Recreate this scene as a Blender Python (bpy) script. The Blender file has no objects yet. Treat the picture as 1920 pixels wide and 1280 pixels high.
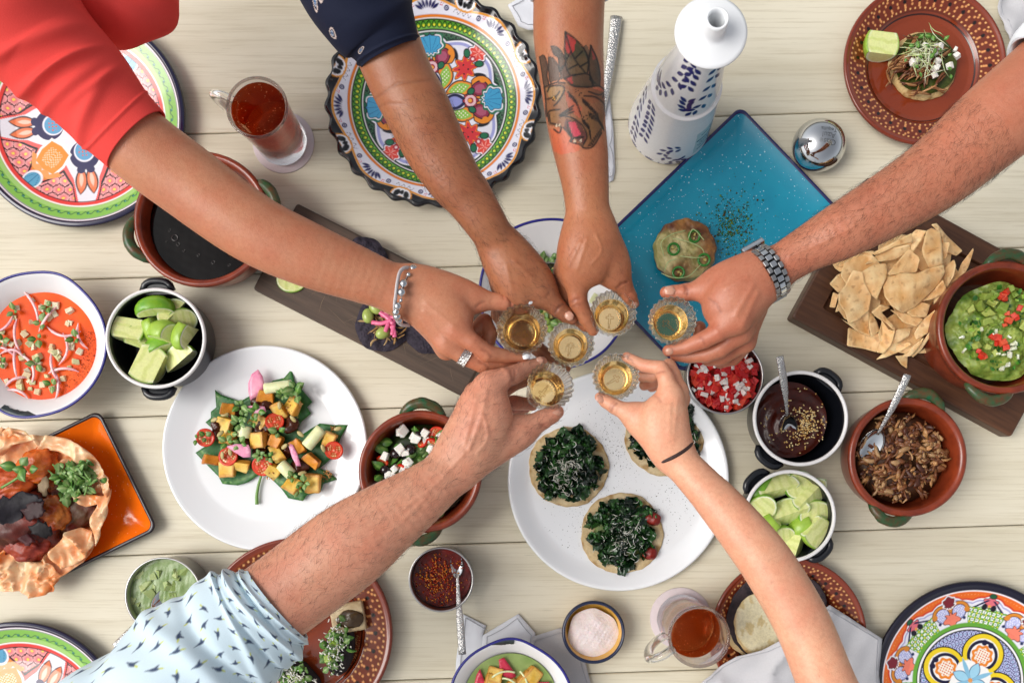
import bpy, bmesh, math, random
import numpy as np
from mathutils import Vector, Euler, Matrix
R=random.Random(11); rng=np.random.default_rng(5)
sc=bpy.context.scene; COL=sc.collection
# ---------------------------------------------------------------- camera, sky, sun, exposure
CAM_H=1.2; NX,NY=970.0,850.0; S=0.00075           # straight-down camera; NX,NY = foot of its axis, S = metres per photo pixel on the table
cam=bpy.data.cameras.new('camera'); co=bpy.data.objects.new('camera',cam); COL.objects.link(co)
co.location=(0,0,CAM_H); cam.sensor_width=36; cam.lens=36*(CAM_H/S)/1920
cam.shift_x=(960-NX)/1920; cam.shift_y=(NY-640)/1920; cam.clip_start=.02; cam.clip_end=200
cam.dof.use_dof=True; cam.dof.focus_distance=1.02; cam.dof.aperture_fstop=20.0
sc.camera=co
w=bpy.data.worlds.new('World'); sc.world=w; w.use_nodes=True
nt=w.node_tree; bg=nt.nodes['Background']; sky=nt.nodes.new('ShaderNodeTexSky')
SUN_EL,SUN_AZ=math.radians(50),math.radians(-92)   # azimuth measured clockwise from +Y
sky.sky_type='NISHITA'; sky.sun_disc=False; sky.sun_elevation=SUN_EL; sky.sun_rotation=SUN_AZ
sky.air_density=1.0; sky.dust_density=4.0; sky.ozone_density=0.6
hs=nt.nodes.new('ShaderNodeHueSaturation'); hs.inputs['Saturation'].default_value=.25     # thin overcast: nearly white
nt.links.new(sky.outputs[0],hs.inputs['Color']); nt.links.new(hs.outputs[0],bg.inputs[0]); bg.inputs[1].default_value=.15
sl=bpy.data.lights.new('sun','SUN'); so=bpy.data.objects.new('sun',sl); COL.objects.link(so)
sl.energy=1.75; sl.angle=math.radians(36); sl.color=(1,.965,.91)
sd=Vector((math.sin(SUN_AZ)*math.cos(SUN_EL),math.cos(SUN_AZ)*math.cos(SUN_EL),math.sin(SUN_EL)))
so.rotation_euler=sd.to_track_quat('Z','Y').to_euler(); so.location=sd*5
sc.view_settings.view_transform='Standard'; sc.view_settings.look='None'; sc.view_settings.exposure=0.06; sc.view_settings.gamma=1
sc.render.engine='CYCLES'; cy=sc.cycles
cy.max_bounces=14; cy.transmission_bounces=12; cy.transparent_max_bounces=16; cy.glossy_bounces=5; cy.diffuse_bounces=4
cy.caustics_refractive=True; cy.caustics_reflective=False; cy.sample_clamp_indirect=4
sc.render.filter_size=1.1; cy.use_denoising=True
try: cy.denoiser='OPENIMAGEDENOISE'
except Exception: pass
# ---------------------------------------------------------------- helpers
def P(px,py,z=0.0):
    k=S*(1-z/CAM_H); return Vector(((px-NX)*k,-(py-NY)*k,z))
def PA(a):                                         # array of (px,py,z) -> metres
    a=np.asarray(a,float); k=S*(1-a[:,2]/CAM_H)
    return np.stack([(a[:,0]-NX)*k,-(a[:,1]-NY)*k,a[:,2]],1)
def ln(px,z=0.0): return px*S*(1-z/CAM_H)
def lin(c):
    if isinstance(c,str):
        c=[int(c[i:i+2],16)/255 for i in (0,2,4)]
    c=np.asarray(c,float)
    return np.where(c<=.04045,c/12.92,((c+.055)/1.055)**2.4)
def l4(c): return tuple(lin(c))+(1,)
def wloc(o):
    v=Vector((0,0,0))
    while o is not None: v=v+o.location; o=o.parent
    return v
def tag(o,label=None,cat=None,group=None,kind=None):
    for k,v in (('label',label),('category',cat),('group',group),('kind',kind)):
        if v: o[k]=v
    return o
def root(name,label,cat,at,group=None):
    o=bpy.data.objects.new(name,None); COL.objects.link(o); o.location=at; o.empty_display_size=.02
    return tag(o,label,cat,group)
def mkmesh(name,V,F,mats,col=None,smooth=True,mi=None):
    me=bpy.data.meshes.new(name); V=np.asarray(V,float)
    me.from_pydata(V.tolist(),[],F.tolist() if isinstance(F,np.ndarray) else F)
    for m in (mats if isinstance(mats,(list,tuple)) else [mats]): me.materials.append(m)
    n=len(me.polygons)
    if smooth: me.polygons.foreach_set('use_smooth',np.ones(n,bool))
    if mi is not None: me.polygons.foreach_set('material_index',np.asarray(mi,np.int32))
    if col is not None:
        a=me.color_attributes.new('Col','FLOAT_COLOR','POINT')
        c=np.ones((len(V),4),np.float32); c[:,:3]=col; a.data.foreach_set('color',c.ravel())
    me.update(); return me
def put(name,me,parent=None,at=(0,0,0),rot=(0,0,0),scale=(1,1,1)):
    o=bpy.data.objects.new(name,me); COL.objects.link(o)
    if parent is not None: o.parent=parent
    o.location=Vector(at)-wloc(parent); o.rotation_euler=rot
    o.scale=scale if not isinstance(scale,(int,float)) else (scale,)*3
    return o
def mesh(name,V,F,mats,parent=None,at=None,**kw):  # V in world metres
    V=np.asarray(V,float)
    if at is None: at=wloc(parent) if parent is not None else Vector((*(V.min(0)+V.max(0))[:2]/2,V[:,2].min()))
    at=Vector(at); return put(name,mkmesh(name,V-np.array(at),F,mats,**kw),parent,at)
def gridF(nu,nv,wrap=False):
    i=np.arange(nu-1)[:,None]; j=np.arange(nv if wrap else nv-1)[None,:]; j2=(j+1)%nv
    return np.stack([(i*nv+j)+0*j,(i*nv+j2),((i+1)*nv+j2),((i+1)*nv+j)],-1).reshape(-1,4)
def lathe(prof,n=64,mod=None):
    p=np.asarray(prof,float); t=np.arange(n)*2*math.pi/n
    r=np.maximum(p[:,0],1e-5)[:,None]*np.ones(n)[None]
    if mod is not None: r=r*mod(p[:,1][:,None]*np.ones(n)[None],t[None]*np.ones(len(p))[:,None],np.arange(len(p))[:,None]*np.ones(n)[None])
    V=np.stack([r*np.cos(t),r*np.sin(t),p[:,1][:,None]*np.ones(n)],-1).reshape(-1,3)
    F=gridF(len(p),n,True); q=np.roll(p,-1,0)
    return V,(F if (p[:,0]*q[:,1]-q[:,0]*p[:,1]).sum()>0 else F[:,::-1])
def dense(prof,step):
    out=[prof[0]]
    for a,b in zip(prof[:-1],prof[1:]):
        n=max(1,int(math.hypot(b[0]-a[0],b[1]-a[1])/step))
        out+= [(a[0]+(b[0]-a[0])*i/n,a[1]+(b[1]-a[1])*i/n) for i in range(1,n+1)]
    return out
def smoothpath(pts,n=8):                            # Catmull-Rom, any dimension
    p=np.asarray(pts,float); p=np.vstack([2*p[0]-p[1],p,2*p[-1]-p[-2]]); out=[]
    for i in range(1,len(p)-2):
        t=np.linspace(0,1,n,endpoint=False)[:,None]; a,b,c,d=p[i-1],p[i],p[i+1],p[i+2]
        out.append(.5*((2*b)+(c-a)*t+(2*a-5*b+4*c-d)*t*t+(3*b-a-3*c+d)*t**3))
    out.append(p[-2][None]); return np.vstack(out)
def tube(pts,rad,n=10,flat=1.0,cap=True,up=None):
    p=np.asarray(pts,float); m=len(p); rad=np.ones(m)*rad
    T=np.gradient(p,axis=0); T/=np.linalg.norm(T,axis=1)[:,None]+1e-12
    u=np.array(up if up is not None else ((0,0,1) if abs(T[0,2])<.9 else (1,0,0)),float); N=[]
    for t in T:
        u=u-t*(u@t); u/=np.linalg.norm(u)+1e-12; N.append(u.copy())
    N=np.array(N); B=np.cross(T,N); a=np.arange(n)*2*math.pi/n
    V=p[:,None]+rad[:,None,None]*(np.cos(a)[None,:,None]*B[:,None]+flat*np.sin(a)[None,:,None]*N[:,None])
    V=V.reshape(-1,3); F=gridF(m,n,True).tolist()
    if cap: F+= [list(range(n-1,-1,-1)),[ (m-1)*n+i for i in range(n)]]
    return V,F
class MB:                                           # joins pieces into one mesh
    def __init__(s): s.V=[];s.F=[];s.M=[];s.C=[];s.n=0
    def add(s,V,F,m=0,c=None):
        V=np.asarray(V,float); s.V.append(V)
        s.F+= [[i+s.n for i in f] for f in (F.tolist() if isinstance(F,np.ndarray) else F)]
        s.M+= [m]*len(F); s.n+=len(V)
        if c is not None: s.C.append(np.broadcast_to(lin(c) if isinstance(c,str) else np.asarray(c,float),(len(V),3)))
        return s
    def out(s): return np.vstack(s.V),s.F
    def mesh(s,name,mats,parent=None,at=None,**kw):
        return mesh(name,np.vstack(s.V),s.F,mats,parent,at,mi=s.M,col=np.vstack(s.C) if s.C else None,**kw)
    def data(s,name,mats,**kw): return mkmesh(name,np.vstack(s.V),s.F,mats,mi=s.M,col=np.vstack(s.C) if s.C else None,**kw)
def box(sx,sy,sz,bev=.1,jit=0):                     # bevelled block centred on its base
    bm=bmesh.new(); bmesh.ops.create_cube(bm,size=1)
    for v in bm.verts: v.co=Vector((v.co.x*sx,v.co.y*sy,(v.co.z+.5)*sz))+Vector([R.uniform(-jit,jit) for _ in range(3)])
    if bev: bmesh.ops.bevel(bm,geom=bm.edges[:],offset=bev*min(sx,sy,sz),segments=2,affect='EDGES',profile=.6)
    bm.verts.index_update(); V=np.array([v.co[:] for v in bm.verts]); F=[[v.index for v in f.verts] for f in bm.faces]; bm.free(); return V,F
def ball(sub=2):
    bm=bmesh.new(); bmesh.ops.create_icosphere(bm,subdivisions=sub,radius=1)
    bm.verts.index_update(); V=np.array([v.co[:] for v in bm.verts]); F=[[v.index for v in f.verts] for f in bm.faces]; bm.free(); return V,F
BALL1,BALL2,BALL3=ball(1),ball(2),ball(3)
def rotz(V,a): c,s=math.cos(a),math.sin(a); return np.asarray(V)@np.array([[c,s,0],[-s,c,0],[0,0,1]])
def rote(V,e): return np.asarray(V)@np.array(Euler(e).to_matrix()).T
def vnoise(X,scale,seed=0,oct=3):                   # cheap smooth noise from summed sines, about -1..1
    g=np.random.default_rng(seed); X=np.asarray(X,float); out=np.zeros(len(X)); amp=1; tot=0
    for o in range(oct):
        for _ in range(4):
            d=g.normal(size=X.shape[1]); d/=np.linalg.norm(d)
            out+=amp*np.sin(X@d*scale*(2**o)*g.uniform(.7,1.4)+g.uniform(0,6.28)); tot+=amp*.5
        amp*=.55
    return out/tot
def sstep(a,b,x): t=np.clip((x-a)/(b-a),0,1); return t*t*(3-2*t)
def inpoly(x,y,poly):
    ins=np.zeros(len(x),bool); n=len(poly)
    for i in range(n):
        x1,y1=poly[i]; x2,y2=poly[(i+1)%n]
        if y1==y2: continue
        c=((y1>y)!=(y2>y))&(x<(x2-x1)*(y-y1)/(y2-y1)+x1); ins^=c
    return ins
def dline(x,y,pts):
    d=np.full(len(x),1e9)
    for (x1,y1),(x2,y2) in zip(pts[:-1],pts[1:]):
        L=(x2-x1)**2+(y2-y1)**2+1e-12; t=np.clip(((x-x1)*(x2-x1)+(y-y1)*(y2-y1))/L,0,1)
        d=np.minimum(d,np.hypot(x-x1-t*(x2-x1),y-y1-t*(y2-y1)))
    return d
# ---------------------------------------------------------------- materials
def mat(name,col='808080',rough=.5,attr=False,var=.0,vs=60,vcol=None,bump=0,bs=200,metal=0,coat=0,sss=0,trans=0,ior=1.45,sheen=0,spec=.5,stretch=None,bdist=.001,alpha=1):
    m=bpy.data.materials.new(name); m.use_nodes=True; t=m.node_tree; b=t.nodes['Principled BSDF']; I=b.inputs
    I['Base Color'].default_value=l4(col); I['Roughness'].default_value=rough; I['Metallic'].default_value=metal
    I['Coat Weight'].default_value=coat; I['Coat Roughness'].default_value=.06; I['Transmission Weight'].default_value=trans; I['IOR'].default_value=ior
    I['Specular IOR Level'].default_value=spec; I['Sheen Weight'].default_value=sheen; I['Alpha'].default_value=alpha
    if sss:
        I['Subsurface Weight'].default_value=sss; I['Subsurface Radius'].default_value=(1,.35,.2); I['Subsurface Scale'].default_value=.004
    src=None
    tc=t.nodes.new('ShaderNodeTexCoord'); vec=tc.outputs['Object']
    if stretch:
        mp=t.nodes.new('ShaderNodeMapping'); mp.inputs['Scale'].default_value=stretch; t.links.new(vec,mp.inputs[0]); vec=mp.outputs[0]
    if attr:
        a=t.nodes.new('ShaderNodeAttribute'); a.attribute_name='Col'; src=a.outputs['Color']
    if var:
        n=t.nodes.new('ShaderNodeTexNoise'); n.inputs['Scale'].default_value=vs; n.inputs['Detail'].default_value=5; n.inputs['Roughness'].default_value=.62
        t.links.new(vec,n.inputs['Vector'])
        cr=t.nodes.new('ShaderNodeMapRange'); cr.inputs[1].default_value=.32; cr.inputs[2].default_value=.68; t.links.new(n.outputs[0],cr.inputs[0])
        mx=t.nodes.new('ShaderNodeMix'); mx.data_type='RGBA'
        if src is None: mx.inputs['A'].default_value=l4(col)
        else: t.links.new(src,mx.inputs['A'])
        if vcol: mx.inputs['B'].default_value=l4(vcol)
        elif src is None: mx.inputs['B'].default_value=tuple(lin(col)*.45)+(1,)
        else:
            dk=t.nodes.new('ShaderNodeMix'); dk.data_type='RGBA'; dk.blend_type='MULTIPLY'; dk.inputs['Factor'].default_value=1
            t.links.new(src,dk.inputs['A']); dk.inputs['B'].default_value=(.45,.42,.4,1); t.links.new(dk.outputs['Result'],mx.inputs['B'])
        ml=t.nodes.new('ShaderNodeMath'); ml.operation='MULTIPLY'; ml.inputs[1].default_value=var; t.links.new(cr.outputs[0],ml.inputs[0])
        t.links.new(ml.outputs[0],mx.inputs['Factor']); src=mx.outputs['Result']
    if src is not None: t.links.new(src,I['Base Color'])
    if bump:
        n=t.nodes.new('ShaderNodeTexNoise'); n.inputs['Scale'].default_value=bs; n.inputs['Detail'].default_value=4; t.links.new(vec,n.inputs['Vector'])
        bp=t.nodes.new('ShaderNodeBump'); bp.inputs['Strength'].default_value=bump; bp.inputs['Distance'].default_value=bdist
        t.links.new(n.outputs[0],bp.inputs['Height']); t.links.new(bp.outputs[0],I['Normal'])
    return m
M={}
def glassmat(name,col,rough=0,ior=1.5,absorb=None,dens=0):
    m=bpy.data.materials.new(name); m.use_nodes=True; t=m.node_tree; t.nodes.remove(t.nodes['Principled BSDF'])
    g=t.nodes.new('ShaderNodeBsdfGlass'); g.inputs['Color'].default_value=l4(col); g.inputs['Roughness'].default_value=rough; g.inputs['IOR'].default_value=ior
    t.links.new(g.outputs[0],t.nodes['Material Output'].inputs['Surface'])
    if absorb:
        v=t.nodes.new('ShaderNodeVolumeAbsorption'); v.inputs['Color'].default_value=l4(absorb); v.inputs['Density'].default_value=dens
        t.links.new(v.outputs[0],t.nodes['Material Output'].inputs['Volume'])
    return m
M['glass']=glassmat('clear_glass','ffffff',0,1.48)
def clearer(m,k,white,wc=(.9,.92,.92,1)):                             # thin walls: part of the light passes straight, a little is scattered by the moulded surface
    t=m.node_tree; g=[n for n in t.nodes if n.type=='BSDF_GLASS'][0]; tr=t.nodes.new('ShaderNodeBsdfTransparent'); df=t.nodes.new('ShaderNodeBsdfTranslucent'); df.inputs[0].default_value=wc
    a=t.nodes.new('ShaderNodeMixShader'); a.inputs[0].default_value=k; b=t.nodes.new('ShaderNodeMixShader'); b.inputs[0].default_value=white
    t.links.new(g.outputs[0],a.inputs[1]); t.links.new(tr.outputs[0],a.inputs[2]); t.links.new(a.outputs[0],b.inputs[1]); t.links.new(df.outputs[0],b.inputs[2]); t.links.new(b.outputs[0],t.nodes['Material Output'].inputs['Surface'])
clearer(M['glass'],.22,.012)
M['tequila']=glassmat('tequila','fff8e4',0,1.34,'ffd868',15)
M['tea']=glassmat('iced_tea','ffd9a0',0,1.34,'ea8024',30); clearer(M['tea'],0,.45,l4('cc6420'))
M['tea2']=glassmat('iced_tea_pale','ffd9a0',0,1.34,'f08a2c',17); clearer(M['tea2'],0,.40,l4('e08428'))
M['ceramic']=mat('white_ceramic','e6e8ea',.12,coat=.3)
M['painted']=mat('painted_glaze',attr=True,rough=.16,coat=.35,var=.10,vs=300)
M['clay']=mat('terracotta_glaze','8e3a1e',.28,var=.8,vs=40,vcol='571f11',coat=.3,bump=.15,bs=90)
M['clay_dark']=mat('burnt_clay','3c1d12',.3,var=.5,vs=60,coat=.3)
M['clay_green']=mat('green_glaze_on_clay','0f5636',.3,var=.75,vs=100,vcol='6a2a18',coat=.1,spec=.35,bump=.2,bs=120)
M['enamel_black']=mat('black_enamel','12141a',.3,coat=.25,bump=.1,bs=150)
M['enamel_white']=mat('white_enamel','e0dedd',.22,coat=.2)
M['enamel_blue']=mat('blue_enamel_rim','2c2a86',.25,coat=.3,var=.4,vs=80)
M['steel']=mat('brushed_steel','b8b6b4',.28,metal=1,var=.2,vs=150)
M['chrome']=mat('polished_steel','c8cacc',.06,metal=1)
M['silver']=mat('hammered_silver','c9c7c4',.16,metal=1,bump=.9,bs=420,bdist=.002)
M['linen']=mat('grey_linen','b9b8bb',.8,bump=.25,bs=900,sheen=.2,var=.12,vs=500)
M['linen_white']=mat('white_linen','d7d9df',.8,bump=.25,bs=900,sheen=.2)
M['food']=mat('food',attr=True,rough=.42,var=.35,vs=260,bump=.35,bs=500,sss=.12)
M['food_wet']=mat('food_wet',attr=True,rough=.22,var=.32,vs=240,bump=.3,bs=450,coat=.08,sss=.06,spec=.35)
M['soup']=mat('smooth_soup',attr=True,rough=.35,spec=.15,var=.12,vs=120,bump=.1,bs=200)
M['dry']=mat('dry_food',attr=True,rough=.8,var=.4,vs=300,bump=.5,bs=500)
M['leaf']=mat('leaf',attr=True,rough=.4,var=.45,vs=220,bump=.25,bs=300,sss=.08)
# ---------------------------------------------------------------- ground and table
def plane(name,sx,sy,z,m):
    return mesh(name,[(-sx,-sy,z),(sx,-sy,z),(sx,sy,z),(-sx,sy,z)],[[0,1,2,3]],m,smooth=False)
g=plane('ground',60,60,-.76,mat('terrace_paving','8a8378',.85,var=.5,vs=3,bump=.3,bs=40)); tag(g,kind='structure')
TA=math.radians(1.95)
tb=root('dining_table','pale limewashed plank table laid with shared dishes','table',(0,.12,-.76))
def woodmat(name,base,dark,pale):
    m=bpy.data.materials.new(name); m.use_nodes=True; t=m.node_tree; b=t.nodes['Principled BSDF']; N=t.nodes.new; L=t.links.new
    tc=N('ShaderNodeTexCoord'); oi=N('ShaderNodeObjectInfo')
    ad=N('ShaderNodeVectorMath'); ad.operation='MULTIPLY_ADD'; L(oi.outputs['Random'],ad.inputs[0]); ad.inputs[1].default_value=(9,7,3); L(tc.outputs['Object'],ad.inputs[2])
    def noise(scale,detail,sx,rough=.6):
        mp=N('ShaderNodeMapping'); mp.inputs['Scale'].default_value=sx; L(ad.outputs[0],mp.inputs[0])
        n=N('ShaderNodeTexNoise'); n.inputs['Scale'].default_value=scale; n.inputs['Detail'].default_value=detail; n.inputs['Roughness'].default_value=rough; L(mp.outputs[0],n.inputs['Vector']); return n.outputs[0]
    fine=noise(90,6,(.09,3.2,1),.7); band=noise(7,4,(.22,3.5,1)); blot=noise(5,3,(.5,1.6,1)); dash=noise(170,3,(.12,2.4,1),.6)
    def rng_(x,a,c):
        r=N('ShaderNodeMapRange'); r.inputs[1].default_value=a; r.inputs[2].default_value=c; L(x,r.inputs[0]); return r.outputs[0]
    def mix(a,bb,f,k):
        x=N('ShaderNodeMix'); x.data_type='RGBA'
        q=N('ShaderNodeMath'); q.operation='MULTIPLY'; q.inputs[1].default_value=k; L(f,q.inputs[0]); L(q.outputs[0],x.inputs['Factor'])
        if isinstance(a,str): x.inputs['A'].default_value=l4(a)
        else: L(a,x.inputs['A'])
        x.inputs['B'].default_value=l4(bb); return x.outputs['Result']
    c=mix(base,pale,rng_(blot,.35,.7),.7); c=mix(c,dark,rng_(band,.48,.72),.34); c=mix(c,dark,rng_(fine,.5,.72),.55); c=mix(c,'7d6f52',rng_(dash,.66,.8),.4)
    L(c,b.inputs['Base Color']); b.inputs['Roughness'].default_value=.55
    bp=N('ShaderNodeBump'); bp.inputs['Strength'].default_value=.18; bp.inputs['Distance'].default_value=.0006; L(fine,bp.inputs['Height']); L(bp.outputs[0],b.inputs['Normal'])
    return m
M['wood']=woodmat('limewashed_wood','d2cab3','aa9c7c','dfd8c4')
seams=[-560,-298,-33,231,496,757,1016,1267,1520,1775]
ct,st=math.cos(TA),math.sin(TA)
def plank(y0,y1):
    a=P(960,y1).y; b=P(960,y0).y; gp=.0005; bv=.0020; a+=gp; b-=gp; X=1.15; T=.028
    prof=[(a,-T),(a,-bv),(a+bv*.35,-bv*.3),(a+bv,0),(a+bv*2.2,0.0002)]; prof+= [(b-(y-a),z) for y,z in prof[::-1]]
    V=[];n=len(prof)
    for x in (-X,X):
        for y,z in prof: V.append((x*ct-(y)*st,x*st+y*ct,z))
    F=[[i,(i+1)%n,n+(i+1)%n,n+i][::-1] for i in range(n)]+[list(range(n)),list(range(2*n-1,n-1,-1))]
    c=np.mean(V,0)
    return mesh('plank',np.array(V)-[0,0,.0002],F,M['wood'],tb,at=(c[0],c[1],0),smooth=False)
for a,b in zip(seams[:-1],seams[1:]): plank(a,b)
wd=mat('table_underframe','8f866c',.6,var=.4,vs=30,stretch=(.2,3,3))
ya,yb=P(960,seams[-1]).y,P(960,seams[0]).y
mesh('tabletop_batten',*[np.array(q) if i==0 else q for i,q in enumerate((lambda V,F:(rotz(V+np.array([0,(ya+yb)/2,-.058]),TA),F))(*box(2.2,(yb-ya)*.96,.03,.05)))],wd,tb,smooth=False)
for sx in (-1,1):
    for yy in (ya+.09,yb-.09):
        V,F=box(.08,.08,.702,.05); mesh('leg',rotz(V+np.array([sx*1.02,yy,-.76]),TA),F,wd,tb,smooth=False)
# ---------------------------------------------------------------- painted plates
class Paint:
    def __init__(s,n,base): s.c=np.tile(lin(base),(n,1))
    def d(s,d,col,w=.006): s.m(np.clip(.5-d/w,0,1),col)
    def m(s,m,col):
        c=lin(col) if isinstance(col,str) else col; m=np.asarray(m,float)[:,None]; s.c=s.c*(1-m)+c*m
    def ring(s,r,a,b,col): s.d(np.maximum(a-r,r-b),col)
def ell(x,y,cx,cy,a,b,rot=0):
    c,si=math.cos(rot),math.sin(rot); dx,dy=x-cx,y-cy; u=(dx*c+dy*si)/a; v=(-dx*si+dy*c)/b
    return (np.hypot(u,v)-1)*min(a,b)
def petal(x,y,cx,cy,a,b,rot=0):                     # pointed ellipse
    c,si=math.cos(rot),math.sin(rot); dx,dy=x-cx,y-cy; u=(dx*c+dy*si)/a; v=np.abs(-dx*si+dy*c)/b
    return (v-(1-u*u))*b*.7
def fold(th,t0,n):                                   # angle from the nearest of n axes
    p=2*math.pi/n; return (th-t0+p/2)%p-p/2
def scales(pt,x,y,step,base,edge,dot,mask):          # overlapping painted petals with a dot at each foot
    r=np.floor(y/(step*.8)); best=np.full(len(x),9.); foot=np.full(len(x),9.)
    for dr in (-1,0,1):
        rr=r+dr; off=(rr%2)*.5
        cx=(np.round(x/step-off)+off)*step; cy=(rr+.5)*step*.8
        d=np.hypot(x-cx,y-cy); best=np.minimum(best,np.abs(d-step*.52)); foot=np.minimum(foot,d)
    pt.m(mask,base); pt.m(mask*np.clip(foot/step*1.1-.1,0,.40),'fbe3dd'); pt.m(mask*(best<step*.032),edge); pt.m(mask*(foot<step*.13),dot)
def paint_coral(x,y,t0):
    r=np.hypot(x,y); th=np.arctan2(y,x); p=Paint(len(x),'e6e3ea')
    # lattice field of coral scales, between tulip axes and bud diagonals
    a=fold(th,t0,4); A=np.abs(a); q=(A-.42)/.25
    b=.50+.19*q*q+.03*np.abs(np.sin(A*14)); d=np.maximum(b-r,r-.75)
    p.d(d-.080,'ec5f5a'); p.d(d-.030,'171216'); ms=np.clip(.5-d/.006,0,1)
    scales(p,x,y,.105,'e8696e','4a1c24','f2d75c',ms)
    X,Y=r*np.cos(a),r*np.abs(np.sin(a)); YY=r*np.sin(a)
    # tulip pair
    for c,o in (('2c1d1d',.012),('ea7a4c',0)): p.d(petal(X,Y,.545,.05,.125,.043-.0+o*.6,.10)-o*.5,c)
    p.d(petal(X,Y,.53,.05,.07,.02,.1),'f6c3ac')
    # lozenge round the centre on the tulip axis
    p.d(ell(X,Y,.31,0,.15,.155),'f2f0f4'); p.d(ell(X,Y,.305,0,.135,.14),'241c50'); p.d(ell(X,Y,.27,0,.10,.098),'e9e6f0'); p.d(ell(X,Y,.265,0,.088,.085),'5f9fc6')
    hx=np.hypot((X*31)%1-.5,(Y*31)%1-.5); p.m((hx<.26)&(ell(X,Y,.27,0,.055,.055)<0),'d9614a'); p.d(ell(X,Y,.44,.045,.035,.04),'241c50')
    # orange block, scroll and blue bud on the diagonal
    e=fold(th,t0+math.pi/4,4); U,W=r*np.cos(e),np.abs(r*np.sin(e))
    sq=np.maximum(np.abs(U-.43)*.9,W)+.18*np.minimum(np.abs(U-.43),W)-.125; p.d(sq-.022,'f4f1ee'); p.d(sq,'ee8a18')
    p.m((sq<-.045)*((np.sin(U*210)*np.sin(W*210))>.1)*.75,'f7d7b0')
    sc=np.abs(np.hypot(U-.43,W)-.185-.02*np.cos(W*20)); p.d(np.maximum(sc-.026,.50-U),'e0903f'); p.d(ell(U,W,.60,.045,.045,.05),'e0903f')
    p.d(ell(U,W,.70,0,.095,.085),'f0eef2'); p.d(ell(U,W,.705,0,.078,.07),'5fa3c4'); p.m((np.abs(np.sin(np.arctan2(W,U-.60)*7))<.16)&(ell(U,W,.705,0,.078,.07)<0),'2f6f9a')
    p.d(r-.145,'f1eef0'); p.d(r-.12,'ee8a18'); p.d(r-.06,'d9534a')
    p.ring(r,.748,.758,'1a1418'); p.ring(r,.757,.79,'df3c34'); p.ring(r,.79,.806,'f1ece8'); p.ring(r,.805,.925,'7fb548'); p.ring(r,.81,.845,'9cc66c')
    k=60; g=fold(th,0,k)*.868; p.d(np.abs(r-.868-.012*np.sin(th*k))-.004,'1f4a3c'); p.d(np.hypot(g,r-.868)-.0135,'14624e'); p.d(np.hypot(g-.004,r-.872)-.004,'6fc0a8')
    p.ring(r,.925,.932,'191420'); p.ring(r,.932,.945,'efe6ea'); p.d(.945-r,'1d1a3c'); p.ring(r,.945,.962,'2b1530')
    return p.c
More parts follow.
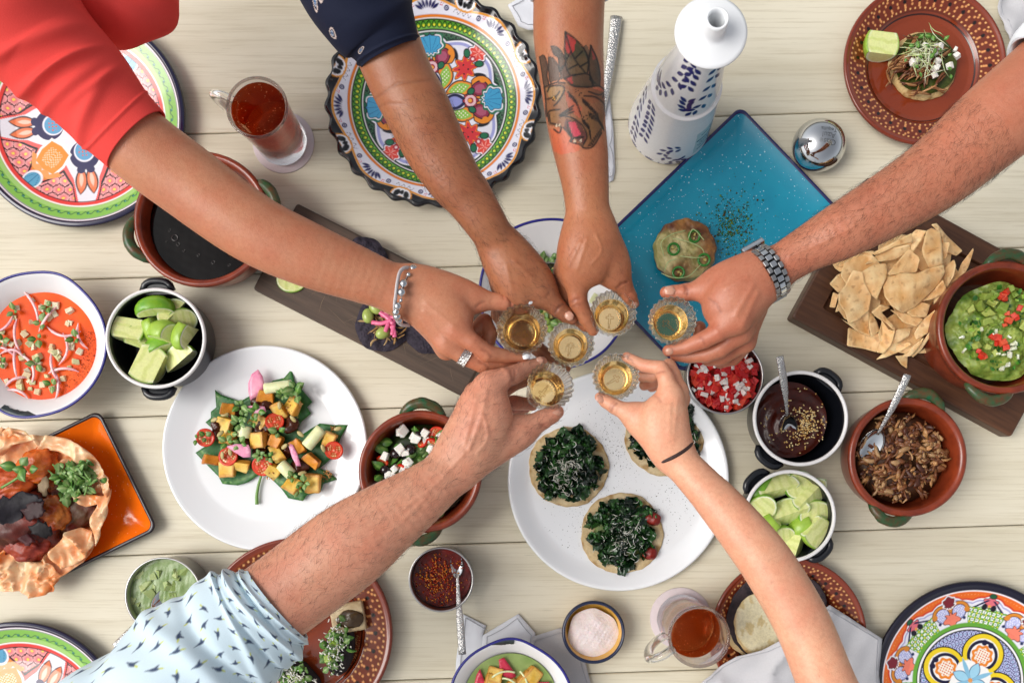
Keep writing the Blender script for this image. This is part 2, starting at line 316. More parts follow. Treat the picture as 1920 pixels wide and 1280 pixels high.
def paint_green(x,y,t0):
    r=np.hypot(x,y); th=np.arctan2(y,x); p=Paint(len(x),'e4e3ee')
    A4=fold(th,t0,4); X,Y=r*np.cos(A4),np.abs(r*np.sin(A4)); B4=fold(th,t0+math.pi/4,4); U,W=r*np.cos(B4),np.abs(r*np.sin(B4))
    cb=.545+.055*np.abs(np.cos((th-t0)*6))+.02*np.cos((th-t0)*8); p.d(cb-r,'9fa2d6'); p.d(cb+.03-r,'f0eff6'); p.d(cb+.045-r,'143222')
    cx=np.hypot((th*14)%1-.5,(r*26)%1-.5); p.m((r>cb+.06)*(np.abs(cx-.4)<.07)*.6,'4d8a5c')
    def out(d,c,w=.009): p.d(d-w,'15101a'); p.d(d,c)
    # diagonal: red flower, star leaf, green wing
    out(petal(U,W,.25,.09,.13,.07,.55),'e88a2c'); p.d(petal(U,W,.25,.085,.105,.05,.55),'8cc04e'); hx=np.hypot((U*38)%1-.5,(W*38)%1-.5); p.m((hx<.25)&(petal(U,W,.25,.085,.08,.034,.55)<0),'f3ead6')
    st=np.hypot(U-.43,W*1.2)-.09*(1+.28*np.cos(np.arctan2(W*1.2,U-.43)*8)); out(st-.018,'ea7a22'); p.d(st,'cf3236'); hx=np.hypot((U*17)%1-.5,(W*17)%1-.5); p.m((hx<.14)&(st<-.02),'1a1018')
    fl=np.hypot(U-.615,W)-.07*(1+.16*np.cos(np.arctan2(W,U-.615)*7)); out(fl-.012,'f2f0f4'); p.d(fl,'dd4438'); p.m((fl<-.015)*(np.sin(np.arctan2(W,U-.615)*7)>.6)*.8,'f3a69a'); p.d(np.hypot(U-.54,W)-.03,'b02434'); p.d(np.hypot(U-.54,W)-.013,'f4d5d8')
    out(ell(U,W,.545,.075,.034,.024,.8),'1c6b46'); p.d(ell(U,W,.47,.15,.06,.022,1.0),'14121c'); p.d(ell(U,W,.41,.17,.032,.03),'14121c')
    # axis palmette
    out(ell(X,Y,.19,0,.115,.075),'e9e8f4'); p.d(petal(X,Y,.19,0,.12,.075,0),'1a1a44'); p.d(petal(X,Y,.185,0,.085,.048,0),'8d93cf')
    rg=np.abs(np.hypot(X-.44,Y-.115)-.085); out(np.maximum(rg-.018,.36-X),'e68a24'); out(ell(X,Y,.425,.105,.075,.06,.4),'8c2a44'); p.m((ell(X,Y,.425,.105,.05,.04,.4)<0)*.5,'c06a86'); p.d(ell(X,Y,.46,.185,.03,.028),'e68a24')
    out(np.hypot(X-.335,Y)-.062*(1+.14*np.cos(np.arctan2(Y,X-.335)*8)),'9c2334'); p.m((np.abs(np.hypot(X-.335,Y)-.04)<.012)*.8,'f0ccd2'); p.d(np.hypot(X-.33,Y)-.018,'e8a23c')
    out(ell(X,Y,.345,.085,.03,.024,.6),'1c6b46')
    fan=np.hypot(X-.55,Y*.9)-.088*(1+.10*np.cos(np.arctan2(Y,X-.50)*9)); p.d(fan-.035,'1c6b4a'); p.d(fan-.016,'efeff6'); out(fan,'3f9cc8',.006); p.m((fan<-.01)*(np.abs(np.sin(np.arctan2(Y,X-.46)*8))<.2)*.8,'1f5f96')
    out(np.hypot(X-.655,Y-.028)-.025,'1c6b46')
    p.d(r-.085,'f0eef2'); p.d(np.hypot(x,y)-.075*(1+.3*np.cos(th*8)),'d8402e'); p.d(r-.03,'e8a23c')
    # rings
    p.ring(r,.650,.658,'12100f'); p.ring(r,.658,.668,'f3f2f2'); p.ring(r,.668,.680,'12100f'); p.ring(r,.68,.757,'4f9428'); p.ring(r,.685,.70,'6fae3e')
    k=92; g=fold(th,0,k)*.715; p.m((np.abs(np.hypot(g*1.1,(r-.718)*.8)-.019)<.004),'1f3a14'); p.d(np.hypot(g,r-.713)-.0105,'e3df3a')
    p.ring(r,.750,.760,'15150f'); p.ring(r,.762,.772,'f2ece6'); p.ring(r,.772,.795,'e07a22')
    p.ring(r,.795,1.2,'e4e3ee')
    # white border with fans, squiggles and black scrolls
    g=fold(th,t0,8); bx,by=r*np.cos(g),np.abs(r*np.sin(g)); ro=1-.045*np.abs(np.sin((th-t0)*14)); be=.893+.030*np.cos(8*(th-t0))
    for k in range(-3,4):
        an=k*.36; L=.062; cx,cy_=.815+.055*math.cos(an),.055*math.sin(an)*1.6
        p.d(petal(r*np.cos(g),r*np.sin(g),cx+.012,cy_,L*.62,.0125,an),'1b1a56')
    h=fold(th,t0+math.pi/8,8); hx_,hy=r*np.cos(h),r*np.sin(h); ah=np.abs(hy)
    p.d(np.abs(np.hypot(hx_-.835,ah-.155)-.017)-.006,'1b1a56'); p.d(np.hypot(hx_-.835,ah-.155)-.007,'1b1a56')
    p.d(np.maximum(np.abs(hx_-.835-.017*np.sin(hy*120))-.0035,ah-.085),'2a2733'); q=np.hypot(np.abs(hx_-.85)-.008,np.abs(ah-.205)-.008); p.m(q<.0055,'d0607a')
    p.d(np.abs(r-be)-.010,'e0962a'); p.d(be+.010-r,'0c0b10')
    lobe=np.minimum(ell(hx_,ah,.915,.045,.045,.03,.5),ell(hx_,ah,.90,0,.03,.022)); p.d(lobe-.02,'e0962a'); p.d(lobe-.008,'efeff4'); p.d(lobe+.004,'0c0b10')
    p.d(.945+0*r-r,'0c0b10')
    return p.c
def paint_orange(x,y,t0):
    r=np.hypot(x,y); th=np.arctan2(y,x); p=Paint(len(x),'e8e6ee')
    # outer orange scales
    hx=np.hypot((th*26+np.floor(r*26)*.5)%1-.5,(r*26)%1-.5)
    a6=fold(th,t0,6); b6=fold(th,t0+math.pi/6,6); X,Y=r*np.cos(a6),np.abs(r*np.sin(a6)); U,W=r*np.cos(b6),np.abs(r*np.sin(b6))
    ob=.80+.05*np.cos(a6*6)*np.cos(a6*6)-.02+.012*np.abs(np.sin(th*24))
    p.d(ob-.016-r,'a9a7d2'); p.d(ob-r,'f0eef2'); p.d(ob+.016-r,'d2401e'); p.d(ob+.035-r,'e66a1c'); p.m((r>ob+.05)*(hx<.2)*.7,'f0985a')
    def out(d,c,w=.007): p.d(d-w,'1a1420'); p.d(d,c)
    # lattice wedges
    lt=np.maximum(np.maximum(.56-r,r-.735-.012*np.abs(np.sin(th*36))),np.abs(b6)-.27-.25*(r-.6)*0); p.d(lt,'6aa83a')
    gx,gy=(U*21)%1,(r*np.sin(b6)*21)%1; p.m((lt<-.012)*(np.maximum(np.abs(gx-.5),np.abs(gy-.5))<.32),'eef2ea'); p.m((lt<-.02)*(np.minimum(np.abs(gx-.5),np.abs(gy-.5))<.035),'8a8f88'); p.m((lt<-.004)*(np.hypot(np.minimum(gx,1-gx),np.minimum(gy,1-gy))<.17),'e3d23a')
    # lilac lobes, orange arcs, coral flower, maroon fan
    out(ell(X,Y,.70,.085,.085,.068,.3),'a6aadc'); hx=np.hypot((X*34)%1-.5,(Y*34)%1-.5); p.m((ell(X,Y,.70,.085,.075,.058,.3)<0)*(np.abs(hx-.36)<.10),'e4e4f6')
    arc=np.abs(np.hypot(X-.70,Y-.085)-.088); out(np.maximum(arc-.015,.69-X-.02),'d8862a'); p.d(ell(X,Y,.70,.165,.028,.028),'d8862a')
    out(np.hypot(X-.63,Y*.85)-.062*(1+.22*np.cos(np.arctan2(Y,X-.66)*6)),'ee8068'); p.d(np.hypot(X-.615,Y-.125)-.016,'1c2a5a')
    fan=np.hypot(X-.815,Y)-.055*(1+.12*np.cos(np.arctan2(Y,X-.76)*10)); p.d(fan-.016,'f0eef2'); out(fan,'7c1f2c',.004)
    out(np.hypot(U-.80,W*.8)-.05*(1+.2*np.cos(np.arctan2(W,U-.76)*7)),'e0707c'); p.d(np.hypot(U-.76,W)-.014,'e8a63a'); out(ell(U,W,.865,.0,.022,.03),'1c5a38'); p.d(ell(U,W,.745,.045,.034,.028),'14121f'); p.d(np.maximum(np.abs(W-.05-(.80-U)*1.2)-.014,np.abs(U-.77)-.05),'1c1a48')
    # inner rings
    p.ring(r,.53,.575,'66a63a'); p.ring(r,.525,.535,'141015'); p.ring(r,.505,.526,'f2f1f2'); p.ring(r,.495,.507,'141015')
    ins=r<.495
    hx=(th*11+np.floor(r*14)*.5)%1-.5; hy=(r*14)%1-.5; p.m(ins*1.,'b9bce2'); p.m(ins*(np.abs(np.hypot(hx,hy)-.42)<.06),'23305e'); p.m(ins*(np.hypot(hx,hy)<.11),'2596a6')
    a4=fold(th,t0-.75,4); X,Y=r*np.cos(a4),np.abs(r*np.sin(a4))
    qf=np.minimum(ell(X,Y,.29,0,.20,.20),r-.25); p.d(qf-.012,'16120f'); p.d(qf,'ecce24'); p.d(qf+.045,'f3f1ee')
    p.d(np.maximum(np.abs(ell(X,Y,.275,0,.15,.15)+.012)-.016,.20-X-.02),'1b1838'); p.d(ell(X,Y,.40,.035,.03,.028),'1b1838')
    op=np.hypot(X-.27,Y*1.0)-.105*(1+.08*np.cos(np.arctan2(Y,X-.27)*8)); p.d(op,'e8862a'); p.d(op+.03,'f4ead8'); hx=np.hypot((X*40)%1-.5,(Y*40)%1-.5); p.m((op<-.035)*(hx<.3),'dc5a30')
    f8=fold(th,t0-.75,4); X8,Y8=r*np.cos(f8),np.abs(r*np.sin(f8)); p.d(petal(X8,Y8,.10,0,.085,.045)-.006,'2a5f86'); p.d(petal(X8,Y8,.10,0,.085,.045),'9fd0e6')
    f8=fold(th,t0-.75+math.pi/4,4); X8,Y8=r*np.cos(f8),np.abs(r*np.sin(f8)); p.d(petal(X8,Y8,.12,0,.12,.022),'86bcd8'); p.d(r-.022,'e49a52')
    p.d(.905-r,'181429'); p.ring(r,.895,.91,'f0e8ea'); p.d(.912-r,'151226')
    return p.c
def platter(name,label,cx,cy,rp,h,paint,t0,group,scal=0,well=.62):
    z=h; at=P(cx,cy,z); Rr=ln(rp,z); at.z=0
    prof=dense([(0,.007),(Rr*well,.007),(Rr*(well+.08),.010),(Rr*.93,h-.003),(Rr*.965,h),(Rr*.99,h-.001)],.0009)
    nt_=len(prof); prof+= [(Rr,h-.004),(Rr*.985,h-.008),(Rr*.90,h-.012),(Rr*.60,.004),(Rr*.55,0),(0,0.0005)]
    mod=None
    if scal: mod=lambda z_,t,i:1-.034*sstep(.80,1,np.array([q[0] for q in prof])[i.astype(int)]/Rr)*np.sin((t-t0)*14)**2
    n=620; V,F=lathe(prof,n,mod); c=np.tile(lin('16131f'),(len(V),1)); k=nt_*n
    c[:k]=paint(V[:k,0]/Rr,V[:k,1]/Rr,t0)
    o=mesh(name,V+np.array(at),F,M['painted'],at=at,col=c); return tag(o,label,'plate',group)
TG='painted talavera platters'
platter('talavera_platter','coral and green talavera platter mostly hidden under the red sleeve',143,222,203,.022,paint_coral,math.radians(-85),TG)
platter('talavera_platter','coral and green talavera platter peeking out below the orange square plate',30,1368,203,.022,paint_coral,math.radians(62),TG)
platter('talavera_platter','large scalloped black-edged talavera platter with green ring under the navy sleeved arm',812,183,206,.026,paint_green,math.radians(4),TG,scal=1)
platter('talavera_platter','orange, green and yellow flower talavera platter by the grey napkin corner',1830,1280,191,.022,paint_orange,math.radians(107),TG)
# ---------------------------------------------------------------- plain plates
def plain_plate(name,label,cx,cy,rp,h,m,group=None,cat='plate',well=.70):
    at=P(cx,cy,h); at.z=0; Rr=ln(rp,h)
    prof=[(0,.006),(Rr*well,.006),(Rr*(well+.04),.0068),(Rr*(well+.09),.010),(Rr*.95,h-.002),(Rr*.975,h),(Rr*.99,h),(Rr,h-.002),(Rr*.995,h-.005),(Rr*.85,.006),(Rr*.66,.003),(Rr*.62,0),(0,.0004)]
    V,F=lathe(prof,160); return tag(mesh(name,V+np.array(at),F,m,at=at),label,cat,group)
WP='large white plates'
plain_plate('dinner_plate','round white plate carrying the squash and tomato salad on a leaf',496,840,193,.018,M['ceramic'],WP)
plain_plate('dinner_plate','round white plate carrying three kale tostadas',1160,900,208,.018,M['ceramic'],WP,well=.78)
def paint_brown(x,y,seed):
    r=np.hypot(x,y); th=np.arctan2(y,x); p=Paint(len(x),'7d3219'); g=np.random.default_rng(seed)
    p.m((.5+.5*vnoise(np.stack([x,y],1),6,seed))*.35,'92401f')
    p.ring(r,.655,.672,'33140d'); p.ring(r,.70,.925,'6b2a16'); p.ring(r,.692,.70,'3a160d')
    def dots(rr,k,rad,col,off=0,jit=.0):
        a=fold(th,off,k)*rr; p.d(np.hypot(a,r-rr)-rad,col)
    for i,(rr,k) in enumerate(((.725,74),(.905,92))): dots(rr,k,.0115,'e2a868',i*.05)
    n=27
    for rr,k,o in ((.775,n*2,.0),(.855,n*2,.06),(.815,n,0.116),(.75,n,.0),(.88,n,.02)): dots(rr,k,.0135,'d9945a',o)
    dots(.815,n,.0225,'160b0a',0)
    p.d(.945-r,'7a301b'); return p.c
def brown_plate(label,cx,cy,rp,h,seed,group='brown dotted clay plates'):
    at=P(cx,cy,h); at.z=0; Rr=ln(rp,h)
    prof=dense([(0,.006),(Rr*.60,.006),(Rr*.66,.008),(Rr*.70,.012),(Rr*.94,h-.002),(Rr*.975,h),(Rr*.995,h-.001)],.0011); k=len(prof)
    prof+= [(Rr,h-.004),(Rr*.97,h-.007),(Rr*.68,.005),(Rr*.55,0),(0,.0004)]
    n=520; V,F=lathe(prof,n); c=np.tile(lin('73301b'),(len(V),1)); k*=n; c[:k]=paint_brown(V[:k,0]/Rr,V[:k,1]/Rr,seed)
    return tag(mesh('clay_plate',V+np.array(at),F,M['painted'],at=at,col=c),label,'plate',group)
brown_plate('brown clay plate with dotted rim under the single shredded meat tostada',1736,119,153,.022,1)
brown_plate('brown clay plate with dotted rim under the stack of tortillas and grey napkin',1480,1190,146,.022,2)
brown_plate('brown clay plate with dotted rim holding marrow bone and two tlacoyos',556,1188,180,.022,3)
# ---------------------------------------------------------------- square trays
def rrect(hx,hy,rad,n=10):
    pts=[]
    for sx,sy,a0 in ((1,1,0),(-1,1,90),(-1,-1,180),(1,-1,270)):
        for i in range(n+1):
            a=math.radians(a0+90*i/n); pts.append((sx*(hx-rad)+rad*math.cos(a),sy*(hy-rad)+rad*math.sin(a)))
    return np.array(pts)
def tray(name,label,corners,h,mtop,mrim,rimw,group=None,rad=.012):
    c=[P(x,y,h) for x,y in corners]; ctr=sum(c,Vector())/4; ex=(c[1]-c[0]); ey=(c[3]-c[0]); ang=math.atan2(ex.y,ex.x)
    hx,hy=ex.length/2,ey.length/2; rings=[]
    def ring(inset,z): rings.append(np.c_[rrect(hx-inset,hy-inset,max(rad-inset*.3,.004)),np.full(44,z)])
    for i,z in ((.9*min(hx,hy),.0045),(.055,.0045),(.030,.005),(.022,.008),(rimw*1.15,h-.0012)): ring(i,z)
    nr=len(rings)
    for i,z in ((rimw*.9,h),(.001,h+.0003),(0,h-.001),(.001,h-.004),(.024,.002),(.03,0),(.9*min(hx,hy),.0003)): ring(i,z)
    V=rotz(np.vstack(rings),ang)+np.array([ctr.x,ctr.y,0]); F=gridF(len(rings),44,True)[:,::-1]
    mi=np.zeros(len(F),int); seg=np.arange(len(F))//44; mi[(seg>=nr-1)]=1
    Fl=F.tolist()+[list(range(44)),[ (len(rings)-1)*44+i for i in range(43,-1,-1)]]; mi=list(mi)+[0,1]
    o=mesh(name,V,Fl,[mtop,mrim],at=(ctr.x,ctr.y,0),mi=mi); return tag(o,label,'plate',group),ctr,ang
def speckmat(name,base,spk,dark,rough,dens):
    m=mat(name,base,rough,var=.5,vs=14,vcol=dark,coat=.35,bump=.08,bs=60); t=m.node_tree; b=t.nodes['Principled BSDF']; N=t.nodes.new;L=t.links.new
    src=b.inputs['Base Color'].links[0].from_socket; tc=[n for n in t.nodes if n.type=='TEX_COORD'][0]
    for sc_,th,cl in ((190,.10,dens),(420,.13,dens*.95)):
        v=N('ShaderNodeTexVoronoi'); v.inputs['Scale'].default_value=sc_; L(tc.outputs['Object'],v.inputs['Vector'])
        a=N('ShaderNodeMath'); a.operation='LESS_THAN'; a.inputs[1].default_value=th*1.9; L(v.outputs['Distance'],a.inputs[0])
        sp=N('ShaderNodeSeparateColor'); L(v.outputs['Color'],sp.inputs[0]); q=N('ShaderNodeMath'); q.operation='LESS_THAN'; q.inputs[1].default_value=cl; L(sp.outputs[0],q.inputs[0])
        f=N('ShaderNodeMath'); f.operation='MULTIPLY'; L(a.outputs[0],f.inputs[0]); L(q.outputs[0],f.inputs[1])
        f2=N('ShaderNodeMath'); f2.operation='MULTIPLY'; f2.inputs[1].default_value=.75; L(f.outputs[0],f2.inputs[0])
        x=N('ShaderNodeMix'); x.data_type='RGBA'; L(f2.outputs[0],x.inputs['Factor']); L(src,x.inputs['A']); x.inputs['B'].default_value=l4(spk); src=x.outputs['Result']
    L(src,b.inputs['Base Color']); return m
M['teal']=speckmat('speckled_teal_glaze','0c8ba6','b4dbe2','0a6f8e',.2,.12)
M['orange']=speckmat('speckled_orange_glaze','f07412','f8c0a0','e65e0c',.18,.05)
M['blackrim']=mat('dark_fired_rim','241a22',.3,coat=.2)
M['navyrim']=mat('cobalt_fired_rim','191c52',.22,coat=.3)
TEAL,tc_,ta_=tray('teal_tray','speckled teal rectangular plate with dark blue rim beside the white bottle',[(1081,491),(1281,700),(1590,408),(1390,199)],.013,M['teal'],M['navyrim'],.004)
ORG,oc_,oa_=tray('orange_tray','orange square plate with black rim under the paper wrapped stew',[(-37,876),(73,1100),(296,993),(186,769)],.018,M['orange'],M['blackrim'],.0045)
# ---------------------------------------------------------------- bowls
def bowl_prof(Rr,h,th,base,lip=0,wallp=1.6,zb=.004):
    pr=[(0,zb)]
    for i in range(1,13):
        f=i/12; pr.append((base+(Rr-th-base)*f**(1/wallp) if f else base,zb+(h-zb)*f**wallp))
    pr.insert(1,(base*.9,zb))
    out=[(Rr-th*.6,h+.0012),(Rr-th*.2,h+.0012),(Rr+lip,h-.0005),(Rr+lip,h-.003)]
    for i in range(11,0,-1):
        f=i/12; out.append((base+th*.6+(Rr-base-th*.6)*f**(1/wallp),(h)*f**wallp))
    return pr,out+[(base*.95,0),(0,.0003)]
def enamel_pot(label,cx,cy,rp,h,ang,group):            # little black pot, white lip, two ear handles
    at=P(cx,cy,h); at.z=0; Rr=ln(rp,h); r_=root('enamel_pot',label,'bowl',at,group)
    a,b=bowl_prof(Rr,h,.0035,Rr*.62,wallp=2.6); V,F=lathe(a+[(Rr-.0035,h)]+b,96); mesh('pot',V+np.array(at),F,M['enamel_black'],r_)
    V,F=lathe([(Rr-.0045,h-.001),(Rr-.004,h+.0012),(Rr-.0022,h+.0022),(Rr-.0002,h+.0014),(Rr+.0005,h-.0006)],96); mesh('rim',V+np.array(at),F,M['enamel_white'],r_)
    for s in (0,math.pi):
        t=ang+s; d=np.array([math.cos(t),math.sin(t),0]); q=np.array([-math.sin(t),math.cos(t),0]); mb=MB()
        pts=[]; w_=Rr*.30
        for i in range(13):
            f=-1+2*i/12; e=math.sqrt(max(0,1-abs(f)**2.6)); pts.append(np.array(at)+d*(Rr*.965+Rr*.20*e)+q*w_*f+np.array([0,0,h-.009+.002*e]))
        V,F=tube(pts,.0048,10,flat=.9); mb.add(V,F)
        n=len(pts); V=np.vstack([np.array(pts)+[0,0,.0012],[np.array(at)+d*Rr*.9+q*w_*(-1+2*i/12)+np.array([0,0,h-.0095]) for i in range(13)]]); mb.add(V,gridF(2,13))
        mb.mesh('handle',M['enamel_black'],r_)
    return r_,at,Rr
BG='black enamel pots with white lips'
E1=enamel_pot('black enamel pot of limes beside the orange soup',292,634,94,.062,math.radians(91),BG)
E2=enamel_pot('black enamel pot of sesame topped mole with a spoon in it',1501,784,89,.060,math.radians(52),BG)
E3=enamel_pot('black enamel pot of cut limes at the elbow of the bare arm',1481,967,86,.060,math.radians(133),BG)
def cazuela(label,cx,cy,rp,h,angs,group='terracotta cazuelas with green handles'):
    at=P(cx,cy,h); at.z=0; Rr=ln(rp,h); r_=root('cazuela',label,'bowl',at,group); th=.009
    a,b=bowl_prof(Rr-.002,h-.003,th,Rr*.60,wallp=2.2,zb=.006)
    wob=lambda z_,t,i:1+.006*np.sin(2*t+cx)+.004*np.sin(3*t+cy)
    rim=[(Rr-th*1.1,h-.002),(Rr-th*.9,h),(Rr-th*.45,h+.0016),(Rr-.001,h+.0004),(Rr,h-.004),(Rr-.002,h-.007)]
    ins=[p for p in a if p[1]<h-.004]; V,F=lathe(ins+rim+[p for p in b if p[1]<h-.008],110,wob)
    mi=np.zeros(len(F),int); mesh('pot',V+np.array(at),F,M['clay'],r_,mi=mi)
    for t in angs:
        d=np.array([math.cos(t),math.sin(t),0]); q=np.array([-d[1],d[0],0]); w_=Rr*.33; pts=[];rad=[]
        for i in range(17):
            f=-1+2*i/16; e=(1-abs(f)**2.2)**.75; pts.append(np.array(at)+d*(Rr*(.955-.05*f*f)+Rr*.155*e)+q*w_*f+np.array([0,0,h-.006+.006*e])); rad.append(.0052+.0024*e)
        V,F=tube(pts,rad,10,flat=.85); V=V+.0006*np.stack([vnoise(V,300,7)]*3,1); mesh('handle',V,F,M['clay_green'],r_)
    return r_,at,Rr
rd=math.radians
C1=cazuela('terracotta cazuela of black bean broth under the red sleeved arm',378,411,128,.068,[rd(197),rd(15)])
C2=cazuela('terracotta cazuela of chopped tomato and cheese salad under the hairy forearm',788,884,116,.062,[rd(88),rd(268)])
C3=cazuela('terracotta cazuela of shredded pork with a spoon in it',1702,857,112,.064,[rd(72),rd(253)])
C4=cazuela('terracotta cazuela of guacamole standing on the chip board',1882,614,125,.085,[rd(84),rd(258)])
def lobed_bowl(label,cx,cy,rx,h,phase,bulge,group='white enamel bowls with violet rims',zb=.005,base=.6,wp=1.9):
    at=P(cx,cy,h); at.z=0; Rr=ln(rx,h); r_=root('enamel_bowl',label,'bowl',at,group)
    f=lambda t:1+bulge*np.clip(np.cos(2*(t-phase)),0,1)**5+.010*np.sin(3*t+1)
    a,b=bowl_prof(Rr,h,.003,Rr*base,wallp=wp,zb=zb)
    mod=lambda z_,t,i:1+(f(t)-1)*np.clip((z_-h*.45)/(h*.5),0,1)
    V,F=lathe(a+[(Rr-.003,h)]+b,120,mod); mesh('bowl',V+np.array(at),F,M['enamel_white'],r_)
    t=np.arange(181)*2*math.pi/180; pts=np.stack([Rr*.995*f(t)*np.cos(t),Rr*.995*f(t)*np.sin(t),np.full(181,h+.0008)],1)+np.array(at)
    V,F=tube(pts,.0019,8,cap=False,up=(0,0,1)); mesh('rim',V,F,M['enamel_blue'],r_)
    return r_,at,Rr,f
M['chip']=mat('chipped_dark_patch','1b2226',.35,var=.7,vs=160,vcol='4a5658')
def patch(par,at,Rr,f,h,t0,w_,r0,r1):                   # dark brushed mark on the rim
    nu,nv=7,22; V=[]
    for i in range(nu):
        for j in range(nv):
            a=t0+(j/(nv-1)-.5)*w_; e=.10*math.sin(j*2.1)+.08*math.sin(j*5.3+i); rr=Rr*float(f(np.array(a)))*(r0+(r1-r0)*(i/(nu-1)+e*(1 if i in(0,nu-1) else 0)*.6))
            zr=h*max(0,((rr/Rr-.60)/.40))**.75 if rr<Rr else h
            V.append((at.x+rr*math.cos(a),at.y+rr*math.sin(a),max(zr,.004)+.0016))
    mesh('brushed_mark',V,gridF(nu,nv)[:,::-1],M['chip'],par)
B1=lobed_bowl('white enamel bowl of orange soup with a violet rim at the frame edge',66,645,134,.055,rd(70),.045,wp=.75)
patch(B1[0],B1[1],B1[2],B1[3],.055,rd(29),.36,.90,.985); patch(B1[0],B1[1],B1[2],B1[3],.055,rd(257),.52,.91,.985)
B2=lobed_bowl('white enamel bowl of green salad with a violet rim beneath the raised glasses',1039,551,141,.055,rd(-50),.02,base=.28,wp=1.08)
B3=lobed_bowl('white enamel bowl of green soup with a violet rim at the bottom edge',957,1318,116,.055,rd(88),.06,wp=.75)
patch(B3[0],B3[1],B3[2],B3[3],.055,rd(98),.40,.90,.985)
def metal_cup(label,cx,cy,rp,h,group='small round steel salsa cups'):
    at=P(cx,cy,h); at.z=0; Rr=ln(rp,h); o_=[(0,.002),(Rr*.82,.002),(Rr*.9,.008),(Rr-.0028,h-.001),(Rr-.0018,h+.0008),(Rr,h+.0006),(Rr,h-.001),(Rr-.0012,h-.003),(Rr*.92,.006),(Rr*.84,0),(0,.0003)]
    V,F=lathe(o_,96); return tag(mesh('salsa_cup',V+np.array(at),F,M['steel'],at=at),label,'bowl',group),at,Rr
U1=metal_cup('steel cup of red chile salsa with spoon by the white napkin',827,1086,61,.050)
U2=metal_cup('steel bowl of green avocado salsa next to the light blue sleeve',306,1116,72,.052)
U3=metal_cup('steel bowl of pico de gallo below the watch hand',1360,705,72,.050)
at=P(1113,1185,.034); at.z=0; Rr=ln(59,.034); sb=root('salt_bowl','small yellow bowl with dark blue rim holding coarse salt','bowl',at)
V,F=lathe([(0,.004),(Rr*.55,.004),(Rr*.8,.014),(Rr*.9,.030),(Rr*.905,.033),(Rr*.97,.0345),(Rr,.032),(Rr*.98,.028),(Rr*.8,.008),(Rr*.6,0),(0,.0003)],96)
mesh('bowl',V+np.array(at),F,mat('ochre_glaze','d8a84e',.2,coat=.3,var=.15,vs=40),sb)
V,F=lathe([(Rr*.895,.0325),(Rr*.92,.0350),(Rr*.965,.0356),(Rr*1.003,.033),(Rr*1.003,.0305)],96); mesh('rim',V+np.array(at),F,mat('navy_glaze','1a2440',.2,coat=.3),sb)
# ---------------------------------------------------------------- boards
def board(label,corners,h,m,recess=None,group=None):
    c=[P(x,y,h) for x,y in corners]; ctr=sum(c,Vector())/4; ex=c[1]-c[0]; ey=c[3]-c[0]; ang=math.atan2(ex.y,ex.x); hx,hy=ex.length/2,ey.length/2
    rings=[]; 
    def ring(i,z,rad=.004): rings.append(np.c_[rrect(hx-i,hy-i,rad,3),np.full(16,z)])
    if recess:
        ring(.9*hy,h-recess[1]);ring(recess[0]+.006,h-recess[1]);ring(recess[0]+.001,h-recess[1]+.001);ring(recess[0],h-.001);ring(recess[0]-.001,h)
    else: ring(.9*hy,h)
    for i,z in ((.0025,h),(.0005,h-.001),(0,h-.003),(0,.002),(.002,0),(.9*hy,0)): ring(i,z)
    V=np.vstack(rings); F=gridF(len(rings),16,True)[:,::-1].tolist()+[list(range(16)),[(len(rings)-1)*16+i for i in range(15,-1,-1)]]
    o=bpy.data.objects.new('serving_board',mkmesh('serving_board',V,F,m,smooth=False)); COL.objects.link(o); o.location=(ctr.x,ctr.y,0); o.rotation_euler=(0,0,ang)
    return tag(o,label,'board',group),ctr,ang
M['walnut']=mat('oiled_walnut','5a3a26',.42,var=.8,vs=26,vcol='341f14',stretch=(.5,7,1),bump=.15,bs=40)
M['oldwood']=mat('scratched_dark_wood','574538',.6,var=.8,vs=30,vcol='332820',stretch=(.35,5,1),bump=.3,bs=40)
BD1,b1c,b1a=board('long dark scratched board lying under the red sleeved arm',[(474,542),(869,744),(951,582),(556,380)],.018,M['oldwood'])
BD2,b2c,b2a=board('framed walnut board carrying tortilla chips and guacamole',[(1485,595),(1897,820),(2040,555),(1628,330)],.026,M['walnut'],recess=(.032,.007))
mb=MB()
for _ in range(150):
    u,v=R.uniform(.02,.98),R.uniform(.03,.97); a=R.choice((R.gauss(.9,.25),R.gauss(2.1,.3),R.uniform(0,3.1))); L_=R.uniform(.008,.05)
    c=[P(x,y,.018) for x,y in ((474,542),(869,744),(951,582),(556,380))]; p0=c[0].lerp(c[1],u).lerp(c[3].lerp(c[2],u),v); d=Vector((math.cos(a+b1a),math.sin(a+b1a),0))
    ps=[p0-d*L_/2,p0+Vector((R.uniform(-1,1),R.uniform(-1,1),0))*.002,p0+d*L_/2]
    if all(abs((p-b1c).dot(Vector((-math.sin(b1a),math.cos(b1a),0))))<.058 and abs((p-b1c).dot(Vector((math.cos(b1a),math.sin(b1a),0))))<.158 for p in ps):
        w2=R.uniform(.00012,.0003); nn=Vector((-d.y,d.x,0))*w2; V=[]
        for p,k in zip(ps,(0.1,1,.1)): V+= [p+nn*k+Vector((0,0,.0182-p.z)),p-nn*k+Vector((0,0,.0182-p.z))]
        mb.add(np.array(V),[[0,1,3,2],[2,3,5,4]])
o=mb.mesh('knife_scratches',mat('scratch','7d6a52',.7),None,at=(b1c.x,b1c.y,0)); o.parent=BD1; o.matrix_parent_inverse=Matrix.Rotation(-b1a,4,'Z')@Matrix.Translation((-b1c.x,-b1c.y,0)); o['kind']='stuff'
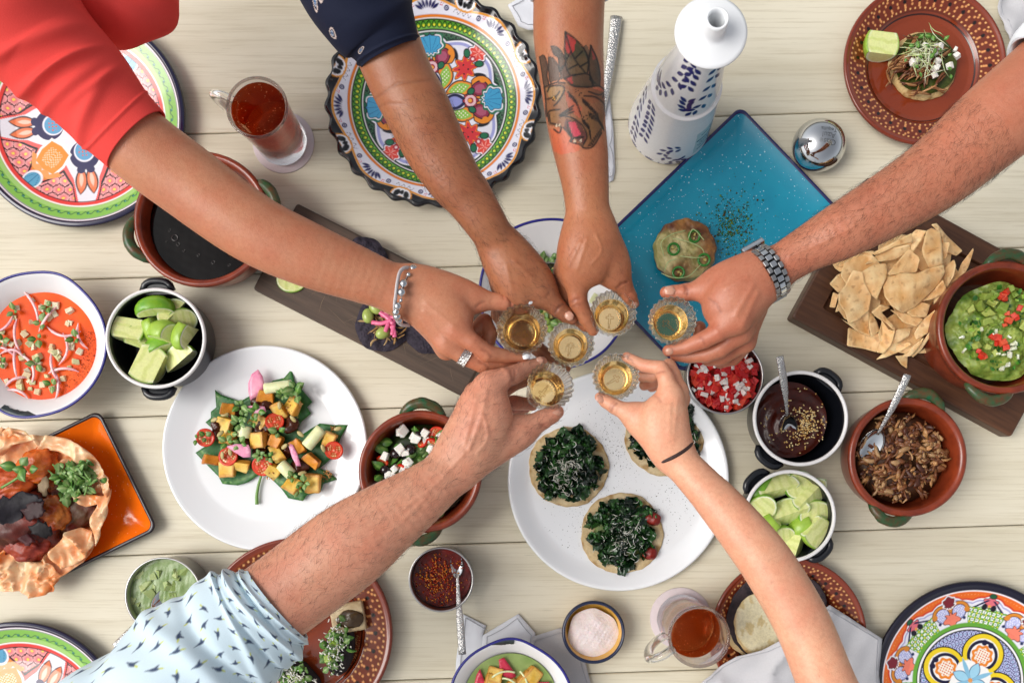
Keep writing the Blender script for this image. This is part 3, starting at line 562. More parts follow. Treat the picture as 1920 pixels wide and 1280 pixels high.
# ---------------------------------------------------------------- bottle, stopper, mugs, coasters
at=P(1253,235,0); bt=root('tequila_bottle','tall white hand painted ceramic bottle with wide collar','bottle',at)
prof=[(0,.001),(.050,.0),(.0555,.002),(.0572,.006),(.0565,.02),(.0535,.05),(.0495,.085),(.0462,.112),(.0452,.124),(.0448,.131),(.0420,.1335),(.0412,.135),(.0395,.15),(.036,.175),(.031,.205),(.0265,.232),(.024,.250),(.0235,.258)]
def bottle_paint(V):
    th=np.arctan2(V[:,1],V[:,0]); z=V[:,2]; rr=np.hypot(V[:,0],V[:,1]); p=Paint(len(V),'e9e9ec'); u=th*.05; v=z
    def du(a): d=(th-a+math.pi)%(2*math.pi)-math.pi; return d*rr
    def leafline(pts,n,L,wd):
        q=smoothpath([(a,b,0) for a,b in pts],12)[:,:2]; idx=np.linspace(2,len(q)-3,n).astype(int)
        for i in idx:
            a,b=q[i]; ta=q[i+1]-q[i-1]; t=math.atan2(ta[1],ta[0]*.045)
            for sgn in (-1,1):
                an=t+sgn*.75; cx=math.cos(an)*L*.75; cz=math.sin(an)*L*.75
                p.d(petal(du(a),z-b,cx,cz,L*.62,wd,an),'25246a',.0012)
    A=rd(-72)                                            # faces the table centre (camera side)
    leafline([(A+.30,.235),(A+.22,.20),(A+.05,.16),(A-.25,.147),(A-.45,.155),(A-.5,.168)],11,.0098,.0032)
    leafline([(A-1.1,.245),(A-1.0,.21),(A-1.25,.17),(A-1.6,.150),(A-1.9,.155)],10,.0098,.0032)
    leafline([(A-.75,.235),(A-.72,.215),(A-.70,.195)],4,.0098,.0032); leafline([(A+1.15,.20),(A+1.2,.17)],4,.0098,.0032)
    leafline([(A-1.55,.125),(A-1.35,.10),(A-1.25,.075),(A-1.2,.045)],8,.0098,.0031); leafline([(A-2.0,.115),(A-1.85,.08),(A-1.6,.045),(A-1.5,.02)],8,.0098,.0031)
    leafline([(A-.1,.055),(A-.45,.050),(A-.55,.032),(A-.25,.018),(A-.05,.019)],8,.0085,.0028)
    for k in range(9):
        a=A-2.4+k*.52; 
        for j in (-1,-.5,0,.5,1): p.d(petal(du(a),z-.005,j*.004,.0035-abs(j)*.0012,.0045,.0012,math.pi/2-j*.8),'2c2a70',.001)
        p.d(np.hypot(du(a+.26),z-.008)-.0014,'2c2a70',.001)
    p.m((np.abs(du(A+.55))<.018)*(np.abs(z-.052)<.030)*1.,'b9c6c8')
    for k,(zz,w_) in enumerate(((.070,.010),(.058,.016),(.050,.011),(.044,.013),(.038,.010),(.030,.012))): p.m((np.abs(du(A+.55)+.000)<w_)*(np.abs(z-zz)<(.0016 if k==1 else .0012))*(np.abs(np.sin(du(A+.55)*900+k))>(.0 if k==1 else .35)),'1c2338')
    return p.c
pd=dense(prof,.0011); V,F=lathe(pd,420); mesh('body',V+np.array(at),F,M['painted'],bt,col=bottle_paint(V))
cl=[(.0235,.256),(.030,.2575),(.0392,.2615),(.0402,.2635),(.0398,.2655),(.036,.2668),(.018,.2695),(.0142,.272),(.0132,.2765),(.0130,.292),(.0122,.2952),(.0108,.2957),(.0094,.2945),(.0090,.288),(.0088,.262),(.0088,.24),(0,.239)]
V,F=lathe(cl,110); mesh('collar',V+np.array(at),F,M['ceramic'],bt)
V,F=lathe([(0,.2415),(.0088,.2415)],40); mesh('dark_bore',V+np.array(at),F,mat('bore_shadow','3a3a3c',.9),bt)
at=P(1539,269,.03); at.z=0; st=root('bottle_stopper','polished metal dome stopper with engraved lettering by the teal plate','bottle stopper',at); Rs=ln(49,.02)
pr=[(0,0),(Rs*.70,0)]+[(Rs*math.cos(a),Rs*.62+Rs*.86*math.sin(a)) for a in np.linspace(-.78,1.5707,34)]
V,F=lathe(pr,96); mesh('dome',V+np.array(at),F,M['chrome'],st)
ctop=.008+Rs*.98
def text_on(name,body,size,fn,parent,m,ext=.0002,align='CENTER'):
    cu=bpy.data.curves.new(name,'FONT'); cu.body=body; cu.size=size; cu.align_x=align; cu.align_y='CENTER'; cu.resolution_u=3
    o=bpy.data.objects.new('tmp_text',cu); COL.objects.link(o); dg=bpy.context.evaluated_depsgraph_get(); me=o.evaluated_get(dg).to_mesh()
    V=np.array([v.co[:] for v in me.vertices]); F=[list(p.vertices) for p in me.polygons]; bpy.data.objects.remove(o)
    return mesh(name,np.array([fn(*v) for v in V]),F,m,parent,smooth=False)
def domefn(dy):
    def f(x,y,z):
        a=rd(172); y=y+dy; X=x*math.cos(a)-y*math.sin(a)+.003; Y=x*math.sin(a)+y*math.cos(a)+.004; rr=min(math.hypot(X,Y),Rs*.95)
        ca=rr/Rs; return (at.x+X,at.y+Y,.0003+Rs*.62+Rs*.86*math.sqrt(max(0,1-ca*ca)))
    return f
em=mat('engraving','8c8e90',.4,metal=1)
for tx,dy,sz in (('Clase',.0095,.0105),('Azul',.0005,.0105),('Tequila',-.008,.0075)): text_on('lettering',tx,sz,domefn(dy),st,em)
def handle_tube(par,pts,rad,m): V,F=tube(smoothpath(pts,7),rad,14,flat=1.25); mesh('handle',V,F,m,par)
def mug(label,bx,by,hang,tea,fill,coaster_label):
    at=P(bx,by,0); c=root('drink_coaster',coaster_label,'coaster',at,'paper drink coasters'); 
    V,F=lathe([(0,.0022),(.0425,.0022),(.0432,.0016),(.0432,0),(0,0)],80); mesh('disc',V+np.array(at),F,mat('paper_coaster','d3c6c8',.8,var=.12,vs=200),c)
    z0=.0023; r_=root('glass_mug',label,'mug',at+Vector((0,0,z0)),'glass mugs of iced tea'); b=np.array(at)+[0,0,z0]; Hh=.122
    fl=lambda z_,t,i:1+.006*np.cos(12*t)*(z_<.035)*(z_>.004)
    outer=[(0,0),(.030,0),(.0335,.002),(.0350,.008),(.0345,.020),(.0338,.032),(.0352,.07),(.0378,.108),(.0390,.119)]; inner=[(.0394,Hh-.001),(.0385,Hh),(.0362,Hh),(.0352,Hh-.002),(.0352,Hh-.006),(.0364,.107),(.0340,.07),(.0328,.036),(.0315,.029),(.020,.026),(0,.0255)]
    V,F=lathe(outer+inner,120,fl); g=mesh('mug_body',V+b,F,M['glass'],r_)
    d=np.array([math.cos(hang),math.sin(hang),0]); hp=[b+d*.0360+np.array([0,0,.107]),b+d*.050+np.array([0,0,.112]),b+d*.064+np.array([0,0,.103]),b+d*.0665+np.array([0,0,.085]),b+d*.060+np.array([0,0,.055]),b+d*.047+np.array([0,0,.038]),b+d*.0335+np.array([0,0,.034])]
    handle_tube(r_,hp,.0058,M['glass'])
    ins=[(0,.0260),(.0198,.0265),(.0311,.0295),(.0324,.0365),(.0336,.0703),(.0359,.107)]; ins=[p for p in ins if p[1]<fill]; rf=float(np.interp(fill,[.0363,.0703,.107,.116,.12],[.0324,.0336,.0359,.0348,.0346]))
    V,F=lathe(ins+[(rf,fill-.0006),(rf-.0006,fill),(0,fill)],120); mesh('iced_tea',V+b,F,tea,r_)
    mb=MB()
    for _ in range(70):
        a=R.uniform(0,6.28); q=rf*R.uniform(.2,.97)**.5; s=R.uniform(.0003,.0007); mb.add(BALL1[0]*s+b+np.array([q*math.cos(a),q*math.sin(a),fill]),BALL1[1])
    mb.mesh('bubbles',mat('foam_bubble','c98a50',.2),r_)['kind']='stuff'
mug('full glass mug of dark iced tea on a coaster under the red sleeve',532,268,rd(158),M['tea'],.114,'pale round coaster beneath the dark iced tea')
mug('glass mug of pale orange iced tea on a coaster beside the tortillas',1276,1158,rd(210),M['tea2'],.086,'pale round coaster beneath the orange iced tea by the tortillas')
# ---------------------------------------------------------------- cutlery
def spoon(label,tip,bowlc,zt,zb,bw,bl,group='hammered steel spoons',hw=.0052,cover=0):
    a=P(*tip,zt); b=P(*bowlc,zb); d=(b-a); L_=d.length; d.normalize(); up=Vector((0,0,1)); q=d.cross(up).normalized(); nrm=q.cross(d).normalized()
    r_=root('spoon',label,'spoon',(b.x,b.y,0),group); pts=[];wd=[]
    for i in range(14):
        f=i/13; p=a+d*(L_-bl*.75)*f+nrm*(.004*math.sin(f*3.1)); pts.append(p); wd.append(hw*(1-.62*sstep(.35,.95,f)))
    V,F=tube(pts,wd,12,flat=.36,up=nrm); mesh('handle',V,F,M['silver'],r_)
    nu,nv=9,24; V=[]
    for lay in (0,1):
        for i in range(nu):
            f=i/(nu-1)
            for j in range(nv):
                t=j*2*math.pi/nv; e=b+d*(math.cos(t)*bl*f*(1-.06*math.cos(t)))+q*(math.sin(t)*bw*f)+nrm*((f*f-1)*bw*.42-lay*.0009); V.append(e)
    F=gridF(nu,nv,True); F=np.vstack([F,F[:,::-1]+nu*nv,np.array([[ (nu-1)*nv+j,(nu-1)*nv+(j+1)%nv,nu*nv+(nu-1)*nv+(j+1)%nv,nu*nv+(nu-1)*nv+j][::-1] for j in range(nv)])]); mesh('spoon_bowl',V,F,M['chrome'],r_)
    return r_
spoon('hammered spoon standing in the sesame mole',(1462,668),(1478,800),.105,.044,.013,.020)
spoon('hammered spoon resting in the shredded pork',(1702,702),(1634,836),.110,.060,.015,.024)
spoon('hammered spoon leaning out of the red chile salsa',(867,1226),(856,1058),.052,.036,.009,.017)
spoon('hammered spoon in the green avocado salsa, handle towards the light blue sleeve',(216,1212),(310,1122),.080,.044,.014,.022)
fk=root('fork','hammered silver fork lying beside the tattooed arm','fork',P(1140,180))
pts=[P(1156,32,.006),P(1150,80,.008),P(1143,130,.010),P(1132,190,.010),P(1124,230,.009)]; V,F=tube(smoothpath(pts,6),np.interp(np.arange(25),[0,24],[.0088,.0045]),12,flat=.4); mesh('handle',V,F,M['silver'],fk)
mb=MB()
for k in (-1.5,-.5,.5,1.5):
    V,F=tube(smoothpath([P(1124,228,.009),P(1122+k*7,252,.009),P(1120+k*7.5,300,.012)],5),.0014,8); mb.add(V,F)
mb.mesh('tines',M['silver'],fk)
# ---------------------------------------------------------------- napkins
def cloth(name,label,poly,z0,m,seed,amp=.004,group=None,fold=(0,0),zf=None,step=.006,cat='napkin',folds=9):
    bm=bmesh.new(); vs=[bm.verts.new(P(x,y,z0)) for x,y in poly]; bm.faces.new(vs); bm.normal_update()
    bmesh.ops.triangulate(bm,faces=bm.faces[:])
    for _ in range(7):
        es=[e for e in bm.edges if e.calc_length()>step*1.5]
        if not es: break
        bmesh.ops.subdivide_edges(bm,edges=es,cuts=1); bmesh.ops.triangulate(bm,faces=bm.faces[:])
    V=np.array([v.co[:] for v in bm.verts]); bm.verts.index_update(); F=[[v.index for v in f.verts] for f in bm.faces]; bm.free()
    n=vnoise(V[:,:2],folds*6,seed); n2=np.abs(vnoise(V[:,:2],folds*3,seed+3))
    V[:,2]+=amp*(.6+.6*n+.9*(1-n2)**4)
    if zf is not None: V[:,2]+=zf(V)
    o=mesh(name,V,F,m); md=o.modifiers.new('thickness','SOLIDIFY'); md.thickness=.0011; md.offset=1
    k_=S*(1-z0/CAM_H); q=[P(x,y,z0) for x,y in poly]; cc=sum(q,Vector())/len(q); pts=[]
    for a,b in zip(q,q[1:]+q[:1]):
        for i in range(max(2,int((b-a).length/.006))): p=a.lerp(b,i/max(2,int((b-a).length/.006))); p=p+(cc-p).normalized()*.0065; j=int(np.argmin((V[:,0]-p.x)**2+(V[:,1]-p.y)**2)); pts.append((p.x,p.y,V[j,2]+.0011))
    V2,F2=tube(pts+[pts[0]],.00045,5,cap=False,up=(0,0,1)); mesh('hem_stitching',V2,F2,M['stitch'],o)
    return tag(o,label,cat,group)
M['stitch']=mat('hem_thread','9fa0a6',.9)
NG='linen napkins'
cloth('napkin','white napkin with pointed corner under the green soup bowl',[(868,1150),(912,1172),(905,1190),(960,1178),(1075,1290),(1010,1330),(850,1330),(856,1230)],.001,M['linen_white'],3,.002,NG)
cloth('napkin','small folded white napkin corner between soup bowl and red salsa',[(905,1190),(972,1150),(1004,1186),(1000,1240),(900,1260)],.004,M['linen_white'],5,.002,NG)
cloth('napkin','pale grey rounded cloth napkin under the salt bowl edge',[(1000,1192),(1050,1176),(1085,1190),(1110,1290),(1100,1330),(985,1330),(980,1230)],.006,M['linen'],6,.002,NG)
wc=P(1440,1175,.03); wr=ln(70,.03)
cloth('napkin','large grey napkin draped over the tortilla stack under the bare arm',[(1372,1222),(1412,1205),(1450,1178),(1500,1150),(1540,1126),(1580,1150),(1645,1192),(1640,1262),(1648,1360),(1280,1360),(1312,1272)],.012,M['linen'],8,.010,NG,zf=lambda V:.024*np.exp(-(((V[:,0]-wc.x)/.07)**2+((V[:,1]-wc.y)/.07)**2))+.020*np.exp(-(((V[:,0]-P(1500,1200).x)/.13)**2+((V[:,1]-P(1480,1190).y)/.11)**2)),folds=6)
cloth('napkin','crumpled grey napkin at the top corner beside the meat tostada plate',[(1868,-10),(1862,30),(1880,84),(1905,95),(1960,90),(1980,-30)],.004,M['linen'],9,.012,NG,folds=12)
cloth('napkin','white napkin tip showing between scalloped platter and tattooed arm',[(952,12),(985,-10),(1010,-25),(1030,60),(990,58),(972,50)],.018,M['linen_white'],10,.003,NG)
cloth('napkin','narrow white napkin strip beneath the tattooed arm and fork',[(1122,180),(1142,170),(1150,250),(1153,320),(1150,338),(1142,342),(1136,330),(1120,260)],.003,M['linen_white'],12,.003,NG)
# ---------------------------------------------------------------- food pieces
M['rind']=mat('lime_rind','5f9a20',.3,var=.75,vs=70,vcol='8fb833',bump=.35,bs=900,bdist=.0006,coat=.15)
M['rind2']=mat('lime_rind_pale','9cbc45',.3,var=.75,vs=70,vcol='7aa42e',bump=.35,bs=900,bdist=.0006,coat=.15)
M['limeflesh']=mat('lime_flesh',attr=True,rough=.22,var=.25,vs=350,bump=.3,bs=600,sss=.2,coat=.2)
def cutball(rad,planes,cuts=3):                     # ellipsoid cut by planes; returns V,F,mi (1 = cut face)
    bm=bmesh.new(); bmesh.ops.create_icosphere(bm,subdivisions=cuts,radius=1)
    for v in bm.verts: v.co=Vector((v.co.x*rad[0],v.co.y*rad[1],v.co.z*rad[2]))
    for f in bm.faces: f.material_index=0; f.smooth=True
    for co_,no in planes:
        r=bmesh.ops.bisect_plane(bm,geom=bm.verts[:]+bm.edges[:]+bm.faces[:],plane_co=co_,plane_no=no,clear_outer=True)
        es=[e for e in r['geom_cut'] if isinstance(e,bmesh.types.BMEdge)]
        if es:
            f=bmesh.ops.contextual_create(bm,geom=es)['faces']
            for x in f: x.material_index=1
    return bm
def lime_mesh(name,rad,planes,rind,axis):
    bm=cutball(rad,planes)
    cut=[f for f in bm.faces if f.material_index==1]
    for _ in range(4):                               # finer cut faces so the segments can be coloured
        es=list({e for f in bm.faces if f.material_index==1 for e in f.edges if e.calc_length()>.0022})
        if not es: break
        bmesh.ops.triangulate(bm,faces=[f for f in bm.faces if f.material_index==1 and len(f.verts)>3])
        es=list({e for f in bm.faces if f.material_index==1 for e in f.edges if e.calc_length()>.0022})
        bmesh.ops.subdivide_edges(bm,edges=es,cuts=1)
    bmesh.ops.triangulate(bm,faces=[f for f in bm.faces if len(f.verts)>4])
    bm.verts.index_update(); V=np.array([v.co[:] for v in bm.verts]); F=[[v.index for v in f.verts] for f in bm.faces]; mi=[f.material_index for f in bm.faces]; bm.free()
    rr=np.sqrt(((V/np.array(rad))**2).sum(1)); a=V@np.array(axis); b=V[:,2]
    st=sstep(.55,1,.5+.5*np.sin(a*520+vnoise(V,160,3)*2.2)); c=np.outer(1-st*.4,lin('e3e8a0'))+np.outer(st*.4,lin('bccb5c'))
    pith=sstep(.86,.93,rr)[:,None]; c=c*(1-pith)+lin('f0f3d8')*pith; edge=sstep(.955,.985,rr)[:,None]; c=c*(1-edge)+lin('7fa838')*edge
    me=mkmesh(name,V,F,[rind,M['limeflesh']],col=c,mi=mi); sm=[m==0 for m in mi]; me.polygons.foreach_set('use_smooth',np.array(sm)); return me
lq=.021
LM=[lime_mesh('lime_cheek',(lq*1.15,lq,lq),[((0,0,.004),(0,0,1))],M['rind'],(1,0,0)),             # 0 cut face up
    lime_mesh('lime_quarter',(lq*1.2,lq*1.05,lq*1.05),[((0,0,.001),(0,.72,.70)),((0,0,.001),(0,-.72,.70))],M['rind'],(1,0,0)),
    lime_mesh('lime_cheek_trimmed',(lq*1.15,lq,lq),[((0,0,.003),(0,0,1)),((-.013,0,0),(-1,0,.1)),((.014,0,0),(1,0,.1))],M['rind2'],(1,0,0)),
    lime_mesh('lime_rind_up',(lq*1.25,lq*.95,lq*.92),[((0,0,0),(0,0,-1)),((.0135,0,0),(1,0,.45)),((0,-.010,0),(0,-1,.35))],M['rind2'],(1,0,0)),
    lime_mesh('lime_rind_dark',(lq*1.3,lq*.92,lq*.80),[((0,0,0),(0,0,-1)),((0,-.006,.004),(0,-1,.6))],M['rind'],(1,0,0))]
def lime(kind,px,py,z,rot,s,label,group): return tag(put('lime_wedge',LM[kind],None,P(px,py,z+(.005 if z>.027 else 0)),rot,s),label,'lime wedge',group)
g='lime wedges in the pot beside the orange soup'
for k,x,y,z,r,s,l in ((2,240,616,.046,(.15,.12,1.45),1.04,'trimmed lime wedge, cut face up, against the left wall of the lime pot'),
  (2,262,634,.036,(.5,-.2,1.1),.95,'lime wedge tucked under the left trimmed wedge'),(4,291,580,.047,(.2,.1,.15),.98,'dark green lime cheek with rind up at the back of the pot'),
  (1,325,588,.045,(.9,.3,.9),.9,'upright lime quarter between the rind-up cheek and the pot wall'),(3,311,627,.047,(.15,-.2,-.25),1.0,'shiny pale green lime wedge in the middle of the pot'),
  (3,351,627,.045,(-.2,.4,1.1),.98,'pale green lime wedge leaning on the right wall of the pot'),(4,303,655,.034,(.1,.1,.5),1.05,'lime wedge deep in the pot under the middle one'),
  (2,277,682,.048,(-.1,.1,-.42),1.28,'largest lime wedge with broad yellow cut face at the front of the pot'),(1,338,677,.043,(.75,-.35,.6),1.06,'lime quarter with cut face towards the pot wall at lower right'),
  (0,341,601,.034,(.5,.4,.3),.85,'lime cheek half hidden behind the upright quarter'),(3,290,612,.030,(0,.2,2),1,'lime wedge at the bottom below the rind-up cheek')): lime(k,x,y,z,r,s,l,g)
g='lime wedges in the pot under the bare arm'
for k,x,y,z,r,s,l in ((1,1462,916,.048,(.25,.1,.25),1.18,'lime quarter with two bright cut faces at the top of the lower pot'),(1,1522,926,.046,(-.15,.15,.75),1.14,'lime quarter at the upper right of the lower pot'),
  (1,1481,963,.047,(.1,-.1,.35),1.15,'lime wedge with flat pale face at the centre of the lower pot'),(0,1425,955,.042,(.2,-.3,.85),.98,'lime wedge half under the bare forearm'),
  (1,1497,1020,.044,(.2,.2,1.2),1.12,'lime quarter pointing down at the bottom of the lower pot'),(2,1533,998,.045,(-.2,.2,-.75),1.06,'trimmed lime wedge against the lower right wall'),
  (0,1497,908,.034,(.1,.1,.6),.9,'lime piece wedged low between the two upper quarters'),(0,1528,965,.036,(.1,.1,.1),1,'lime piece tucked below the upper right quarter'),
  (3,1445,985,.036,(.2,.1,.9),.95,'dark lime piece below the flat faced wedge'),(0,1464,1008,.036,(.4,.1,.3),.85,'small lime slice showing beside the bottom quarter'),
  (4,1427,915,.033,(.2,.2,1),.95,'lime piece under the topmost quarter near the left wall'),(3,1510,985,.028,(0,0,.5),.95,'lowest lime piece in the centre of the pot')): lime(k,x,y,z,r,s,l,g)
lime(2,1653,83,.024,(.1,0,1.5),1.15,'single lime wedge lying on the brown plate beside the meat tostada','lime wedges on plates')
lime(0,548,523,.020,(.1,.1,.3),.9,'lime slice on the dark board just below the red sleeved arm','lime wedges on plates')
# fills: a slightly lumpy disc of something wet
def fill(name,label,cat,ctr,z,rad,m,col,amp=.001,sc_=120,seed=0,n=46,extra=None,group=None,dome=0,cols=None,irr=0):
    nr=n; na=140; V=[]; rr=np.linspace(0,1,nr)[:,None]*np.ones(na)[None]; tt=np.arange(na)*2*math.pi/na*np.ones(nr)[:,None]
    ir=1+irr*np.sin(tt*3+seed)+irr*.7*np.sin(tt*7+seed*2)
    X=rad*rr*np.cos(tt)*ir; Y=rad*rr*np.sin(tt)*ir; xy=np.stack([X.ravel(),Y.ravel()],1)
    Z=amp*vnoise(xy,sc_,seed,4)+dome*(1-rr.ravel()**2)
    if extra is not None: Z=Z+extra(xy)
    V=np.c_[xy,Z]+np.array([ctr.x,ctr.y,z]); nn=vnoise(xy,sc_*1.7,seed+9,4)[:,None]*.5+.5
    c=lin(cols[0])*(1-nn)+lin(cols[1])*nn if cols else np.tile(lin(col),(len(V),1))
    return tag(mesh(name,V,gridF(nr,na,True)[:,::-1],m,at=(ctr.x,ctr.y,z),col=c),label,cat,group)
M['broth']=mat('black_broth','080403',.06,spec=.22,bump=.06,bs=40)
f=fill('bean_broth','glossy black bean broth filling the cazuela under the red sleeved arm','soup',C1[1],.047,C1[2]*.85,M['broth'],'0d0707',.00022,60,1)
bb=f; bub=mat('broth_bubble','1a1210',.05,coat=.5)
for x,y,s in ((328,446,5.5),(334,458,3),(372,478,2.5),(345,470,2),(318,432,2.2),(400,492,3),(430,497,2.4),(312,452,1.6)):
    r=ln(s,.04); V,F=tube([(r*math.cos(t),r*math.sin(t),0) for t in np.linspace(0,6.2832,26)],r*.22,7,cap=False); put('bubble_ring',mkmesh('bubble_ring',V,F,bub),bb,P(x,y,.0473))
f=fill('orange_soup','smooth orange tomato soup with onion strips in the white bowl','soup',B1[1],.036,ln(109,.036),M['soup'],'e24a0a',.0003,60,2,cols=('e04404','ee5e0c'))
mb=MB()
for _ in range(420):
    a=R.uniform(-1.0,.25)*1.2; q=ln(R.gauss(92,9),.036)*.98; s=R.uniform(.0002,.0006); 
    if q<ln(106,.036): mb.add(BALL1[0]*[s,s,s*.4]+[q*math.cos(a),q*math.sin(a),.0008],BALL1[1],c=R.choice(('5a1206','7a1c08','3c1008')))
tag(mb.mesh('chile_flakes',M['dry'],f,at=wloc(f),smooth=False) if False else put('chile_flakes',mb.data('chile_flakes',M['dry']),f,wloc(f)),kind='stuff')
def cubes(name,par,n,pos,size,m,cols,z,kinds=4,jit=.12,tilt=.5,flat=1.0,sq=True):  # many small dice sharing a few meshes
    ms=[]
    for c in cols:
        for k in range(kinds):
            V,F=box(1,R.uniform(.75,1.1) if sq else R.uniform(.4,.7),R.uniform(.7,1)*flat,.16,jit); ms.append(mkmesh(name,V,F,m,col=np.tile(lin(c),(len(V),1)),smooth=False))
    for i in range(n):
        p=pos(i); s=R.uniform(*size); put(name,R.choice(ms),par,p,(R.uniform(-tilt,tilt),R.uniform(-tilt,tilt),R.uniform(0,6.28)),s)
def indisc(ctr,rad,z,dome=0):
    def f(i):
        a=R.uniform(0,6.28); q=math.sqrt(R.random()); return Vector((ctr.x+rad*q*math.cos(a),ctr.y+rad*q*math.sin(a),z+dome*(1-q*q)+R.uniform(-.0012,.0012)))
    return f
cubes('onion_dice',f,62,lambda i:(lambda a,q:P(66+q*math.cos(a),645+q*math.sin(a),.0345))(R.uniform(0,6.3),92*R.random()**.55),(.0055,.0095),M['food_wet'],('d8d6a2','dfc9a0','e8e0c0'),0,flat=.8)
def strip(pts,w,t=.5): return tube(smoothpath(pts,6),w,7,flat=t)
def curl(px,py,L_,ang,bend,z,wpx=4.0,lift=.004):
    pts=[]; n=6
    for i in range(n):
        u=i/(n-1)-.5; a=ang+bend*u; x=px+math.cos(ang)*L_*u-math.sin(ang)*bend*L_*(u*u-.08)*.9; y=py+math.sin(ang)*L_*u+math.cos(ang)*bend*L_*(u*u-.08)*.9; pts.append(P(x,y,z+lift*(1-4*u*u)))
    return pts
M['pickled']=mat('pickled_onion','ecccc8',.25,var=.6,vs=60,vcol='d46a86',coat=.2,sss=.2)
for x,y,L_,a,b in ((62,575,72,1.15,.5),(30,630,66,1.45,-.6),(25,660,48,.2,1.2),(88,596,60,-.95,.3),(118,625,66,.15,-.9),(150,632,52,1.2,-.8),(122,655,60,1.7,.9),(57,690,62,1.25,1.0),(28,680,64,1.5,-.3),(100,690,64,1.3,-.6),(107,722,52,1.55,.5),(119,693,58,-.05,.6),(28,712,44,-.4,.7),(35,735,44,.4,.7),(5,655,50,.3,.8),(10,610,48,2.4,.6)):
    V,F=strip(curl(x,y,L_,a,b,.0385),np.interp(np.linspace(0,1,31),[0,.2,.8,1],[.0006,.0021,.0018,.0005])); mesh('pickled_onion_strip',V,F,M['pickled'],f)
# small leaves ---------------------------------------------------------------
def leafmesh(name,L_,W,bend=.25,nu=9,nv=5,col='3f6b3a',col2='6d9a5a',shape=.8,m=None):
    V=[];c=[]
    for i in range(nu):
        u=i/(nu-1); w_=W*.5*(math.sin(math.pi*min(.995,max(.005,u))**shape)); 
        for j in range(nv):
            v=-1+2*j/(nv-1); V.append((L_*u,w_*v,L_*bend*(u-u*u)*1.6-abs(v)*w_*.25+.12*w_*(1-abs(v)))); k=.8*(abs(v)<.1)+.25*R.random(); c.append(lin(col)*(1-k)+lin(col2)*k)
    V+=[(x,y,z-.0005) for x,y,z in V]; n=nu*nv; F=gridF(nu,nv); F=np.vstack([F[:,::-1],F+n])[:, ::-1]
    return mkmesh(name,V,F,m or M['leaf'],col=np.array(c+c))
SL=[leafmesh('sprig_leaf',.009,.0075,.2,col='55803a',col2='93b070'),leafmesh('sprig_leaf',.012,.009,.25,col='618c40',col2='a6c07c'),leafmesh('sprig_leaf',.011,.0075,.4,col='3f7526',col2='82ad52')]
def sprig(par,px,py,z,n=5,s=1.0,ang=None,stem=None):
    a0=R.uniform(0,6.28) if ang is None else ang
    for i in range(n):
        a=a0+i*6.28/n+R.uniform(-.3,.3); p=P(px,py,z)+Vector((math.cos(a),math.sin(a),0))*.0015*s
        put('sprig_leaf',R.choice(SL),par,p,(R.uniform(-.3,.3),R.uniform(-.7,-.1),a),s*R.uniform(.8,1.15))
    if stem is not None:
        V,F=tube(smoothpath([P(px,py,z),P((px+stem[0])/2+3,(py+stem[1])/2,z+.002),P(stem[0],stem[1],z-.004)],6),.0009,7); mesh('stem',V,F,M['stem'],par)
M['stem']=mat('green_stem','6f9a4a',.4,var=.4,vs=90)
for x,y in ((25,583),(88,575),(77,605),(141,634),(68,682),(97,722),(70,635),(3,640),(2,680)): sprig(f,x,y,.041,3,1.0)
# ---------------------------------------------------------------- salad on the left white plate; Z() = zoomed photo coordinates
def Z(x,y): return (300+x/3,640+y/3)
sal=root('plated_salad','roasted squash, tomato and herb salad served on a large green leaf','salad',P(496,825,.007))
def flatleaf(par,name,poly,z,col,col2,m,seed,amp=.003,step=.005,ribs=None):
    bm=bmesh.new(); bm.faces.new([bm.verts.new(P(x,y,z)) for x,y in poly]); bmesh.ops.triangulate(bm,faces=bm.faces[:])
    for _ in range(6):
        es=[e for e in bm.edges if e.calc_length()>step*1.4]
        if not es: break
        bmesh.ops.subdivide_edges(bm,edges=es,cuts=1); bmesh.ops.triangulate(bm,faces=bm.faces[:])
    bm.normal_update(); bm.verts.index_update(); V=np.array([v.co[:] for v in bm.verts]); F=[[v.index for v in (f.verts if f.normal.z>0 else reversed(f.verts))] for f in bm.faces]; bm.free()
    V[:,2]+=amp*(.5+.5*vnoise(V[:,:2],45,seed)); c=np.tile(lin(col),(len(V),1))
    if ribs:
        x=V[:,0]/(S*(1-z/CAM_H))+NX; y=-V[:,1]/(S*(1-z/CAM_H))+NY
        d=np.min([dline(x,y,r) for r in ribs],0); k=np.clip(1.3-d/2.0,0,1)[:,None]; c=c*(1-k)+lin(col2)*k; V[:,2]+=.0006*np.clip(d/4,0,1)
    o=mesh(name,V,F,m,par,col=c); md=o.modifiers.new('thickness','SOLIDIFY'); md.thickness=.0006; return o
big=[(312,272),(345,300),(432,330),(440,345),(520,300),(640,220),(700,205),(742,155),(758,225),(800,270),(860,340),(830,370),(852,405),(800,450),(780,490),(790,530),(850,490),(900,460),(985,470),(1060,468),(1020,540),(1000,600),(960,660),(940,680),(900,712),(960,740),(995,775),(920,800),(905,845),(830,862),(808,896),(725,880),(690,830),(650,790),(605,755),(570,745),(540,760),(500,790),(440,808),(355,800),(335,760),(285,710),(205,625),(260,590),(300,560),(310,500),(260,455),(290,430),(290,395),(320,370)]
C0=Z(560,740)
flatleaf(sal,'large_leaf',[Z(*q) for q in big],.0085,'2c6a2e','74a45a',M['leaf'],4,.004,ribs=[[C0,Z(560,520),Z(600,380),Z(740,165)],[C0,Z(420,700),Z(240,620)],[C0,Z(430,560),Z(320,285)],[C0,Z(720,800),Z(805,890)],[C0,Z(700,660),Z(1050,472)],[C0,Z(800,770),Z(990,775)],[C0,Z(420,790),Z(350,795)]])
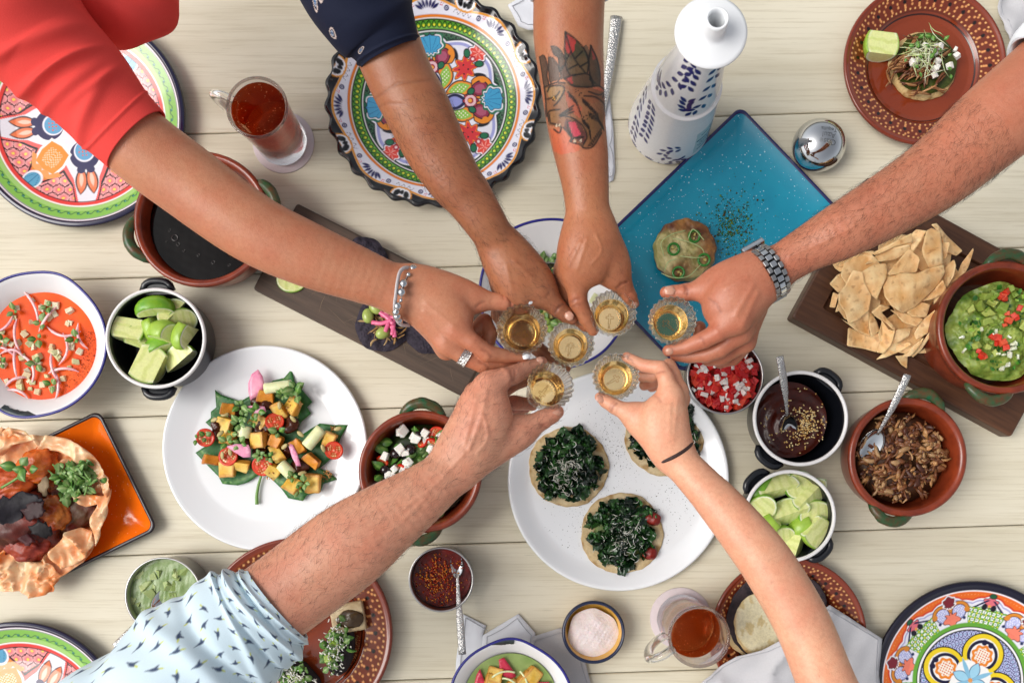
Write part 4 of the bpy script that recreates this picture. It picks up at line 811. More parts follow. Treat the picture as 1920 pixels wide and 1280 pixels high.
V,F=tube(smoothpath([P(*Z(572,748),.012),P(*Z(556,800),.011),P(*Z(545,860),.011),P(*Z(545,915),.0105)],6),np.linspace(.0016,.0026,19),10); mesh('leaf_stem',V,F,M['stem'],sal)
def tomato_half(rad,seed):
    g=np.random.default_rng(seed); prof=[(rad*math.cos(a),rad*.72*math.sin(a)) for a in np.linspace(-1.45,0,9)]+[(rad*.985,.0006)]; n=48
    top=[(rad*(1-i/14),.0006+.0003*math.sin(i)) for i in range(1,15)]; V,F=lathe(prof+top,n); r=np.hypot(V[:,0],V[:,1])/rad; th=np.arctan2(V[:,1],V[:,0]); up=np.arange(len(V))>=10*n
    p=Paint(len(V),'c4240f'); k=3; a=fold(th,seed,k); gel=ell(r*np.cos(a),r*np.sin(a),.50,0,.30,.36)
    p.m(up*1.,'dc5238'); p.m(up*np.clip(.5-gel/.08,0,1),'b8491c'); hx=np.hypot((V[:,0]/rad*4.2+seed)%1-.5,(V[:,1]/rad*4.2)%1-.5); p.m(up*(gel<-.04)*(hx<.24),'ecd49a'); p.m(up*(r>.88),'d02c16'); p.m(up*(r<.14),'e89a7c')
    return mkmesh('tomato_half',V,F,M['food_wet'],col=p.c)
TM=[tomato_half(.0128,s) for s in (1,2,3)]
for x,y,s,r in ((255,540,1.0,(.1,.1,0)),(383,645,1.05,(-.1,.1,1)),(645,450,1.0,(.3,.2,2)),(575,700,1.12,(.25,-.1,.4)),(978,612,1.0,(.1,-.2,1.6))): put('tomato_half',R.choice(TM),sal,P(*Z(x,y),.028),r,s)
def roastcube(cols,sx,sy,sz,seed):
    V,F=box(sx,sy,sz,.12,.0019)
    bm=bmesh.new(); vs=[bm.verts.new(v) for v in V]; 
    for f_ in F: bm.faces.new([vs[i] for i in f_])
    bmesh.ops.triangulate(bm,faces=bm.faces[:]); 
    for _ in range(3):
        es=[e for e in bm.edges if e.calc_length()>.003]
        if es: bmesh.ops.subdivide_edges(bm,edges=es,cuts=1); bmesh.ops.triangulate(bm,faces=bm.faces[:])
    bm.verts.index_update(); V=np.array([v.co[:] for v in bm.verts]); F=[[v.index for v in f_.verts] for f_ in bm.faces]; bm.free()
    V+=.0019*np.stack([vnoise(V,130,seed+i) for i in range(3)],1); n=np.clip(.5+.9*vnoise(V,150,seed),0,1)[:,None]; c=lin(cols[0])*(1-n)+lin(cols[1])*n
    e=np.clip((np.abs(V)/np.array([sx/2,sy/2,1])).max(1)-.82,0,.18)[:,None]*3.2; c=c*(1-e)+lin(cols[2])*e
    return mkmesh('roasted_cube',V,F,M['food'],col=c)
PC=[roastcube(('ecd078','e6b640','b8651c'),.020,.018,.013,s) for s in (1,2,3)]; SQ=[roastcube(('dd8e28','e6b04a','9a4a16'),.019,.0165,.013,s) for s in (4,5)]
for x,y,k,a in ((385,380,1,.1),(680,380,0,-.4),(770,360,0,.9),(605,310,1,.2),(565,552,0,-.05),(665,555,1,.3),(660,645,0,.9),(870,665,1,.75),(290,665,1,.1),(385,722,1,.0),(470,690,0,.15),(860,790,0,.05),(755,820,0,.5),(955,545,1,.4),(780,590,1,-.5),(380,470,1,.3),(385,550,0,.3),(570,450,1,.6),(640,720,0,.5)): put('roasted_cube',R.choice(PC if k==0 or R.random()<.5 else SQ),sal,P(*Z(x,y),.014+R.uniform(0,.008)),(R.uniform(-.5,.5),R.uniform(-.5,.5),-a),(R.uniform(.75,1.3),R.uniform(.75,1.2),R.uniform(.8,1.1)))
CH=mkmesh('mushroom_piece',*(lambda V,F:(V*[.010,.008,.006]+.0016*np.stack([vnoise(V,5,i) for i in range(3)],1),F))(*BALL3),M['food_wet'],col=np.tile(lin('4a2213'),(len(BALL3[0]),1)))
for x,y,s in ((740,470,1.3),(325,525,1),(315,480,.8),(560,490,1.2),(610,480,1.1),(790,700,1.3),(720,620,.9),(600,350,1.1),(540,345,.9),(420,400,1),(490,560,.9),(560,620,1)): put('mushroom_piece',CH,sal,P(*Z(x,y),.020),(R.uniform(-.5,.5),R.uniform(-.5,.5),R.uniform(0,6)),s)
def prism(par,name,a,b,r,m,z,n=14,flat=.8,z2=None): V,F=tube(smoothpath([P(*a,z),P((a[0]+b[0])/2,(a[1]+b[1])/2,z+.001),P(*b,z2 or z)],4),r,n,flat=flat); return mesh(name,V,F,m,par)
hp=mat('heart_of_palm','dfe2b4',.35,var=.4,vs=90,vcol='b9c684',sss=.2)
for a,b,r in (((590,265),(740,245),.0075),((825,590),(910,490),.0085),((470,535),(480,480),.0095),((680,690),(740,750),.0085)): prism(sal,'palm_heart_stick',Z(*a),Z(*b),r,hp,.028)
rdm=mat('pink_radish','e07aa0',.3,var=.7,vs=60,vcol='f2c0cf',sss=.2)
def radish(poly,z,tilt=.0): return flatleaf(sal,'radish_slice',[Z(*q) for q in poly],z,'e0709c','f0b9cc',rdm,7,.004)
radish([(555,158),(520,185),(500,235),(500,290),(512,335),(545,310),(580,280),(592,240),(580,195)],.020)
radish([(375,590),(430,575),(500,580),(513,610),(512,650),(470,652),(420,620)],.034)
radish([(722,570),(750,580),(775,630),(795,700),(770,700),(745,650)],.030)
radish([(480,365),(540,358),(590,365),(600,395),(560,405),(510,400)],.032)
for x,y,n,s in ((450,360,4,1.35),(545,395,4,1.35),(440,460,5,1.45),(470,420,4,1.1),(525,450,4,1.),(690,300,6,1.15),(760,265,4,1.7),(768,298,3,1.5),(255,535,3,1.2),(200,548,2,.9),(375,565,3,1.25),(450,570,4,1.1),(665,508,3,1.25),(560,640,5,1.0),(610,650,4,.9),(745,760,4,1.),(810,795,4,1.1),(775,835,4,.9),(400,520,3,.9)): sprig(sal,*Z(x,y),.033,n,s*.82)
sd_=mkmesh('pumpkin_seed',*(lambda V,F:(V*[.0052,.0026,.0013],F))(*BALL2),M['food'],col=np.tile(lin('b9aa72'),(len(BALL2[0]),1)))
for x,y in ((365,410),(305,440),(340,518),(672,360),(748,435),(790,520),(700,590),(395,620),(918,600),(1000,490),(800,740),(350,640)): put('pumpkin_seed',sd_,sal,P(*Z(x,y),.034),(R.uniform(-.3,.3),R.uniform(-.3,.3),R.uniform(0,6.3)),1.15)
mb=MB()
for x,y,n,sp in ((935,750,40,14),(400,665,40,14),(600,540,40,30),(970,490,20,8),(620,740,24,16),(740,380,24,30)):
    for _ in range(n): mb.add(BALL1[0]*R.uniform(.0006,.0013)+np.array(P(*Z(R.gauss(x,sp),R.gauss(y,sp)),.027 if x<900 else .014)),BALL1[1],c=R.choice(('c98a4a','a8642e','d9a868')))
tag(mb.mesh('toasted_crumbs',M['dry'],sal),kind='stuff')
# ---------------------------------------------------------------- generic heaps
def shreds(n,pos,L_,w_,cols,z,dome,m,curlk=.6,flat=.35,seg=5,zs=.004,ang=None,spread=.5):
    mb=MB()
    for i in range(n):
        p=pos(i); a=R.uniform(0,6.28) if ang is None else R.gauss(ang,spread); l=R.uniform(*L_); b=R.gauss(0,curlk); tl=R.gauss(0,.25); pts=[]
        for k in range(seg):
            u=k/(seg-1)-.5; pts.append((p.x+math.cos(a)*l*u-math.sin(a)*b*l*u*u,p.y+math.sin(a)*l*u+math.cos(a)*b*l*u*u,p.z+tl*l*u-1.2*zs*u*u*abs(b)*2+R.uniform(-1,1)*zs*.15))
        wv=R.uniform(*w_); V,F=tube(pts,wv*np.interp(np.arange(seg),[0,1,seg-2,seg-1],[.35,1,1,.3]),5,flat=flat); c=lin(R.choice(cols)); mb.add(V,F,c=c*R.uniform(.75,1.2))
    return mb
def crumple(n,pos,size,cols,m,nu=6,rough=.35,tilt=.8):     # crumpled cooked leaves
    mb=MB()
    for i in range(n):
        p=pos(i); s=R.uniform(*size); g=np.random.default_rng(R.randrange(10**6)); u,v=np.meshgrid(np.linspace(-.5,.5,nu),np.linspace(-.5,.5,nu),indexing='ij')
        V=np.stack([u.ravel(),v.ravel()*R.uniform(.45,.9),0*u.ravel()],1); V[:,:2]*=(1-.35*((2*np.abs(u.ravel()))**3))[:,None]
        V[:,2]+=rough*vnoise(V[:,:2],7,R.randrange(9999),2)*.35; V+=g.normal(0,.035,V.shape); V=rote(V*s,(R.gauss(0,tilt*.6),R.gauss(0,tilt*.6),R.uniform(0,6.3)))
        F=gridF(nu,nu); mb.add(V+np.array(p),F,c=lin(R.choice(cols))*R.uniform(.6,1.35))
    return mb
def stuff(mb,name,m,par): return tag(mb.mesh(name,m,par),kind='stuff')
# pico de gallo
cu=U3; pg=root('pico_de_gallo','chopped tomato and white onion pico de gallo heaped in the steel bowl','salsa',Vector((cu[1].x,cu[1].y,.01)))
V,F=lathe([(0,.043),(cu[2]*.5,.041),(cu[2]*.92,.034),(cu[2]*.90,.012),(0,.011)],40); mesh('salsa_base',V+np.array(cu[1]),F,mat('tomato_pulp','a81c14',.2,coat=.4,var=.5,vs=120),pg)
cubes('tomato_dice',pg,205,indisc(cu[1],cu[2]*.86,.035,.011),(.0068,.011),M['food_wet'],('c01a1c','d22d24','b01018','d8442c'),0,kinds=3)
cubes('onion_dice',pg,48,indisc(cu[1],cu[2]*.86,.040,.009),(.006,.010),M['food_wet'],('e6d6cf','eee6e0'),0,kinds=3,sq=False)
# mole
ml=fill('mole_sauce','dark red brown mole sauce sprinkled with sesame in the black pot','sauce',E2[1]+Vector((-.008,-.001,0)),.036,ln(71,.036),M['food_wet'],'3c120a',.0016,70,4,cols=('34100a','47180d'),extra=lambda xy:.0016*np.sin(np.hypot(xy[:,0]-.005,xy[:,1]+.01)*420)*np.exp(-np.hypot(xy[:,0],xy[:,1])*18)+.002*np.exp(-((xy[:,0]+.02)/.012)**2))
mb=MB(); 
for i in range(300):
    x,y=(R.gauss(1512,17),R.gauss(795,16)) if i<190 else (R.gauss(1488,36),R.gauss(800,36))
    if math.hypot(x-1490,y-786)<64: mb.add(rotz(BALL1[0]*[.0016,.0010,.0006],R.uniform(0,6.3))+np.array(P(x,y,.0378)),BALL1[1],c=R.choice(('d8b878','c79a58','e6d09c')))
tag(put('sesame_seeds',(lambda d:d)(MB().add(np.vstack(mb.V)-np.array(wloc(ml)),mb.F,c=np.vstack(mb.C)).data('sesame_seeds',M['dry'])),ml,wloc(ml)),kind='stuff')
# shredded pork
pk=root('shredded_pork','brown shredded pork piled in the cazuela','meat',Vector((C3[1].x,C3[1].y,.008)))
V,F=lathe([(0,.050),(C3[2]*.58,.046),(C3[2]*.78,.034),(C3[2]*.7,.010),(0,.009)],40); mesh('meat_base',V+np.array(C3[1])+.002*np.stack([vnoise(V,90,i) for i in range(3)],1),F,mat('pork_base','4a2c18',.5,var=.8,vs=120,vcol='24130b'),pk)
PKC=('8a5a36','a87a4c','6b3f24','5a3018','b08a60','7c4c2c','4a2414')
for k in range(110):
    p=indisc(C3[1]+Vector((.001,-.001,0)),C3[2]*.70,.046,.012)(0); mb=shreds(5,lambda i:Vector((R.gauss(0,.0028),R.gauss(0,.0024),R.gauss(0,.0014))),(.009,.019),(.0014,.0040),PKC,0,0,None,curlk=1.0,flat=.6,ang=0,spread=.4)
    if k<40: PKM=globals().setdefault('PKM',[]); PKM.append(mb.data('pork_shred',M['food']))
    put('pork_shred',R.choice(PKM),pk,p,(R.gauss(0,.35),R.gauss(0,.35),R.uniform(0,6.3)),R.uniform(.8,1.2))
# guacamole
gm=fill('guacamole','chunky green guacamole topped with tomato and onion in the cazuela on the chip board','guacamole',C4[1]+Vector((.004,-.002,0)),.060,ln(92,.06),M['food'],'6d8a2e',.005,110,5,dome=.014,cols=('4d6f1e','a4b454'),n=70,irr=.02,extra=lambda xy:.0032*np.abs(vnoise(xy,240,8,3)))
GP=lambda x,y,z=.078:P(x,y,z)
gl=crumple(150,lambda i:(lambda a,q:P(1880+q*math.cos(a),614+q*math.sin(a),.0745))(R.uniform(0,6.3),82*R.random()**.55),(.004,.010),('2f6a1c','4a8a2a','1f5216','86a63c'),None,nu=4,tilt=.6); tag(MB().add(np.vstack(gl.V)-np.array(wloc(gm)),gl.F,c=np.vstack(gl.C)) and put('cilantro_bits',MB().add(np.vstack(gl.V)-np.array(wloc(gm)),gl.F,c=np.vstack(gl.C)).data('cilantro_bits',M['leaf']),gm,wloc(gm)),kind='stuff')
cubes('tomato_dice',gm,22,lambda i:GP(*((lambda c:(c[0]+R.gauss(0,6),c[1]+R.gauss(0,6)))(((1880,555),(1885,597),(1905,593),(1875,632),(1880,645),(1868,640),(1838,663))[i%7])),.0765),(.005,.0085),M['food_wet'],('d0402c','c8321f','da5a3a'),0)
cubes('onion_dice',gm,18,lambda i:GP(*((lambda c:(c[0]+R.gauss(0,9),c[1]+R.gauss(0,11)))(((1893,655),(1890,668),(1800,635),(1897,640),(1880,680),(1850,620))[i%6])),.0765),(.004,.0075),M['food_wet'],('dfe4c8','e8ecd8'),0,sq=False)
cubes('avocado_chunk',gm,26,lambda i:(lambda a,q:P(1878+q*math.cos(a),616+q*math.sin(a),.0735))(R.uniform(0,6.3),78*R.random()**.5),(.007,.012),M['food'],('8ea244','7a9434','a8b458'),0,jit=.25)
# red chile salsa
rs=fill('chile_salsa','dark red chile oil salsa with orange crisp flakes in the small steel cup','salsa',U1[1],.034,U1[2]*.90,M['food_wet'],'5a0e06',.0008,120,6,cols=('4c0a06','82180a'))
mb=MB(); 
for i in range(520):
    q=(R.gauss(-4,22),R.gauss(0,24))
    if math.hypot(*q)<50: p=P(827+q[0],1086+q[1],.0355)-Vector(wloc(rs)); s=R.uniform(.0007,.0019); mb.add(rote(BALL1[0]*[s,s*.8,s*.6],(R.random(),R.random(),R.random()*6))+np.array(p)+[0,0,R.uniform(0,.003)*math.exp(-(q[0]**2+q[1]**2)/900)],BALL1[1],c=R.choice(('b8420e','d07a20','9a240c','e09638','86180a','c05a18')))
tag(put('chile_crisps',mb.data('chile_crisps',M['food_wet']),rs,wloc(rs)),kind='stuff')
# green salsa
gs=fill('green_salsa','pale green avocado salsa with soft chunks in the steel bowl','salsa',U2[1],.042,U2[2]*.945,M['food_wet'],'7d955c',.0009,120,7,cols=('708a4c','93a872'))
cubes('avocado_chunk',gs,30,lambda i:(lambda a,q:P(306+a*math.cos(q),1116+a*math.sin(q),.0390))(62*math.sqrt(R.random()),R.uniform(0,6.3)),(.006,.012),M['food_wet'],('9fb070','93a860','b2be80'),0,jit=.3,flat=.5)
# salt
fill('coarse_salt','white coarse salt heaped in the small yellow bowl','salt',P(1110,1183,0),.019,ln(48,.02),mat('salt_crystals','e9dedd',.6,var=.35,vs=500,vcol='c9b0a8',bump=.8,bs=900,sss=.3),'e9dedd',.0012,200,8,dome=.006,irr=.025)
# green soup
go=fill('green_soup','pale green herb soup with watermelon radish and squash in the lobed white bowl','soup',B3[1],.040,ln(88,.04),M['soup'],'869c58',.0006,70,9,cols=('7a9450','9aac6c'))
for poly,cc in (([(935,1235),(945,1231),(962,1255),(968,1266),(955,1272),(938,1262)],'d8405a'),([(893,1265),(900,1252),(912,1285),(900,1310),(885,1300)],'d8405a'),([(1000,1278),(1030,1276),(1030,1296),(1005,1292)],'d8405a')):
    o=flatleaf(go,'radish_slice',poly,.0425,'cf3a52','e8a0a8',M['food_wet'],3,.004)
for x,y,c_ in ((930,1266,0),(985,1270,0),(995,1262,0),(920,1275,0),(960,1290,0)): put('squash_cube',PC[0],go,P(x,y,.035),(.3,.2,R.uniform(0,3)),1.0)
for x,y,L_,a,b in ((940,1262,50,-.3,.7),(985,1275,40,1.2,.5),(955,1275,36,.4,.6)): V,F=strip(curl(x,y,L_,a,b,.046),.0014); mesh('onion_strip',V,F,hp,go)
# small salad in the enamel bowl under the glasses
bs=root('bowl_salad','green bean and herb salad in the white bowl under the raised glasses','salad',Vector((B2[1].x,B2[1].y,.006)))
V,F=lathe([(0,.024),(ln(48),.020),(ln(58),.012),(0,.008)],40); mesh('salad_base',V+np.array([P(1030,550).x,P(1030,550).y,0]),F,mat('dark_dressing','2a1c10',.2,coat=.3,var=.6,vs=120,vcol='4a5a24'),bs)
be=[mkmesh('chickpea',BALL2[0]*[.0052,.0048,.0045],BALL2[1],M['food'],col=np.tile(lin(c),(len(BALL2[0]),1))) for c in ('d8c890','c9b46a','8aa64a')]
for i in range(62): put('chickpea',R.choice(be),bs,P(R.gauss(1026,20),R.gauss(562,36),.024+R.uniform(-.002,.003)),(0,0,R.random()*6))
for i in range(34): put('herb_leaf',R.choice(SL),bs,P(R.gauss(1030,20),R.gauss(545,34),.028),(R.gauss(0,.4),R.gauss(-.2,.4),R.random()*6.3),R.uniform(.9,1.6))
put('basil_leaf',leafmesh('basil_leaf',.026,.019,.3,col='2c5a26',col2='5c8a44'),bs,P(1026,505,.034),(.2,-.2,-1.0)); put('jicama_stick',mkmesh('jicama_stick',*box(.016,.007,.005,.2),hp),bs,P(1030,518,.032),(0,.2,-.8)); put('jicama_stick',bpy.data.meshes['jicama_stick'],bs,P(1112,560,.030),(0,.1,1.0),.9)
st_=M['stem']; 
for x,y in ((1012,497),(1044,560),(1052,575),(1060,590)): V,F=lathe([(.003,0),(.0045,.001),(.0045,.006),(.003,.007)],14); put('pepper_ring',mkmesh('pepper_ring',V,F,mat('green_pepper','3a8a2a',.25,coat=.3)) if 'pepper_ring' not in bpy.data.meshes else bpy.data.meshes['pepper_ring'],bs,P(x,y,.026),(.4,.3,0),1.3)
mb=MB()
for _ in range(260):
    a=R.gauss(2.9,.35) if R.random()<.5 else R.gauss(-.9,.4); q=R.uniform(95,125); x,y=1039+q*math.cos(a),551-q*math.sin(a); k=(q/141-.28)/.72; s=R.uniform(.0004,.0014); mb.add(rotz(BALL1[0]*[s*R.uniform(1,3),s,s*.3],R.random()*6)+np.array(P(x,y,.055*k**1.08+.0005)),BALL1[1],c=R.choice(('7a6440','93794e','5e4a2c')))
tag(mb.mesh('dressing_smear',M['dry'],bs),kind='stuff')
# salad in the cazuela under the forearm
cs=root('cheese_salad','tomato, white cheese and greens salad inside the cazuela','salad',Vector((C2[1].x,C2[1].y,.008)))
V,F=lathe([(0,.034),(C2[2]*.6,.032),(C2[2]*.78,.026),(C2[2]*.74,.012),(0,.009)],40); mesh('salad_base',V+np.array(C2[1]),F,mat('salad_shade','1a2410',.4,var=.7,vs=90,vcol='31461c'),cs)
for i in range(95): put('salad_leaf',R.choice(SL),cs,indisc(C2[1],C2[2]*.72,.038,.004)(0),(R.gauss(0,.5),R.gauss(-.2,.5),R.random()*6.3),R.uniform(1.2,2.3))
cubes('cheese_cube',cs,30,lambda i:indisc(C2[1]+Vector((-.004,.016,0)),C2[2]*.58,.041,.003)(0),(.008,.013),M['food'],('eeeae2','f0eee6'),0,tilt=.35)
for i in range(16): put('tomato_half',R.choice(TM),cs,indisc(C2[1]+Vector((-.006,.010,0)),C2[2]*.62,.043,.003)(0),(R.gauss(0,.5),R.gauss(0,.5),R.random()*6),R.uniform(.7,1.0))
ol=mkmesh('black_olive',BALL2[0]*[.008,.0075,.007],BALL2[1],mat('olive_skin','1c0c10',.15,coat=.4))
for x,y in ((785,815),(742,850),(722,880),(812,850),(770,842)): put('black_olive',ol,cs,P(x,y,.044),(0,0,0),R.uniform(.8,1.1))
# ---------------------------------------------------------------- tostadas
def tortilla(par,name,px,py,rp,z,cols,seed,th=.003,wav=.0015,spots='8a5a26',dens=.12,m=None,own=None):
    rad=ln(rp,z); nr,na=34,110; rr=np.linspace(0,1,nr)[:,None]*np.ones(na)[None]; tt=np.arange(na)*2*math.pi/na*np.ones(nr)[:,None]; ir=1+.012*np.sin(tt*5+seed)+.008*np.sin(tt*11+seed)+.006*np.sin(tt*23+seed)
    X=(rad*rr*np.cos(tt)*ir).ravel(); Y=(rad*rr*np.sin(tt)*ir).ravel(); xy=np.stack([X,Y],1); n=.5+.5*vnoise(xy,90,seed,4); Zt=wav*vnoise(xy,40,seed+1)-.0015*(rr.ravel()**8)
    c=lin(cols[0])*(1-n[:,None])+lin(cols[1])*n[:,None]; k=np.clip((vnoise(xy,230,seed+2,3)-.35)*3,0,.8)[:,None]; c=c*(1-k)+lin(spots)*k
    e=(sstep(.9,1,rr.ravel())*.35)[:,None]; c=c*(1-e)+lin(spots)*e
    V=np.vstack([np.c_[X,Y,Zt+th],np.c_[X*.985,Y*.985,np.minimum(Zt,0)]]); F=gridF(nr,na,True); N=nr*na
    side=[[ (nr-1)*na+j,N+(nr-1)*na+j,N+(nr-1)*na+(j+1)%na,(nr-1)*na+(j+1)%na][::-1] for j in range(na)]
    F=np.vstack([F[:,::-1],F+N,np.array(side)[:, ::-1]]); V=V+np.array(P(px,py,z))
    return mesh(name,V,F,m or M['dry'],par,at=None if par is not None else P(px,py,z),col=np.vstack([c,c]))
def mound(px,py,rp,z0,hgt,irr=0): 
    def f(i):
        a=R.uniform(0,6.28); q=math.sqrt(R.random())*(1+irr*math.sin(3*a+px)); return P(px+rp*q*math.cos(a),py+rp*q*math.sin(a),z0+hgt*(1-min(q,1)**2)+R.uniform(-.001,.002))
    return f
KG=('16301a','1c3a1e','0f2414','24481f','2f5a26','122a1a')
for i,(px,py,rr,label,ox,oy) in enumerate(((1066,875,75,'kale tostada at the left of the white plate, thickest grated cheese in its middle',2,-2),(1166,1000,77,'lowest kale tostada on the white plate with two dried tomatoes at its edge',0,-2),(1245,818,74,'kale tostada at the upper right of the white plate, partly under the hand',4,0))):
    t=root('kale_tostada',label,'tostada',P(px,py,.0065),'kale tostadas on the white plate'); tortilla(t,'tortilla',px,py,rr,.0065,('c9ad7c','dcc9a2'),20+i,spots='a07a42')
    V,F=BALL3; mesh('avocado_layer',V*[ln(rr*.66),ln(rr*.66),.007]+np.array(P(px+ox,py+oy,.0105))+.003*np.stack([vnoise(V,4,i),vnoise(V,4,i+1),vnoise(V,6,i+2)*.5],1),F,mat('mashed_avocado','6f7f3a',.5,var=.7,vs=90,vcol='2a3c18') if i==0 else bpy.data.materials['mashed_avocado'],t)
    for k in range(165):
        if k<14 and i==0: bpy.data.meshes.new; KM=globals().setdefault('KM',[]); KM.append(crumple(1,lambda _:Vector((0,0,0)),(.021,.030),KG,None,nu=8,rough=.6,tilt=.0).data('kale_leaf',M['kale'] if 'kale' in M else M.setdefault('kale',mat('cooked_kale',attr=True,rough=.22,var=.4,vs=160,bump=.4,bs=260,coat=.25))))
        p=mound(px+ox,py+oy,rr*.83,.0125,.011,.10)(0); put('kale_leaf',R.choice(KM),t,p,(R.gauss(0,.55),R.gauss(0,.55),R.uniform(0,6.3)),R.uniform(.5,1.05))
    mb=shreds(90 if i else 150,lambda _:P(px+R.gauss(-6 if i==0 else 4,16 if i==0 else 19),py+R.gauss(6 if i==0 else 8,20 if i==0 else 22),.0285-R.uniform(0,.003)),(.004,.011),(.00025,.0005),('e8e4d4','f2efe4','d8d4c4'),0,0,None,curlk=1.0); stuff(mb,'grated_cheese',M['food'],t)
    if i==1:
        for x,y in ((1225,972),(1218,1036)): put('dried_tomato',mkmesh('dried_tomato',BALL3[0]*[.0105,.0095,.006]+.0012*np.stack([vnoise(BALL3[0],6,k) for k in range(3)],1),BALL3[1],mat('dried_tomato_skin','8a2014',.35,var=.7,vs=120,vcol='501008',bump=.5,bs=200)) if 'dried_tomato' not in bpy.data.meshes else bpy.data.meshes['dried_tomato'],t,P(x,y,.014))
ash=MB()
for i in range(1300):
    cx,cy,sx,sy=R.choice(((1150,870,34,60),(1160,780,60,40),(1100,990,40,50),(1270,930,35,50),(1150,830,24,40),(1120,950,90,90))); x,y=R.gauss(cx,sx),R.gauss(cy,sy)
    if math.hypot(x-1160,y-900)<165: s=abs(R.gauss(0,.00018))+.00013; ash.add(np.array([[-s,-s,0],[s,-s,0],[s,s,0],[-s,s,0],[0,0,s]])+np.array(P(x,y,.0062)),[[0,1,4],[1,2,4],[2,3,4],[3,0,4]],c='33302e')
tag(ash.mesh('black_ash_dust',M['dry'],at=P(1160,900,.0062),smooth=False),'fine dark ash sprinkled over the plate of kale tostadas','garnish',kind='stuff')
# meat tostada
mt=root('meat_tostada','single shredded meat tostada with sprouts on the brown clay plate','tostada',P(1729,126,.0065)); tortilla(mt,'tortilla',1729,126,64,.0065,('c9a66c','dcc08c'),31)
fl=fill('green_sauce','x','sauce',P(1729,126),.011,ln(57),M['food_wet'],'33401a',.001,130,3,cols=('2c3816','525a24'),irr=.02); del fl['label'],fl['category']; fl.parent=mt; fl.location=Vector(fl.location)-wloc(mt)
for k in range(46):
    x,y=R.gauss(1727,24),R.gauss(128,22); mb=shreds(3,lambda i:Vector((R.gauss(0,.001),R.gauss(0,.0015),R.gauss(0,.0008))),(.018,.032),(.001,.0022),('7a4a2c','94643c','6a3a20','a8794e'),0,0,None,curlk=.3,flat=.6,ang=.45,spread=.22); put('meat_shred',mb.data('meat_shred',M['food']),mt,P(x,y,.016+R.uniform(0,.004)),(R.gauss(0,.15),R.gauss(0,.15),R.gauss(0,.45)),1)
mb=shreds(60,lambda i:P(R.gauss(1736,14),R.gauss(106,16),.026+R.uniform(0,.006)),(.020,.038),(.0004,.0007),('c8d49c','b4c480','dfe4c0'),0,0,None,curlk=.5,flat=.9,zs=.01); stuff(mb,'sprouts',M['leaf'],mt)
for i in range(22): put('sprout_leaf',SL[2],mt,P(R.gauss(1742,22),R.gauss(96,20),.031),(R.gauss(0,.4),R.gauss(-.2,.4),R.random()*6.3),R.uniform(.5,.85))
cubes('onion_dice',mt,14,lambda i:P(R.gauss(1748,20),R.gauss(118,26),.023),(.005,.008),M['food_wet'],('e8e4dc',),0)
# layered cake on the teal tray
ck=root('layered_tostada_tower','round toasted layered tostada with pepper rings and sprouts on the teal plate','tostada',P(1282,480,.0045))
V,F=lathe([(0,.026),(ln(44),.026),(ln(54),.023),(ln(57),.016),(ln(56),.008),(ln(52),.002),(ln(50),0),(0,0)],120,lambda z_,t,i:1+.02*np.sin(9*t)+.015*np.sin(17*t+1)); dv=V.copy()
V,F=lathe(dense([(0,.026),(ln(44),.026),(ln(54),.0235),(ln(58),.016),(ln(57),.008),(ln(53),.001)],.0012),150,lambda z_,t,i:1+.018*np.sin(9*t)+.013*np.sin(17*t+1))
bmp=vnoise(V,150,2,4); V=V+np.c_[0*bmp,0*bmp,.0030*np.abs(vnoise(V[:,:2],150,5,4))*(V[:,2]>.02)]; w1=sstep(-.3,.5,.7*vnoise(V[:,:2],70,14,3)+1.1*sstep(-.012,.03,V[:,1]+.4*V[:,0])-.35)[:,None]; n1=np.clip(.5+.7*bmp,0,1)[:,None]
c=(lin('d8ca92')*(1-n1)+lin('98904e')*n1)*(1-w1)+(lin('a8743c')*(1-n1)+lin('5e3016')*n1)*w1; lowz=(V[:,2]<.0155)[:,None]; c=np.where(lowz,lin('8a3020')*(1-n1)+lin('2c3a18')*n1,c)
mesh('toasted_top',V+np.array(P(1280,474,.0045)),F,M['food'],ck,col=c)
def ringpiece(par,name,px,py,z,r0,r1,m): V,F=lathe([(r0,-.0008),(r0,.0010),(r1,.0012),(r1*1.02,-.0008)],28); put(name,mkmesh(name,V,F,m) if name not in bpy.data.meshes else bpy.data.meshes[name],par,P(px,py,z),(R.gauss(0,.15),R.gauss(0,.15),R.random()*6))
jp=mat('serrano_ring','2f7a24',.22,coat=.3)
for x,y in ((1263,467),(1302,443),(1272,511),(1320,487)):
    ringpiece(ck,'serrano_ring',x,y,.034,.0060,.0090,jp); cubes('pepper_seed',ck,4,lambda i:P(x+R.gauss(0,2.5),y+R.gauss(0,2.5),.0325),(.0018,.003),M['food'],('d9c878',),0)
for pts in ([(1245,480),(1240,455),(1258,440),(1285,432)],[(1262,447),(1290,453),(1315,465),(1322,480)],[(1240,512),(1260,520),(1290,518),(1315,495)],[(1246,508),(1252,492),(1268,485)],[(1290,448),(1300,430),(1320,450)],[(1275,480),(1300,483),(1322,482)]): V,F=tube(smoothpath([P(x,y,.036+.004*math.sin(i*1.3)) for i,(x,y) in enumerate(pts)],8),.0006,6); mesh('sprout_stem',V,F,mat('pale_sprout','b8c88a',.4) if 'pale_sprout' not in bpy.data.materials else bpy.data.materials['pale_sprout'],ck)
mb=MB()
for i in range(900):
    x,y=(R.gauss(1372,22),R.gauss(425,26)) if i<780 else (R.gauss(1365,42),R.gauss(395,40))
    if 1305<x<1470 and 320<y<500: s=abs(R.gauss(0,.0006))+.0002; mb.add(BALL1[0]*[s,s,s*.5]+np.array(P(x,y,.0052)),BALL1[1],c=R.choice(('2c5a2a','3a6a2a','4a3a1c','224a2a','5a7a30')))
